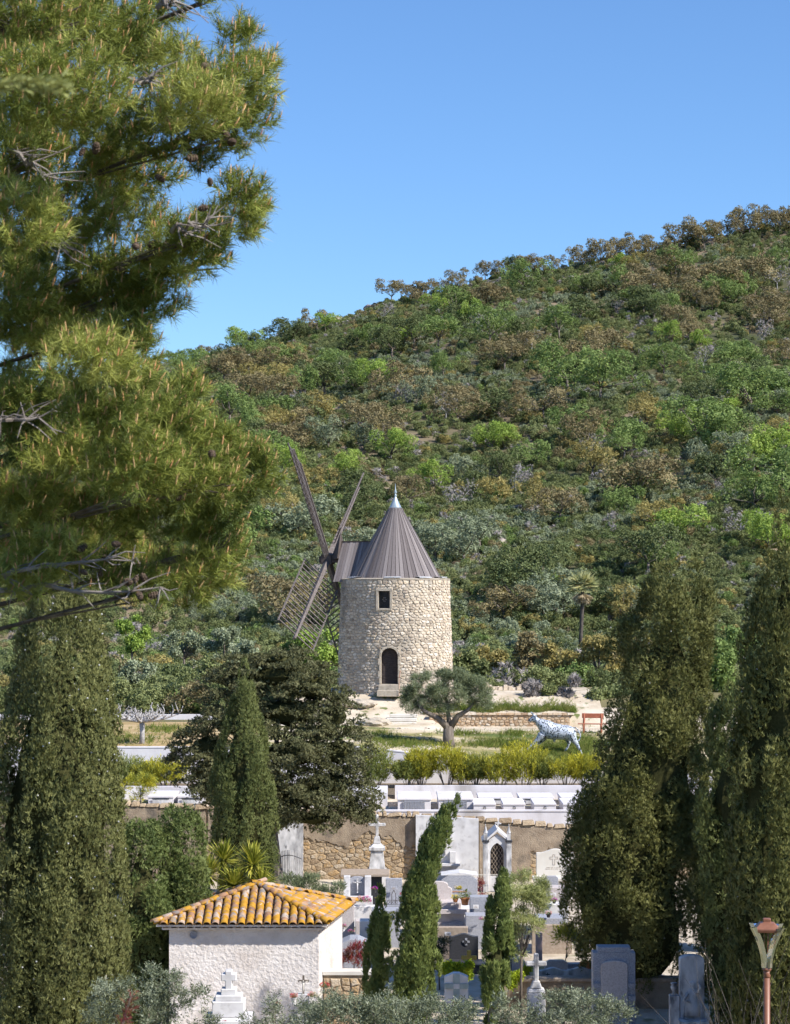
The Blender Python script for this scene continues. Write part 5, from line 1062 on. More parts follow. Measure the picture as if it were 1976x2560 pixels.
# ------------------------------------------------------------------ the pine in the left foreground
def pine():
    rng = np.random.default_rng(99); D0 = 12.5; t = thing('pine_tree', 'large pine with long yellow-green needles filling the upper left', 'tree', (-4.2, 13.2, -6.0)); o = np.array(t.location); s = D0 / F
    lob = [(60, 60, 190, 120, 0), (230, 90, 150, 110, .3), (110, 230, 220, 110, -.6), (330, 150, 90, 80, .8), (400, 30, 70, 40, .5), (500, 5, 60, 25, .2), (440, 180, 80, 60, 0), (590, 100, 40, 45, .1), (650, 190, 38, 55, .2), (560, 220, 90, 60, 0), (600, 300, 80, 60, .1), (480, 280, 110, 70, -.3), (360, 330, 130, 70, .2), (520, 390, 80, 45, .3), (200, 380, 150, 70, .4), (40, 420, 120, 90, 0), (330, 440, 120, 60, .7), (600, 500, 55, 45, .1), (630, 545, 30, 35, .3), (560, 570, 80, 40, .2), (470, 600, 90, 55, 0),
           (330, 560, 110, 55, .9), (180, 540, 120, 70, .3), (40, 560, 110, 90, -.4), (420, 680, 80, 55, .1), (520, 650, 45, 35, .2), (300, 690, 120, 65, .2), (140, 700, 140, 70, .4), (20, 740, 100, 80, .1), (400, 770, 50, 30, .2), (330, 800, 60, 45, .3), (230, 810, 110, 60, .6), (350, 890, 35, 40, .2), (220, 920, 110, 65, -.5), (330, 970, 60, 50, .1), (450, 1000, 55, 50, .0), (130, 1010, 110, 70, .2), (250, 1050, 120, 60, -.4), (400, 1070, 90, 60, -.2), (520, 1110, 60, 45, 0), (600, 1150, 55, 45, .1), (640, 1190, 45, 45, .1), (60, 1120, 100, 80, .4), (180, 1160, 130, 70, 0), (330, 1180, 130, 80, -.3), (490, 1200, 110, 70, -.1), (560, 1270, 55, 55, .1), (110, 1290, 130, 70, .3), (270, 1290, 120, 60, .3), (420, 1310, 120, 60, .2), (540, 1370, 55, 60, .2), (500, 1450, 70, 50, .2), (420, 1430, 70, 40, .4), (80, 1400, 110, 40, .5), (470, 1505, 40, 22, .3), (20, 1470, 60, 30, .2), (200, 1390, 80, 25, .6), (30, 960, 70, 50, .6), (60, 880, 60, 40, .9), (110, 1340, 130, 40, .5), (250, 1360, 110, 35, .7), (330, 1420, 90, 35, .6), (60, 1250, 90, 60, .2), (20, 330, 90, 60, .3), (260, 480, 90, 50, .6), (280, 745, 90, 55, .3), (180, 865, 120, 55, .2), (60, 820, 100, 60, .5), (300, 855, 60, 40, .1), (120, 780, 100, 50, .4), (20, 1020, 80, 60, .3), (30, 650, 80, 50, .5), (150, 620, 100, 40, .7), (60, 1450, 110, 40, -.1), (230, 1440, 100, 35, .0), (360, 1475, 70, 30, .1), (140, 1380, 100, 35, -.1)]
    # outside the frame on the left the crown goes on
    lob += [(-150 - 160 * i, 100 + 210 * j, 170, 130, .3) for i in range(3) for j in range(7)]
    P_, A_x, S_, K = [], [], [], []; limbs = MB(); twigs = MB()
    trunk_x = -4.2
    for li, (lx, ly, rx, ry, dd) in enumerate(lob):
        d = D0 + dd * 1.6; sl = d / F; c = np.array([(lx - CX) * sl, d, (HY - ly) * sl])
        inside = lx > 0; k = int(rx * ry / (66 if inside else 600)) + 8
        a = rng.normal(size=(k, 3)); a = unit(a) * rng.random((k, 1)) ** (1 / 2.4); q = c + a * np.array([rx * sl, min(rx, ry) * sl * 1.3, ry * sl])
        tocl = unit(c - np.array([trunk_x, 13.2, c[2] - .3])); ax = tocl * .5 + np.array([0, -.1, .62]) + unit(a) * .55 + rng.normal(size=(k, 3)) * .35
        P_.append(q); A_x.append(ax); K += [rng.random()] * k
        # limb from the trunk and twigs to the shoots
        if li % 5 == 0 and lx > -330:
            e = Vector(c); st = Vector((trunk_x, 13.6, c[2] - .35 * abs(c[0] - trunk_x) * .5)); m1 = st.lerp(e, .55) + Vector((0, .35, -.1)); limbs.tube([st - Vector(o), m1 - Vector(o), e - Vector(o)], [.03, .016, .006], 5)
            for j in range(0, k, 5): qq = Vector(q[j]); twigs.tube([m1.lerp(e, rng.uniform(.2, 1)) - Vector(o), e.lerp(qq, .6) - Vector(o) + Vector((0, 0, -.02)), qq - Vector(o)], [.007, .005, .0035], 4)
    Pp = np.concatenate(P_); Ax = np.concatenate(A_x); K = np.array(K); n = len(Pp)
    V, Q, Rr = scatter(S_PINE, Pp - o, Ax, rng.uniform(.09, .13, n), rng, np.clip(K * .45 + rng.random(n) * .5, 0, 1))
    obj('needles', arr_mesh('needles', V, Q, Rr, f_pine), t)
    limbs.build('limbs', m_bark_dark, t, smooth=True); twigs.build('twigs', m_bark, t)
    # orange-tan candles at the shoot tips
    cv = np.array([(1, 0, 0), (-.5, .87, 0), (-.5, -.87, 0), (.8, 0, .6), (-.4, .7, .6), (-.4, -.7, .6), (0, 0, 1)], float) * np.array([.1, .1, 1.0]); cf = np.array([(0, 1, 4), (0, 4, 3), (1, 2, 5), (1, 5, 4), (2, 0, 3), (2, 3, 5), (3, 4, 6), (4, 5, 6), (5, 3, 6)])
    i = np.where((rng.random(n) < .75) & (Pp[:, 0] > -3.2))[0]; ax = unit(Ax[i]) * .6 + np.array([0, 0, .9]) + rng.normal(size=(len(i), 3)) * .15
    V, Q, Rr = scatter([(cv, cf)], Pp[i] - o + unit(Ax[i]) * .085, ax, rng.uniform(.035, .065, len(i)), rng); m_candle = M('pine_candles', [(.36, .25, .11), (.46, .30, .14), (.46, .22, .10)], src='rnd', scale=2)
    obj('candles', arr_mesh('candles', V, Q, Rr, m_candle), t, kind='stuff')
    # cones
    b = MB(); b.lathe([(.004, -.04), (.016, -.034), (.024, -.02), (.020, -.013), (.027, -.004), (.022, .004), (.025, .014), (.018, .02), (.018, .03), (.008, .04)], 9); cm = b.mesh('pine_cone', M('pine_cone', [(.05, .032, .022), (.12, .085, .06)], scale=40, bump=.5))
    spots = [(415, 270), (560, 250), (565, 335), (580, 355), (400, 445), (525, 455), (508, 520), (535, 570), (385, 610), (340, 615), (240, 370), (205, 380), (150, 490), (300, 675), (515, 165), (360, 940), (340, 1190), (450, 1245), (480, 1245), (530, 1135), (290, 1360), (205, 1370), (250, 1430), (295, 1440), (298, 1455), (320, 1455), (340, 1448), (360, 1445), (350, 1490), (385, 1488), (210, 1430), (262, 1395), (120, 455), (480, 395), (175, 205), (170, 190), (100, 95), (5, 80)]
    for q, (a, c) in enumerate(spots):
        d = D0 + rng.uniform(-.5, .2); ob = obj('pine_cone', cm, t, Vector(P(a, c, d)) - Vector(o)); ob.rotation_euler = (rng.uniform(1, 2.6), 0, rng.uniform(0, 6)); sc_ = rng.uniform(.6, .95); ob.scale = (sc_, sc_, sc_)
    # grey dead twigs low in the crown
    r = random.Random(6); m_twig = M('dead_pine_twig', [(.15, .125, .11), (.27, .24, .22)], scale=12)
    for (a0, b0, a1, b1) in ((-60, 1440, 330, 1400), (-40, 1470, 400, 1480), (-60, 1060, 130, 1040), (20, 375, 110, 430), (95, 590, 150, 600), (320, 190, 390, 205), (430, 580, 520, 545), (395, 12, 440, 4)):
        p0, p1 = P(a0, b0, D0 - .2), P(a1, b1, D0 - .3); b = MB(); pts = [p0.lerp(p1, k / 6) + Vector((0, r.uniform(-.05, .05), r.uniform(-.03, .03))) - Vector(o) for k in range(7)]; b.tube(pts, [.017, .015, .013, .011, .009, .006, .003], 5)
        for q in pts[1:]:
            for _ in range(4): e = q + Vector((r.uniform(-.05, .22), r.uniform(-.1, .1), r.uniform(-.13, .12))); b.tube([q, q.lerp(e, .5) + Vector((0, 0, r.uniform(-.02, .03))), e], [.006, .004, .002], 4)
        b.build('dead_twig', m_twig, t)
    MB().tube([(0, 0, 0), (.1, 0, 4), (-.1, .1, 8), (.1, 0, 13)], [.3, .25, .2, .1], 10).build('trunk', m_bark, t, smooth=True)
pine()
# near cypress sprig at the left edge, out of focus, on its own tree outside the frame
def near_sprig():
    d = 5.0; t = thing('conifer_bough', 'blurred pale green conifer bough poking in at the upper left edge', 'branch', P(-160, 235, d)); rng = np.random.default_rng(12); o = np.array(t.location); pts = []
    main = [P(-160, 235, d), P(-40, 215, d), P(60, 208, d), P(140, 214, d)]
    MB().tube([q - Vector(o) for q in main], [.008, .006, .004, .002], 5).build('stem', m_bark, t)
    V = []; A = []
    for _ in range(420):
        u = rng.random() * 3; i = min(int(u), 2); q = np.array(main[i].lerp(main[i + 1], u - i)); dv = np.array([1.0, rng.normal() * .3, rng.normal() * .32]); V.append(q + dv * rng.random() * .03 - o); A.append(dv)
    a, b, c = scatter(S_CYP, np.array(V), np.array(A), rng.uniform(.015, .028, 420), rng); obj('foliage', arr_mesh('foliage', a, b, c, leafmat('pale_scales', [(.2, .21, .07), (.3, .31, .12)], .3)), t)
near_sprig()
# ------------------------------------------------------------------ graves
def outline(shape, w, h):
    if shape == 'clip': c = min(.3 * w, .3 * h); return [(-w, 0), (w, 0), (w, h - c * .8), (w - c * 1.3, h), (-w + c * 1.3, h), (-w, h - c * .8)]
    if shape == 'round': r = w * .36; return [(-w, 0), (w, 0)] + [(w * math.cos(a), h - r + r * math.sin(a)) for a in np.linspace(0, math.pi, 17)]
    if shape == 'arch': return [(-w, 0), (w, 0)] + [(w * math.cos(a), h - w + w * math.sin(a)) for a in np.linspace(0, math.pi, 17)]
    if shape == 'ogee': return [(-w, 0), (w, 0)] + [(x, h - .2 * w * (1 - math.cos(math.pi * min(1, abs(x) / w / .85))) * .5) for x in np.linspace(w, -w, 21)]
    if shape == 'gable': return [(-w, 0), (w, 0), (w, h - .33 * w), (.25 * w, h), (-.25 * w, h), (-w, h - .33 * w)]
    if shape == 'shoulder':
        q = [(w, h - .72 * w), (w * .98, h - .6 * w), (w * .93, h - .5 * w), (w * .84, h - .44 * w), (w * .72, h - .42 * w), (w * .70, h - .26 * w)] + [(w * .7 * math.cos(a), h - .26 * w + .26 * w * math.sin(a)) for a in np.linspace(.15, math.pi / 2, 6)]
        return [(-w, 0), (w, 0)] + q + [(-x, z) for x, z in q[-2::-1]]
    return [(-w, 0), (w, 0), (w, h), (-w, h)]
def stele(name, label, px0, px1, pyt, d, mat, shape='rect', thick=.18, cat='gravestone', group='gravestones', ledger=None, z0=None, lmat=None, lw=1.15, border=None):
    s = d / F; px = (px0 + px1) / 2; x = px_x(px, d); z0 = g1(x, d) - .05 if z0 is None else z0; t = thing(name, label, cat, (x, d, z0), 0, group); w = (px1 - px0) / 2 * s; h = (HY - pyt) * s - z0
    MB().prism(outline(shape, w, h), -thick / 2, thick / 2).build('headstone', mat, t, bevel=.012)
    if border: MB().prism([(a * .86, .08 + b * .88) for a, b in outline(shape, w, h)], -thick / 2 - .015, -thick / 2 + .01).build('inset_panel', border, t)
    if ledger:
        L, lh = ledger; MB().box((0, -thick / 2 - L / 2 - .004, lh / 2), (2 * w * lw, L, lh)).build('ledger', lmat or mat, t, bevel=.01); MB().box((0, -thick / 2 - L / 2 - .004, lh + .032), (2 * w * lw + .1, L + .06, .06)).build('ledger_slab', lmat or mat, t, bevel=.01)
    return t, w, h, s
def cross_mb(h, arm, th, at=.68, y=0.0, dep=None):
    dep = dep or th; return MB().prism([(-th / 2, 0), (th / 2, 0), (th / 2, h * at - th / 2), (arm, h * at - th / 2), (arm, h * at + th / 2), (th / 2, h * at + th / 2), (th / 2, h), (-th / 2, h), (-th / 2, h * at + th / 2), (-arm, h * at + th / 2), (-arm, h * at - th / 2), (-th / 2, h * at - th / 2)], y - dep / 2, y + dep / 2)
def figure_mb(h, y=0.0, z=0.0):
    b = MB(); b.tube([(0, y, z), (0.01 * h, y - .01, z + h * .28), (0, y, z + h * .5), (0, y, z + h * .78)], [.035 * h, .06 * h, .07 * h, .085 * h], 7); b.lathe([(.0, -.09 * h), (.055 * h, -.04 * h), (.06 * h, .02 * h), (.0, .08 * h)], 8, (0, y - .02, z + h * .93))
    for sx in (-1, 1): b.tube([(sx * .06 * h, y, z + h * .78), (sx * .22 * h, y, z + h * .86), (sx * .4 * h, y, z + h * .93)], [.04 * h, .03 * h, .022 * h], 6)
    return b
m_flower = {c: M(c + '_petals', v, src='rnd', scale=3, trans=.2) for c, v in {'pink': [(.55, .08, .30), (.70, .30, .42)], 'magenta': [(.50, .03, .38), (.62, .10, .50)], 'red': [(.45, .02, .03), (.62, .08, .09)], 'yellow': [(.62, .48, .02), (.75, .60, .05)], 'salmon': [(.62, .25, .22), (.70, .45, .40), (.5, .12, .14)], 'white': [(.7, .66, .6), (.6, .5, .3)]}.items()}
def flowers(label, px, py, d, r, cols, seed, pot=None, name='flower_bunch', green=True, potmat=None, cat='flowers', zs=.7):
    rng = np.random.default_rng(seed); s = d / F; c = P(px, py, d); t = thing(name, label, cat, c, 0, 'flowers on the graves'); R_ = r * s
    if pot:
        ph = pot * s; MB().lathe([(R_ * .42, -ph), (R_ * .55, -ph * .4), (R_ * .66, -ph * .12), (R_ * .74, -ph * .12), (R_ * .74, .0), (R_ * .6, .0), (R_ * .55, -.02)], 18).build('pot', potmat or m_terra, t, smooth=False)
    if green:
        n = 60; p = unit(rng.normal(size=(n, 3))) * R_ * rng.uniform(.3, 1, (n, 1)); p[:, 2] = abs(p[:, 2]) * zs; V, Q, Rr = scatter(S_LEAF, p, p + np.array([0, 0, .02]), rng.uniform(.5, .9, n) * R_ * .45, rng); obj('leaves', arr_mesh('leaves', V, Q, Rr, f_cyp_y), t)
    for i, cname in enumerate(cols):
        n = 34; p = unit(rng.normal(size=(n, 3))) * R_ * rng.uniform(.75, 1.1, (n, 1)); p[:, 2] = abs(p[:, 2]) * zs + .02
        if len(cols) > 1: p[:, 0] = p[:, 0] * .6 + (i - (len(cols) - 1) / 2) * R_ * .9 / len(cols) * 1.6
        V, Q, Rr = scatter(S_LEAF, p, p, rng.uniform(.6, 1, n) * R_ * .42, rng, nrm=p); obj('petals', arr_mesh('petals', V, Q, Rr, m_flower[cname]), t)
    return t
# 1 tall cross monument
d = 84.0; s = d / F; x = px_x(943, d); z0 = g1(x, d); t = thing('cross_monument', 'tall weathered marble cross on a tapering pedestal against the brown wall', 'monument', (x, d, z0), 0, 'gravestones'); zz = lambda py: (HY - py) * s - z0
MB().box((0, 0, zz(2180) / 2), (60 * s, .9, zz(2180))).build('plinth', m_marble, t, bevel=.02)
MB().box((0, 0, (zz(2180) + zz(2126)) / 2), (42 * s, .62, zz(2126) - zz(2180)), top=(.72, .72)).box((0, 0, zz(2176)), (48 * s, .72, 7 * s)).build('pedestal', m_stained, t, bevel=.015)
MB().box((0, 0, zz(2121)), (40 * s, .6, 8 * s)).box((0, 0, zz(2113)), (36 * s, .52, 9 * s), top=(.5, .5)).box((0, 0, zz(2100)), (18 * s, .3, 17 * s), top=(.7, .7)).build('cornice', m_stained, t, bevel=.01)
c = cross_mb(zz(2040) - zz(2092), 18 * s, 7 * s, .58, dep=.14); c.tube([(6.5 * s * math.cos(a), -.02, (zz(2040) - zz(2092)) * .58 + 6.5 * s * math.sin(a)) for a in np.linspace(0, 6.2832, 17)], .028, 6)
for ax_, az_ in ((-18 * s, .58), (18 * s, .58), (0, 1.0)): c.lathe([(0, -.07), (.06, -.03), (.06, .03), (0, .07)], 8, (ax_, 0, (zz(2040) - zz(2092)) * az_))
o = c.build('cross', m_stained, t, bevel=.01); o.location = (0, 0, zz(2092))
# 2-3 crucifix tomb with slab roof
d = 78.5; s = d / F; x = px_x(908, d); z0 = g1(x, d); t = thing('slab_tomb', 'dark flat slab on a stone vault behind the crucifix tomb', 'tomb', (x, d, z0), 0, 'gravestones'); zz = lambda py: (HY - py) * s - z0
MB().box((5 * s, .5, zz(2187)), (122 * s, 1.5, .09)).build('slab', m_tan, t, bevel=.01); MB().box((5 * s, .6, zz(2190) / 2), (84 * s, 1.1, zz(2190))).build('vault', m_granite_d, t)
d = 76.8; s = d / F; x = px_x(894, d); z0 = g1(x, d); t = thing('crucifix_tomb', 'speckled granite tomb with two pillars and a crucifix in an arched slab', 'tomb', (x, d, z0), 0, 'gravestones'); zz = lambda py: (HY - py) * s - z0
for sx in (-1, 1): MB().box((sx * 26 * s, 0, (zz(2190) + 0) / 2), (16 * s, .34, zz(2190))).build('pillar', m_marble, t, bevel=.01)
q = outline('round', 18 * s, zz(2192)); MB().prism(q, .02, .14).build('slab', m_granite, t, bevel=.008)
cr = cross_mb(36 * s, 11 * s, 3.4 * s, .72, dep=.06); o = cr.build('crucifix', m_stained, t); o.location = (0, -.05, zz(2232)); f = figure_mb(26 * s, -.05, 4 * s).build('figure', m_marble, o, smooth=True)
MB().box((0, -.62, zz(2238) / 2), (76 * s, .9, zz(2238))).build('base', m_marble, t, bevel=.01)
MB().box((14 * s, -1.35, zz(2250) / 2), (60 * s, .5, zz(2250))).build('trough', m_marble, t, bevel=.012)
flowers('pink and red geraniums in the trough of the crucifix tomb', 908, 2254, 75.3, 19, ['salmon', 'pink'], 1, zs=.55); flowers('bright magenta flower ball right of the crucifix tomb', 936, 2224, 76.2, 9, ['magenta'], 2, pot=8, potmat=m_granite_d); flowers('tiny magenta flower left of the crucifix tomb', 842, 2224, 77, 5, ['magenta'], 3, green=False)
# 4 pale granite tomb beside the roof
t, w, h, s = stele('gravestone', 'pale grey granite tomb with curved side wall beside the roof corner', 852, 886, 2246, 70.5, m_granite_p, 'round', .3)
MB().box((.36, -.35, h * .32), (15 * s, .5, h * .66)).build('side_block', m_granite_p, t, bevel=.01)
t, w, h, s = stele('gravestone', 'low white marble block right of the roof corner', 900, 945, 2300, 69.0, m_marble, 'rect', .6)
stele('gravestone', 'blue-grey granite gabled ledger above the red-leaved shrub', 845, 926, 2343, 65.0, m_granite, 'gable', .9)
flowers('pink flowers in a pale pot near the roof corner', 858, 2318, 66.5, 9, ['pink'], 4, pot=10, potmat=m_marble); flowers('lilac flower ball on the ledger near the roof corner', 878, 2331, 66.2, 8, ['pink'], 5)
flowers('yellow daisy bush behind the smallest young cypress', 975, 2300, 68, 24, ['yellow'], 6, cat='flowers'); flowers('small yellow flowers beside the trough', 946, 2248, 75, 7, ['yellow'], 7)
stele('gravestone', 'blue-grey granite stone left of the wind-bent cypress', 965, 1006, 2196, 77.5, m_granite, 'rect', .2, ledger=(1.3, .35)); stele('gravestone', 'low grey granite box behind the yellow daisies', 930, 1000, 2272, 72, m_granite, 'rect', .8)
d = 73.5; s = d / F; x = px_x(985, d); z0 = g1(x, d); t = thing('iron_grave_lantern', 'small rusty wrought iron frame on a grave left of the wind-bent cypress', 'grave ornament', (x, d, (HY - 2262) * s))
b = MB(); k = 36 * s
for sx in (-1, 1): b.tube([(sx * 5 * s, 0, 0), (sx * 5 * s, 0, k * .75), (0, 0, k)], .012, 5)
for j in range(4): b.tube([(-14 * s + j * 7 * s + 3 * s * math.cos(a), 0, 6 * s + 3 * s * math.sin(a)) for a in np.linspace(0, 6.28, 11)], .008, 4)
b.tube([(-18 * s, 0, 11 * s), (18 * s, 0, 11 * s)], .01, 4).tube([(-18 * s, 0, 1 * s), (18 * s, 0, 1 * s)], .01, 4); b.build('frame', m_bark_dark, t)
MB().box((0, .1, -.35), (50 * s, .6, .7)).build('base', m_granite, t)
# 9-12 centre
t, w, h, s = stele('gravestone', 'large blue-grey granite headstone with clipped corners behind the flower pots', 1104, 1194, 2188, 79.0, m_granite, 'clip', .2, border=m_granite); MB().prism([(-w * 1.02, h), (w * 1.02, h), (0, h + .1)], -.1, .9).build('top_slab', m_marble, t)
rl_ = random.Random(9); b = MB()
for i in range(14): b.box((-w * .42 + i * w * .062, -.126, h * .55), (w * .035, .01, w * rl_.choice((.05, .07))))
b.build('lettering', m_terra, t)
t, w, h, s = stele('gravestone', 'pale pink granite headstone with stepped shoulders on a broad base', 1062, 1131, 2203, 74.0, m_granite_p, 'shoulder', .16)
zz = lambda py, dd=73.2: (HY - py) * dd / F - t.location.z
for (a, c, top, bot, yy) in ((1056, 1152, 2257, 2274, -.25), (1048, 1165, 2272, 2284, -.45), (1052, 1160, 2284, 2345, -.38)):
    MB().box(((a + c) / 2 * s - 1096.5 * s, yy, (zz(top) + zz(bot)) / 2), ((c - a) * s, 1.1 if bot < 2290 else .9, zz(top) - zz(bot) - .004)).build('base_step', m_granite_p, t, bevel=.012)
MB().prism([((q - 1096.5) * s, zz(y)) for q, y in ((1102, 2335), (1158, 2335), (1158, 2306), (1140, 2300), (1120, 2306), (1102, 2308))], -.9, -.86).build('plaque', m_granite, t); MB().box(((1076 - 1096.5) * s, -.88, zz(2306)), (34 * s, .04, 22 * s)).build('plaque', m_granite, t)
MB().box(((1166 - 1096.5) * s, -.4, zz(2272) - .35), (26 * s, .8, .7)).build('side_ledge', m_marble, t, bevel=.01)
flowers('yellow-green succulent in the small terracotta pot', 1139, 2247, 73.0, 11, ['yellow'], 11, pot=9); flowers('grey-green plant in the large terracotta pot', 1163, 2245, 72.9, 17, [], 12, pot=18, name='potted_plant', cat='plant', zs=1.3); flowers('cream and yellow bouquet behind the terracotta pots', 1145, 2224, 74.6, 11, ['white', 'yellow'], 13)
stele('gravestone', 'plain blue-grey granite block right of the terracotta pots', 1175, 1232, 2240, 72.5, m_granite, 'rect', .5); stele('gravestone', 'low blue-grey granite step in front of the plain block', 1164, 1228, 2285, 71.6, m_granite, 'rect', .7)
stele('gravestone', 'broad tan stone slab behind the dark photo headstone', 1067, 1170, 2317, 69.6, m_tan, 'rect', .25)
t, w, h, s = stele('gravestone', 'dark grey headstone with a round photo medallion above the yellow cross', 1124, 1196, 2334, 68.4, m_granite_d, 'ogee', .2, ledger=(1.0, .25))
MB().prism([(a * 1, b_) for a, b_ in ((-.11, .03), (-.11, -.03), (-.035, -.03), (-.035, -.11), (.035, -.11), (.035, -.03), (.11, -.03), (.11, .03), (.035, .03), (.035, .11), (-.035, .11), (-.035, .03))][::-1], -.13, -.1).build('medallion', m_granite, t).location = (.07, 0, h * .78)
b = MB(); b.lathe([(.001, -.05), (.06, -.05), (.06, -.03), (.001, -.03)], 14); o = b.build('photo', m_black, t); o.rotation_euler = (RAD(90), 0, 0); o.location = (.05, -.17, h * .77)
d = 67.0; s = d / F; x = px_x(1173, d); t = thing('yellow_cross', 'plain yellow wooden cross half hidden by the slender cypress', 'cross', (x, d, (HY - 2425) * s), 0, 'crosses'); cross_mb(49 * s, 19 * s, 10 * s, .62, dep=.09).build('cross', M('yellow_paint', [(.62, .36, .07), (.68, .42, .10)], scale=5), t, bevel=.006)
MB().box((0, .02, -.5), (.2, .2, 1.0)).build('foot', m_granite_d, t)
# hedges, dark plant, bouquet
leafy('box_hedge', 'bright lime clipped hedge below the yellow cross', 1140, 62.5, [(1110, 2428, 22, 20), (1140, 2420, 25, 22), (1170, 2426, 25, 22), (1140, 2448, 50, 14)], 1100, 201, f_box, S_LEAF, .13, cat='hedge', tr=.03, q=(.1, .18), group='lime green hedges', limbs=False)
leafy('box_hedge', 'bright lime hedge clump left of the stone cross', 1270, 61.5, [(1262, 2435, 18, 18), (1285, 2438, 16, 18), (1272, 2455, 26, 10)], 620, 202, f_box, S_LEAF, .13, cat='hedge', tr=.03, q=(.1, .18), group='lime green hedges', limbs=False)
leafy('box_hedge', 'tiny lime hedge just left of the stone cross shaft', 1320, 63, [(1318, 2434, 17, 9)], 220, 203, f_box, S_LEAF, .12, cat='hedge', tr=.03, q=(.08, .14), group='lime green hedges', limbs=False)
leafy('dark_shrub', 'dark spiky shrub left of the photo headstone', 1100, 65, [(1098, 2360, 22, 22), (1110, 2385, 24, 25), (1085, 2395, 18, 20)], 420, 204, f_dark, S_LANCE, .17, cat='shrub', tr=.03, q=(.1, .2))
leafy('red_shrub', 'red-leaved photinia shrub right of the small house', 884, 61.5, [(868, 2398, 16, 24), (888, 2402, 20, 24), (908, 2398, 16, 26)], 420, 205, f_red, S_LANCE, .17, cat='shrub', tr=.03, q=(.1, .2), mix=(.5, 1.2, .4))
leafy('rosemary_shrub', 'feathery grey-green shrub behind the roof hip', 805, 67, [(740, 2225, 30, 22), (785, 2222, 35, 25), (830, 2235, 30, 25), (780, 2245, 60, 18)], 700, 206, f_olive_t, S_LANCE, .2, cat='shrub', tr=.03, q=(.12, .24), mix=(.4, 1.2, .4))
leafy('rust_plant', 'small rust-red plant left of the gothic niche', 1203, 81, [(1203, 2222, 8, 13)], 90, 207, f_red, S_LANCE, .16, cat='plant', tr=.02, q=(.08, .15))
t, w, h, s = stele('gravestone', 'blue-grey granite tomb under the bright bouquet', 1236, 1296, 2356, 68.6, m_granite, 'rect', .3, ledger=(1.4, .3)); flowers('bouquet of yellow, magenta and red flowers right of the slender cypress', 1262, 2350, 68.2, 22, ['yellow', 'magenta', 'red'], 14)
stele('gravestone', 'pale headstone with clipped corners behind the iron cross', 1251, 1314, 2396, 66.0, m_granite_p, 'clip', .16)
d = 65.2; s = d / F; x = px_x(1277, d); t = thing('iron_cross', 'black openwork iron cross in front of the clipped pale headstone', 'cross', (x, d, (HY - 2432) * s), 0, 'crosses'); b = MB(); k = 52 * s
for sx in (-.03, .03): b.tube([(sx, 0, 0), (sx * .8, 0, k * .7), (sx * .5, 0, k)], .009, 5)
for q in np.linspace(.05, .95, 12): b.tube([(.028 * math.cos(a), 0, k * q + .028 * math.sin(a)) for a in np.linspace(0, 6.28, 9)], .007, 4)
for q in np.linspace(-1, 1, 8): b.tube([(q * 14 * s + .028 * math.cos(a), 0, k * .78 + .028 * math.sin(a)) for a in np.linspace(0, 6.28, 9)], .007, 4)
b.tube([(-16 * s, 0, k * .78 - .03), (16 * s, 0, k * .78 - .03)], .009, 5).tube([(-16 * s, 0, k * .78 + .03), (16 * s, 0, k * .78 + .03)], .009, 5); b.build('cross', m_black, t); MB().box((0, .05, -.45), (.18, .18, .9)).build('foot', m_granite_p, t)
stele('gravestone', 'pale clipped headstone right of the stone cross', 1362, 1420, 2400, 65.0, m_granite_p, 'clip', .16); stele('gravestone', 'small rust-orange headstone left of the blue-grey tomb', 1450, 1484, 2402, 64.5, m_terra, 'round', .14); stele('gravestone', 'low blue-grey granite stone left of the rust-orange one', 1416, 1452, 2408, 65.4, m_granite, 'rect', .3)
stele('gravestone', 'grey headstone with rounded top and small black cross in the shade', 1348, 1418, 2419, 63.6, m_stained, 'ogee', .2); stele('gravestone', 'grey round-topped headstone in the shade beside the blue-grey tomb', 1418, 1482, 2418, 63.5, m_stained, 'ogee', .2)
d = 63.4; s = d / F; t = thing('small_cross', 'small black cross fixed on the shaded rounded headstone', 'cross', (px_x(1370, d), d, (HY - 2446) * s), 0, 'crosses'); cross_mb(14 * s, 5.5 * s, 1.8 * s, .66, dep=.03).build('cross', m_black, t)
lw2 = thing('low_grave_wall', 'low dark stone wall below the shaded graves', 'wall', (px_x(1475, 62.4), 62.4, -12.4)); s = 62.4 / F
MB().box((0, .2, (12.4 + (HY - 2452) * s) / 2), (470 * s, .4, 12.4 + (HY - 2452) * s)).build('wall', m_plaster, lw2); MB().box((0, .18, 12.4 + (HY - 2450) * s), (474 * s, .5, .1)).build('capping', m_tan, lw2, bevel=.015)
# 22 stone cross
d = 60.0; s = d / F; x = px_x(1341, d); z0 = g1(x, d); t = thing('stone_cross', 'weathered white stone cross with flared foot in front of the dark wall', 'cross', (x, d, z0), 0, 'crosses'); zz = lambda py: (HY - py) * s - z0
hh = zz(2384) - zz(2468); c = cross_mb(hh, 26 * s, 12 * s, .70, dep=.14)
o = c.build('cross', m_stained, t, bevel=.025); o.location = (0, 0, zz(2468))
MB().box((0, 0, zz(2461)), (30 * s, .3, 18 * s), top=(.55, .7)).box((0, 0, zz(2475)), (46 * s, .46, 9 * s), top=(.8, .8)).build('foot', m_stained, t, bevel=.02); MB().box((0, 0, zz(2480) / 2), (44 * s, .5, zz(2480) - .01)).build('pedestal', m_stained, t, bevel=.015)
# 23 gabled marble stele
t, w, h, s = stele('gravestone', 'gabled white marble headstone with a grey-green inlaid cross', 1112, 1171, 2431, 54.0, m_marble, 'gable', .2)
MB().box((0, -.115, h * .5), (16 * s, .03, h * .98)).box((0, -.116, h - 33 * s), (59 * s + .01, .032, 13 * s)).build('inlaid_cross', M('green_marble', [(.25, .31, .31), (.37, .43, .43)], scale=6, rough=.5), t); MB().box((0, -.135, h - 33 * s), (15 * s, .02, 12 * s)).build('plaque', m_stained, t)
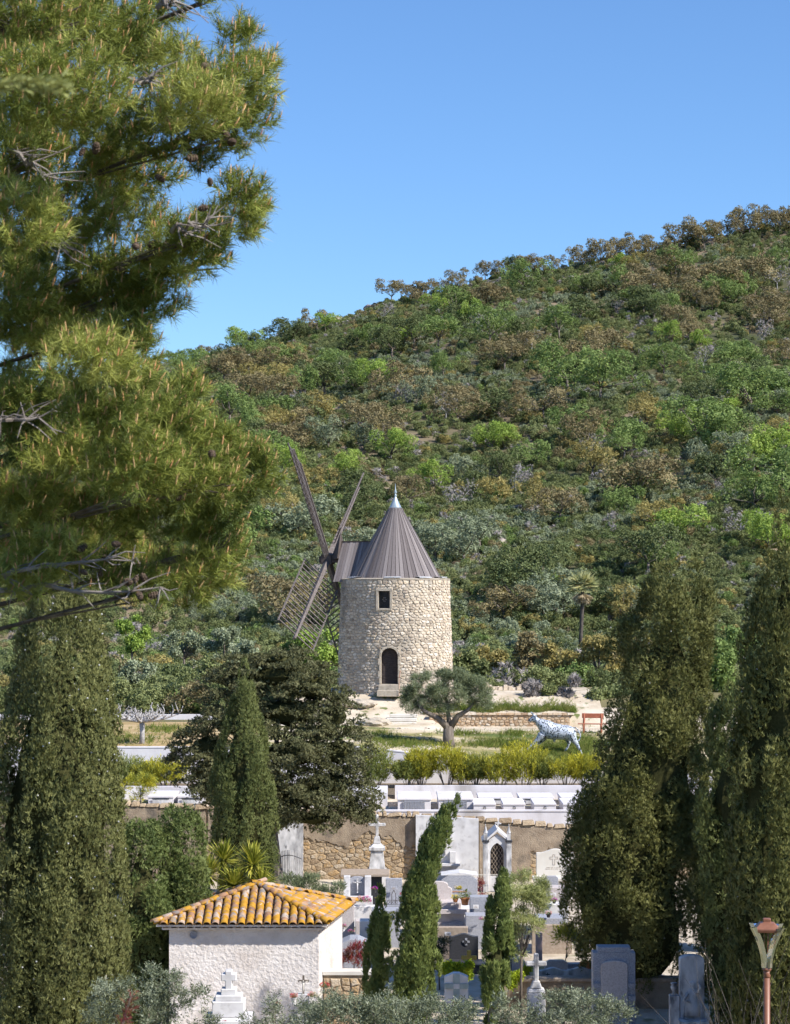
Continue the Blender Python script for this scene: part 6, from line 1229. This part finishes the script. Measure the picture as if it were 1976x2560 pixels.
# 24 stepped white cross
d = 50.0; s = d / F; x = px_x(573, d); z0 = g1(x, d); t = thing('stepped_cross', 'white stone cross on stepped blocks in front of the small house', 'cross', (x, d, z0), 0, 'crosses'); zz = lambda py: (HY - py) * s - z0
c = cross_mb(zz(2425) - zz(2486), 19 * s, 17 * s, .72, dep=.3); o = c.build('cross', m_marble, t, bevel=.015); o.location = (0, 0, zz(2486)); MB().box((0, 0, zz(2478)), (38 * s, .34, 16 * s)).build('step', m_marble, t, bevel=.015)
MB().box((0, 0, (zz(2485) + zz(2499)) / 2), (66 * s, .5, zz(2485) - zz(2499))).build('step', m_marble, t, bevel=.015); MB().box((0, 0, (zz(2499) + zz(2538)) / 2), (80 * s, .62, zz(2499) - zz(2538))).build('step', m_marble, t, bevel=.015); MB().box((0, 0, zz(2538) / 2), (114 * s, .9, zz(2538) - .01)).build('step', m_marble, t, bevel=.015)
MB().box((0, -.48, zz(2555)), (78 * s, .08, 26 * s)).build('plaque', m_marble, t, bevel=.01); flowers('tiny red flower on the stepped cross base', 561, 2556, 49.3, 5, ['red'], 15, green=False)
# 25 crucifix by the house wall
d = 55.8; s = d / F; x = px_x(759, d); t = thing('crucifix', 'small crucifix with brown cross against the house wall', 'cross', (x, d, (HY - 2485) * s), 0, 'crosses'); cross_mb(46 * s, 14 * s, 5 * s, .70, dep=.05).build('cross', m_bark, t); figure_mb(30 * s, -.05, 5 * s).build('figure', m_cream, t, smooth=True); MB().box((0, 0, -.75), (30 * s, .4, 1.5)).build('base', m_stained, t)
flowers('red flowers left of the small crucifix', 735, 2494, 55.2, 11, ['red', 'salmon'], 16, pot=20, potmat=m_stained); flowers('large red flower bunch right of the small crucifix', 812, 2468, 55.3, 14, ['red'], 17); flowers('faded mixed flowers below the small crucifix', 783, 2492, 55, 13, ['salmon', 'white'], 18); flowers('single pale red flower at the house foot', 696, 2512, 55, 7, ['red'], 19)
# 26 blue-grey tomb
t, w, h, s = stele('tall_tomb', 'tall blue-grey marble tomb with pale arched slab in the shade', 1481, 1587, 2378, 58.0, m_granite, 'rect', .45, cat='tomb')
MB().box((0, 0, h + .07), (82 * s, .45, .14)).build('attic', m_granite, t, bevel=.01); MB().prism(outline('round', 33 * s, h * .92), -.3, -.23).build('arched_slab', m_granite_p, t, bevel=.01)
for sx in (-1, 1):
    for k in range(3): MB().box((sx * 43.5 * s, -.26, h * (.40 + .13 * k)), (18 * s, .08, h * .05)).build('moulding', m_granite, t)
MB().box((0, -1.0, .3), (120 * s, 1.4, .6)).build('ledger', m_granite, t, bevel=.01)
# 27 relief tomb with urn
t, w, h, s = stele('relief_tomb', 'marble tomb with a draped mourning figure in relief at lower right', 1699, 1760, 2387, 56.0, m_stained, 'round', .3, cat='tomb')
b = MB(); b.lathe([(.01, 0), (.22, .02), (.2, .25), (.14, .5), (.16, .62), (.07, .7), (.05, .73), (.085, .79), (.08, .86), (.01, .92)], 14, (.0, -.14, h * .45), sy=.55); b.tube([(-.12, -.2, h * .45 + .6), (-.22, -.26, h * .45 + .42), (-.06, -.3, h * .45 + .4)], [.05, .042, .035], 7); b.tube([(.12, -.2, h * .45 + .6), (.2, -.26, h * .45 + .75), (.12, -.26, h * .45 + .9)], [.05, .04, .03], 7); b.build('figure', m_stained, t, smooth=True)
MB().box((0, -.2, h * .2), (70 * s, .5, h * .4)).box((0, -.3, h * .42), (74 * s, .6, .06)).build('base', m_stained, t, bevel=.01)
ux = (1685 - 1729.5) * s; MB().box((ux, -.1, h * .32), (24 * s, .26, h * .64)).build('urn_pillar', m_stained, t, bevel=.01); b = MB(); b.lathe([(.05, 0), (.09, .02), (.04, .06), (.06, .1), (.10, .2), (.06, .26), (.1, .3), (.08, .31)], 14, (ux, -.1, h * .64)); b.build('urn', m_stained, t, smooth=True)
# 28 gothic niche
d = 83.0; s = d / F; x = px_x(1243, d); z0 = g1(x, d); t = thing('gothic_niche', 'little white gothic chapel tomb with pointed lattice window and twin pinnacles', 'tomb', (x, d, z0), 0, 'gravestones'); zz = lambda py: (HY - py) * s - z0; Hw = zz(2106); W = 29 * s; D = 1.5
aw = 17 * s; ab = zz(2190); asp = zz(2132)
pa = [(aw, ab), (aw, asp)] + [(-aw + 2 * aw * math.cos(a), asp + 2 * aw * math.sin(a) * .86) for a in np.linspace(.12, math.pi / 3, 7)]; pa = pa + [(-q, z) for q, z in pa[::-1]]
nfr = MB(); P0 = [(q, z) for q, z in pa]; outer = [(W, 0), (W, Hw), (W * .5, (Hw + zz(2084)) / 2), (0, zz(2084)), (-W * .5, (Hw + zz(2084)) / 2), (-W, Hw), (-W, 0)]
half_r = [(0, 0), (W, 0), (W, Hw), (0, zz(2084))] + [(q, z) for q, z in pa[:len(pa) // 2 + 0][::-1]] + [(0, ab)]
nfr.prism(half_r, -.12, .0); nfr.prism([(-q, z) for q, z in half_r][::-1], -.12, .0); nfr.build('front', m_marble, t)
MB().box((-W + .06, D / 2, Hw / 2), (.12, D, Hw)).box((W - .06, D / 2, Hw / 2), (.12, D, Hw)).box((0, D - .05, Hw / 2), (2 * W - .26, .1, Hw)).build('walls', m_marble, t)
for sx in (-1, 1):
    MB().add([(sx * (W + .1), -.2, Hw - .06), (sx * (W + .1), D + .1, Hw - .06), (0, D + .1, zz(2078)), (0, -.2, zz(2078)), (sx * (W + .1), -.2, Hw + .02), (sx * (W + .1), D + .1, Hw + .02), (0, D + .1, zz(2072)), (0, -.2, zz(2072))], [(0, 1, 2, 3), (7, 6, 5, 4), (0, 4, 5, 1), (3, 7, 4, 0), (1, 5, 6, 2)]).build('roof_slab', m_marble, t)
    MB().box((sx * W, -.16, zz(2104) / 2), (13 * s, .2, zz(2104))).build('buttress', m_stained, t, bevel=.01); MB().box((sx * W, -.16, zz(2102)), (17 * s, .26, 5 * s)).build('capital', m_granite_d, t)
    MB().box((sx * W, -.16, zz(2090)), (9 * s, .14, 18 * s)).lathe([(.09, zz(2081)), (.07, zz(2078)), (.012, zz(2064)), (.025, zz(2062)), (.0, zz(2058))], 8, (sx * W, -.16, 0)).build('pinnacle', m_stained, t)
for k in range(9):
    for sg in (-1, 1):
        x0 = (-aw * 2 + k * aw * .5) * 1.0; pts_ = []
        for q in np.linspace(0, 1, 24):
            xx = x0 + sg * (q - .5) * aw * 3.2 + aw * (.0); z_ = ab + (zz(2102) - ab) * q
            lim = aw if z_ < asp else max(0, 2 * aw * math.sqrt(max(0, 1 - ((z_ - asp) / (2 * aw * .86)) ** 2)) - aw)
            if abs(xx) < lim: pts_.append((xx, -.06, z_))
        if len(pts_) > 2: MB().tube([pts_[0], pts_[-1]], .008, 4).build('lattice_bar', m_tan, t)
MB().prism([(q, z) for q, z in pa], .5, .54).build('dark_back', m_door, t)
c = cross_mb(28 * s, 8 * s, 2.6 * s, .66, dep=.05); c.tube([(4 * s * math.cos(a), 0, 28 * s * .66 + 4 * s * math.sin(a)) for a in np.linspace(0, 6.28, 13)], .012, 5); o = c.build('roof_cross', m_marble, t); o.location = (0, -.1, zz(2076)); o.rotation_euler = (0, RAD(8), 0)
for k in range(7): MB().tube([((-62 + k * 7) * s, -.5, 0), ((-62 + k * 7) * s, -.5, zz(2168))], .009, 4).build('fence_bar', m_cream, t)
MB().tube([(-64 * s, -.5, zz(2183)), (50 * s, -.5, zz(2183))], .011, 4).build('fence_rail', m_cream, t)
# 29 cream headstone
t, w, h, s = stele('gravestone', 'wide cream headstone with outlined cross and two lines of lettering', 1341, 1437, 2122, 82.0, m_cream, 'ogee', .18)
MB().box((0, -.5, zz(2190, ) if False else (HY - 2192) * s - t.location.z), (118 * s, .9, .1)).box((0, -.4, ((HY - 2196) * s - t.location.z) / 2), (100 * s, .7, (HY - 2196) * s - t.location.z)).build('base', m_cream, t, bevel=.01)
cz = (HY - 2149) * s - t.location.z; b = MB(); o6 = [(-2.6, -13), (2.6, -13), (2.6, 2), (10, 2), (10, 7), (2.6, 7), (2.6, 13), (-2.6, 13), (-2.6, 7), (-10, 7), (-10, 2), (-2.6, 2)]
for (a, c1), (a2, c2) in zip(o6, o6[1:] + o6[:1]): b.tube([((a - 4) * s, -.095, cz + c1 * s), ((a2 - 4) * s, -.095, cz + c2 * s)], .007, 4)
rl_ = random.Random(2)
for row, (n0, x0) in enumerate(((26, -26), (24, -24))):
    for i in range(n0):
        if rl_.random() < .86: b.box(((x0 + i * 2.0) * s, -.092, cz - (19.5 + row * 3.6) * s), (1.1 * s, .006, rl_.choice((1.5, 2.0)) * s))
b.build('lettering', m_tan, t)
stele('gravestone', 'small blue-grey clipped headstone below the cream one', 1364, 1396, 2190, 77.2, m_granite, 'clip', .15, ledger=(1.0, .3)); stele('gravestone', 'pale box tomb under the cream headstone', 1372, 1412, 2216, 74.6, m_granite_p, 'rect', .7); stele('gravestone', 'white step stone left of the broad cypress', 1362, 1420, 2258, 73.0, m_marble, 'rect', .6); stele('gravestone', 'flat grey ledger left of the broad cypress', 1340, 1412, 2290, 71.2, m_granite, 'rect', 1.0); stele('gravestone', 'long brownish kerb stone behind the dry grass', 1330, 1430, 2312, 70.6, m_tan, 'rect', .2)
stele('gravestone', 'slim pinkish pedestal right of the young olive', 1340, 1356, 2331, 68.6, M('pink_stone', [(.38, .27, .25), (.48, .36, .34)], scale=6), 'rect', .25)
leafy('yellow_shrub', 'yellowish strappy plant at the foot of the broad cypress', 1412, 66, [(1408, 2345, 12, 20), (1425, 2355, 14, 22)], 150, 208, f_olean, S_LANCE, .3, cat='plant', tr=.02, q=(.1, .2))
mound = MB(); mr = random.Random(4)
bm = bmesh.new(); bmesh.ops.create_grid(bm, x_segments=30, y_segments=20, size=1)
for v in bm.verts: v.co = Vector((v.co.x * 1.6, v.co.y * 1.5, .42 * math.exp(-(v.co.x ** 2 * 2 + v.co.y ** 2 * 2)) + mr.uniform(-.02, .02) - .03))
me = bpy.data.meshes.new('earth_mound'); bm.to_mesh(me); bm.free(); me.materials.append(m_straw); obj('earth_mound', me, None, (px_x(1385, 67), 67, g1(px_x(1385, 67), 67)), label='mound of dry straw-coloured earth left of the broad cypress trunk', cat='mound')
# ------------------------------------------------------------------ bull sculpture
def bull():
    d = 108.3; k = 1 / 283.6 * 1.0; t = thing('bull_sculpture', 'silver openwork metal bull sculpture striding on the lawn', 'sculpture', (px_x(1250 + 740 / 5.62, d), d, zpy(1740 + 800 / 5.62, d)))
    X = lambda a: (a - 740) * k; Z = lambda b_: (800 - b_) * k; b = MB()
    body = [(470, 330, .12, .12), (500, 335, .18, .17), (545, 390, .27, .24), (600, 450, .43, .34), (680, 475, .47, .38), (780, 500, .41, .38), (880, 512, .37, .37), (960, 515, .37, .36), (1020, 515, .27, .28), (1050, 500, .14, .16)]
    n = 14
    for (a, c, rz_, ry_) in body:
        for j in range(n):
            q = 2 * math.pi * j / n; b.v.append((X(a), ry_ * math.sin(q), Z(c) + rz_ * math.cos(q)))
    for i in range(len(body) - 1):
        for j in range(n): b.f.append([i * n + j, i * n + (j + 1) % n, (i + 1) * n + (j + 1) % n, (i + 1) * n + j]); b.m.append(0)
    b.f.append(list(range(n))); b.f.append([(len(body) - 1) * n + j for j in range(n - 1, -1, -1)]); b.m += [0, 0]
    def L(pts, rad): b.tube([(X(a), y, Z(c)) for a, c, y in pts], rad, 9)
    L([(520, 320, 0), (470, 320, 0), (430, 345, 0), (412, 362, 0)], [.17, .14, .095, .075])
    L([(590, 540, -.2), (545, 600, -.22), (490, 650, -.22), (440, 695, -.22), (395, 738, -.22)], [.22, .14, .09, .06, .065]); L([(640, 560, .2), (600, 620, .2), (555, 670, .2), (515, 730, .2), (470, 782, .2)], [.22, .14, .09, .06, .065])
    L([(1000, 530, -.18), (1030, 610, -.22), (1080, 680, -.22), (1115, 750, -.22), (1160, 835, -.22)], [.27, .18, .10, .06, .055]); L([(950, 560, .18), (960, 620, .2), (975, 675, .2), (960, 725, .2), (925, 772, .2)], [.25, .15, .085, .055, .06])
    L([(760, 590, 0), (768, 640, 0), (766, 655, 0)], [.10, .05, .02])
    o = b.build('body', m_bull, t); md = o.modifiers.new('r', 'REMESH'); md.mode = 'VOXEL'; md.voxel_size = .028; md.use_smooth_shade = True; sm = o.modifiers.new('s', 'SMOOTH'); sm.factor = .6; sm.iterations = 5
    for y, off in ((-.10, 0), (.10, 14)): MB().tube([(X(490 + off), y, Z(290)), (X(465 + off), y * 1.8, Z(262)), (X(430 + off), y * 2.0, Z(228))], [.04, .032, .008], 8).build('horn', m_bull, t, smooth=True)
    for y in (-.16, .16): MB().lathe([(.0, -.1), (.035, -.03), (.03, .05), (0, .1)], 8, (X(505), y, Z(305)), sx=.5).build('ear', m_bull, t, smooth=True)
    MB().tube([(X(a), 0, Z(c)) for a, c in ((1030, 450), (1060, 448), (1100, 480), (1130, 545), (1130, 590), (1110, 625), (1092, 645))], [.035, .03, .028, .026, .026, .035, .045], 8).build('tail', m_bull, t, smooth=True)
    for a, c, y in ((392, 742, -.22), (467, 786, .2), (1165, 840, -.22), (922, 776, .2)): MB().box((X(a), y, Z(c)), (.11, .1, .07), top=(.8, .8)).build('hoof', m_granite, t, bevel=.015)
    MB().box((X(330), -.1, Z(770)), (.26, .5, .3), top=(.75, .8), ry=.2).build('stone_block', m_cream, t, bevel=.02); MB().tube([(X(505), -.35, Z(545)), (X(445), -.35, Z(640))], .01, 5).build('prop_rod', m_rust, t)
m_bull = bpy.data.materials.new('perforated_silver'); m_bull.use_nodes = True; n_ = m_bull.node_tree; bs = n_.nodes['Principled BSDF']
tc = n_.nodes.new('ShaderNodeTexCoord'); vo = n_.nodes.new('ShaderNodeTexVoronoi'); vo.inputs['Scale'].default_value = 12; vo.inputs['Randomness'].default_value = 1
mpb = n_.nodes.new('ShaderNodeMapping'); mpb.inputs['Scale'].default_value = (1.0, 1.0, .8); link(n_, tc.outputs['Object'], mpb.inputs['Vector']); link(n_, mpb.outputs['Vector'], vo.inputs['Vector'])
rp = n_.nodes.new('ShaderNodeValToRGB'); rp.color_ramp.elements[0].position = .36; rp.color_ramp.elements[0].color = (.03, .035, .045, 1); rp.color_ramp.elements[1].position = .43; rp.color_ramp.elements[1].color = (.46, .50, .56, 1)
link(n_, vo.outputs['Distance'], rp.inputs['Fac']); link(n_, rp.outputs['Color'], bs.inputs['Base Color']); bs.inputs['Roughness'].default_value = .38; bs.inputs['Metallic'].default_value = .15
bull()
# ------------------------------------------------------------------ bench
d = 113.2; x = px_x(1482, d); z0 = g1(x, d); t = thing('bench', 'rust-red cast iron and plank bench against the low stone wall', 'bench', (x, d, z0), RAD(-8))
for sx in (-.45, .45):
    b = MB(); b.tube([(sx, -.32, 0), (sx, -.2, .2), (sx, -.3, .42), (sx, .1, .42), (sx, .2, .62), (sx, .28, .98)], [.05, .05, .055, .05, .065, .05], 7); b.tube([(sx, .34, 0), (sx, .16, .22), (sx, .1, .42)], [.05, .05, .05], 7); b.tube([(sx, .17 + .07 * math.cos(a), .56 + .07 * math.sin(a)) for a in np.linspace(0, 6.28, 9)], .02, 5); b.build('frame', m_rust, t, smooth=True)
for y in (-.26, -.12, .02): MB().box((0, y, .46), (1.5, .12, .035)).build('seat_plank', m_rust, t, bevel=.008)
MB().box((0, .25, .86), (1.12, .05, .24), rx=RAD(-12)).build('backrest', m_rust, t, bevel=.01)
# ------------------------------------------------------------------ lamp post
d = 26.0; s = d / F; x = px_x(1918, d); z0 = g1(x, d); t = thing('lamp_post', 'copper-brown lamp post with flared clear lantern fins at lower right', 'street lamp', (x, d, z0), RAD(38)); zz = lambda py: (HY - py) * s - z0
b = MB(); b.tube([(0, 0, 0), (0, 0, zz(2445))], [.042, .038], 14); b.tube([(0, 0, zz(2446)), (.006, 0, zz(2440)), (-.006, 0, zz(2434)), (0, 0, zz(2428))], [.036, .042, .036, .04], 14); b.lathe([(.04, zz(2428)), (.055, zz(2425)), (.05, zz(2421)), (.035, zz(2419)), (.03, zz(2405)), (.022, zz(2403))], 14); b.build('post', m_copper, t, smooth=True)
MB().lathe([(.03, zz(2404)), (.02, zz(2396)), (.004, zz(2386))], 6).build('lamp_tip', m_zinc, t)
r0 = 40 * s; hd = MB(); q = lambda r, z: [(r * math.cos(a), r * math.sin(a), z) for a in (0, math.pi / 2, math.pi, 3 * math.pi / 2)]
rings = [q(r0 * 1.02, zz(2329)), q(r0 * 1.08, zz(2321)), q(r0 * 1.04, zz(2319)), q(r0 * .62, zz(2307)), q(r0 * .34, zz(2306)), q(r0 * .34, zz(2298)), q(r0 * .3, zz(2296))]
for i, g in enumerate(rings): hd.v += g
for i in range(len(rings) - 1):
    for j in range(4): hd.f.append([i * 4 + j, i * 4 + (j + 1) % 4, (i + 1) * 4 + (j + 1) % 4, (i + 1) * 4 + j]); hd.m.append(0)
hd.f += [[3, 2, 1, 0], [24, 25, 26, 27]]; hd.m += [0, 0]; hd.build('lantern_roof', m_copper, t, bevel=.006)
m_acr = bpy.data.materials.new('clear_acrylic'); m_acr.use_nodes = True; g = m_acr.node_tree.nodes['Principled BSDF']; g.inputs['Base Color'].default_value = (.93, .95, .97, 1); g.inputs['Transmission Weight'].default_value = 1.0; g.inputs['IOR'].default_value = 1.45; g.inputs['Roughness'].default_value = .06
for k in range(4):
    a = k * math.pi / 2; b = MB(); ca, sa = math.cos(a), math.sin(a); nseg = 9
    for i in range(nseg + 1):
        u = i / nseg; z = zz(2314) + (zz(2419) - zz(2314)) * u; rr = (47 * (1 - u) ** 1.7 + 14 + (1 - u) * -4) * s; wd = (17 - 5 * u) * s; th = 4.2 * s
        for ri, si in ((rr, -th), (rr, th), (rr - wd, th), (rr - wd, -th)): b.v.append((ri * ca - si * sa, ri * sa + si * ca, z))
    for i in range(nseg):
        for j in range(4): b.f.append([i * 4 + j, i * 4 + (j + 1) % 4, (i + 1) * 4 + (j + 1) % 4, (i + 1) * 4 + j]); b.m.append(0)
    b.f += [[3, 2, 1, 0], [nseg * 4 + j for j in range(4)]]; b.m += [0, 0]; b.build('lantern_fin', m_acr, t)
for k in range(3): a = k * 2.1 + .4; MB().tube([(.028 * math.cos(a), .028 * math.sin(a), zz(2404)), (.03 * math.cos(a), .03 * math.sin(a), zz(2330))], .004, 5).build('tie_rod', m_copper, t)
# blurred red shoot at the bottom edge
d = 7.5; t = thing('red_shoot', 'blurred dark red leafy shoot at the bottom left edge', 'branch', P(290, 2620, d)); o_ = Vector(t.location); rng = np.random.default_rng(3)
MB().tube([P(290, 2620, d) - o_, P(310, 2550, d) - o_, P(328, 2490, d) - o_], [.006, .004, .002], 5).build('stem', m_bark, t)
p = np.array([np.array(P(290, 2600, d).lerp(P(328, 2490, d), u)) - np.array(o_) for u in rng.random(26)]); V, Q, Rr = scatter(S_LANCE, p, rng.normal(size=(26, 3)) * .4 + np.array([.5, 0, .8]), rng.uniform(.025, .05, 26), rng); obj('leaves', arr_mesh('leaves', V, Q, Rr, f_red), t)

# ------------------------------------------------------------------ more small things on the graves
for i, (px, py, d, r, cols, lab) in enumerate(((1010, 2238, 75.0, 9, ['red'], 'small red flowers right of the blue-grey granite stone'), (1090, 2312, 69.0, 7, ['white'], 'tiny white flowers on the broad tan slab'), (1206, 2300, 71.0, 8, ['pink', 'white'], 'pink and white flowers on the low granite step'), (1386, 2252, 72.6, 8, ['magenta'], 'magenta flowers on the white step stone'), (1310, 2392, 65.6, 7, ['yellow', 'red'], 'yellow and red flowers right of the pale clipped headstone'), (1372, 2286, 70.6, 9, ['salmon'], 'salmon flowers on the flat grey ledger'), (1140, 2512, 53.6, 9, ['red', 'white'], 'red and white flowers before the gabled headstone'), (1530, 2520, 57.0, 9, ['white'], 'pale flowers on the shaded blue-grey tomb'))):
    flowers(lab, px, py, d, r, cols, 40 + i, pot=r * .9 if i % 2 else None, potmat=m_granite_d)
for i, (px, py, d, w, h_, lab) in enumerate(((1190, 2262, 72.2, 14, 10, 'small white plaque leaning on the plain granite block'), (985, 2216, 77.3, 16, 9, 'small pale plaque on the blue-grey granite stone'), (1384, 2232, 74.2, 14, 9, 'small white plaque on the pale box tomb'), (920, 2318, 68.6, 15, 10, 'grey plaque on the low white marble block'), (1120, 2330, 69.4, 16, 9, 'pale plaque on the broad tan slab'))):
    s = d / F; t = thing('grave_plaque', lab, 'plaque', P(px, py + h_, d - .02), 0, 'plaques on the graves'); MB().box((0, -.03, h_ * s / 2), (w * s, .03, h_ * s), rx=RAD(-8)).build('tablet', m_marble if i % 2 == 0 else m_granite, t, bevel=.006); b = MB()
    for r_ in range(3): b.box((0, -.052 + .006 * r_, h_ * s * (.3 + .2 * r_)), (w * s * (.7 - .12 * r_), .006, h_ * s * .07))
    b.build('lettering', m_tan, t)
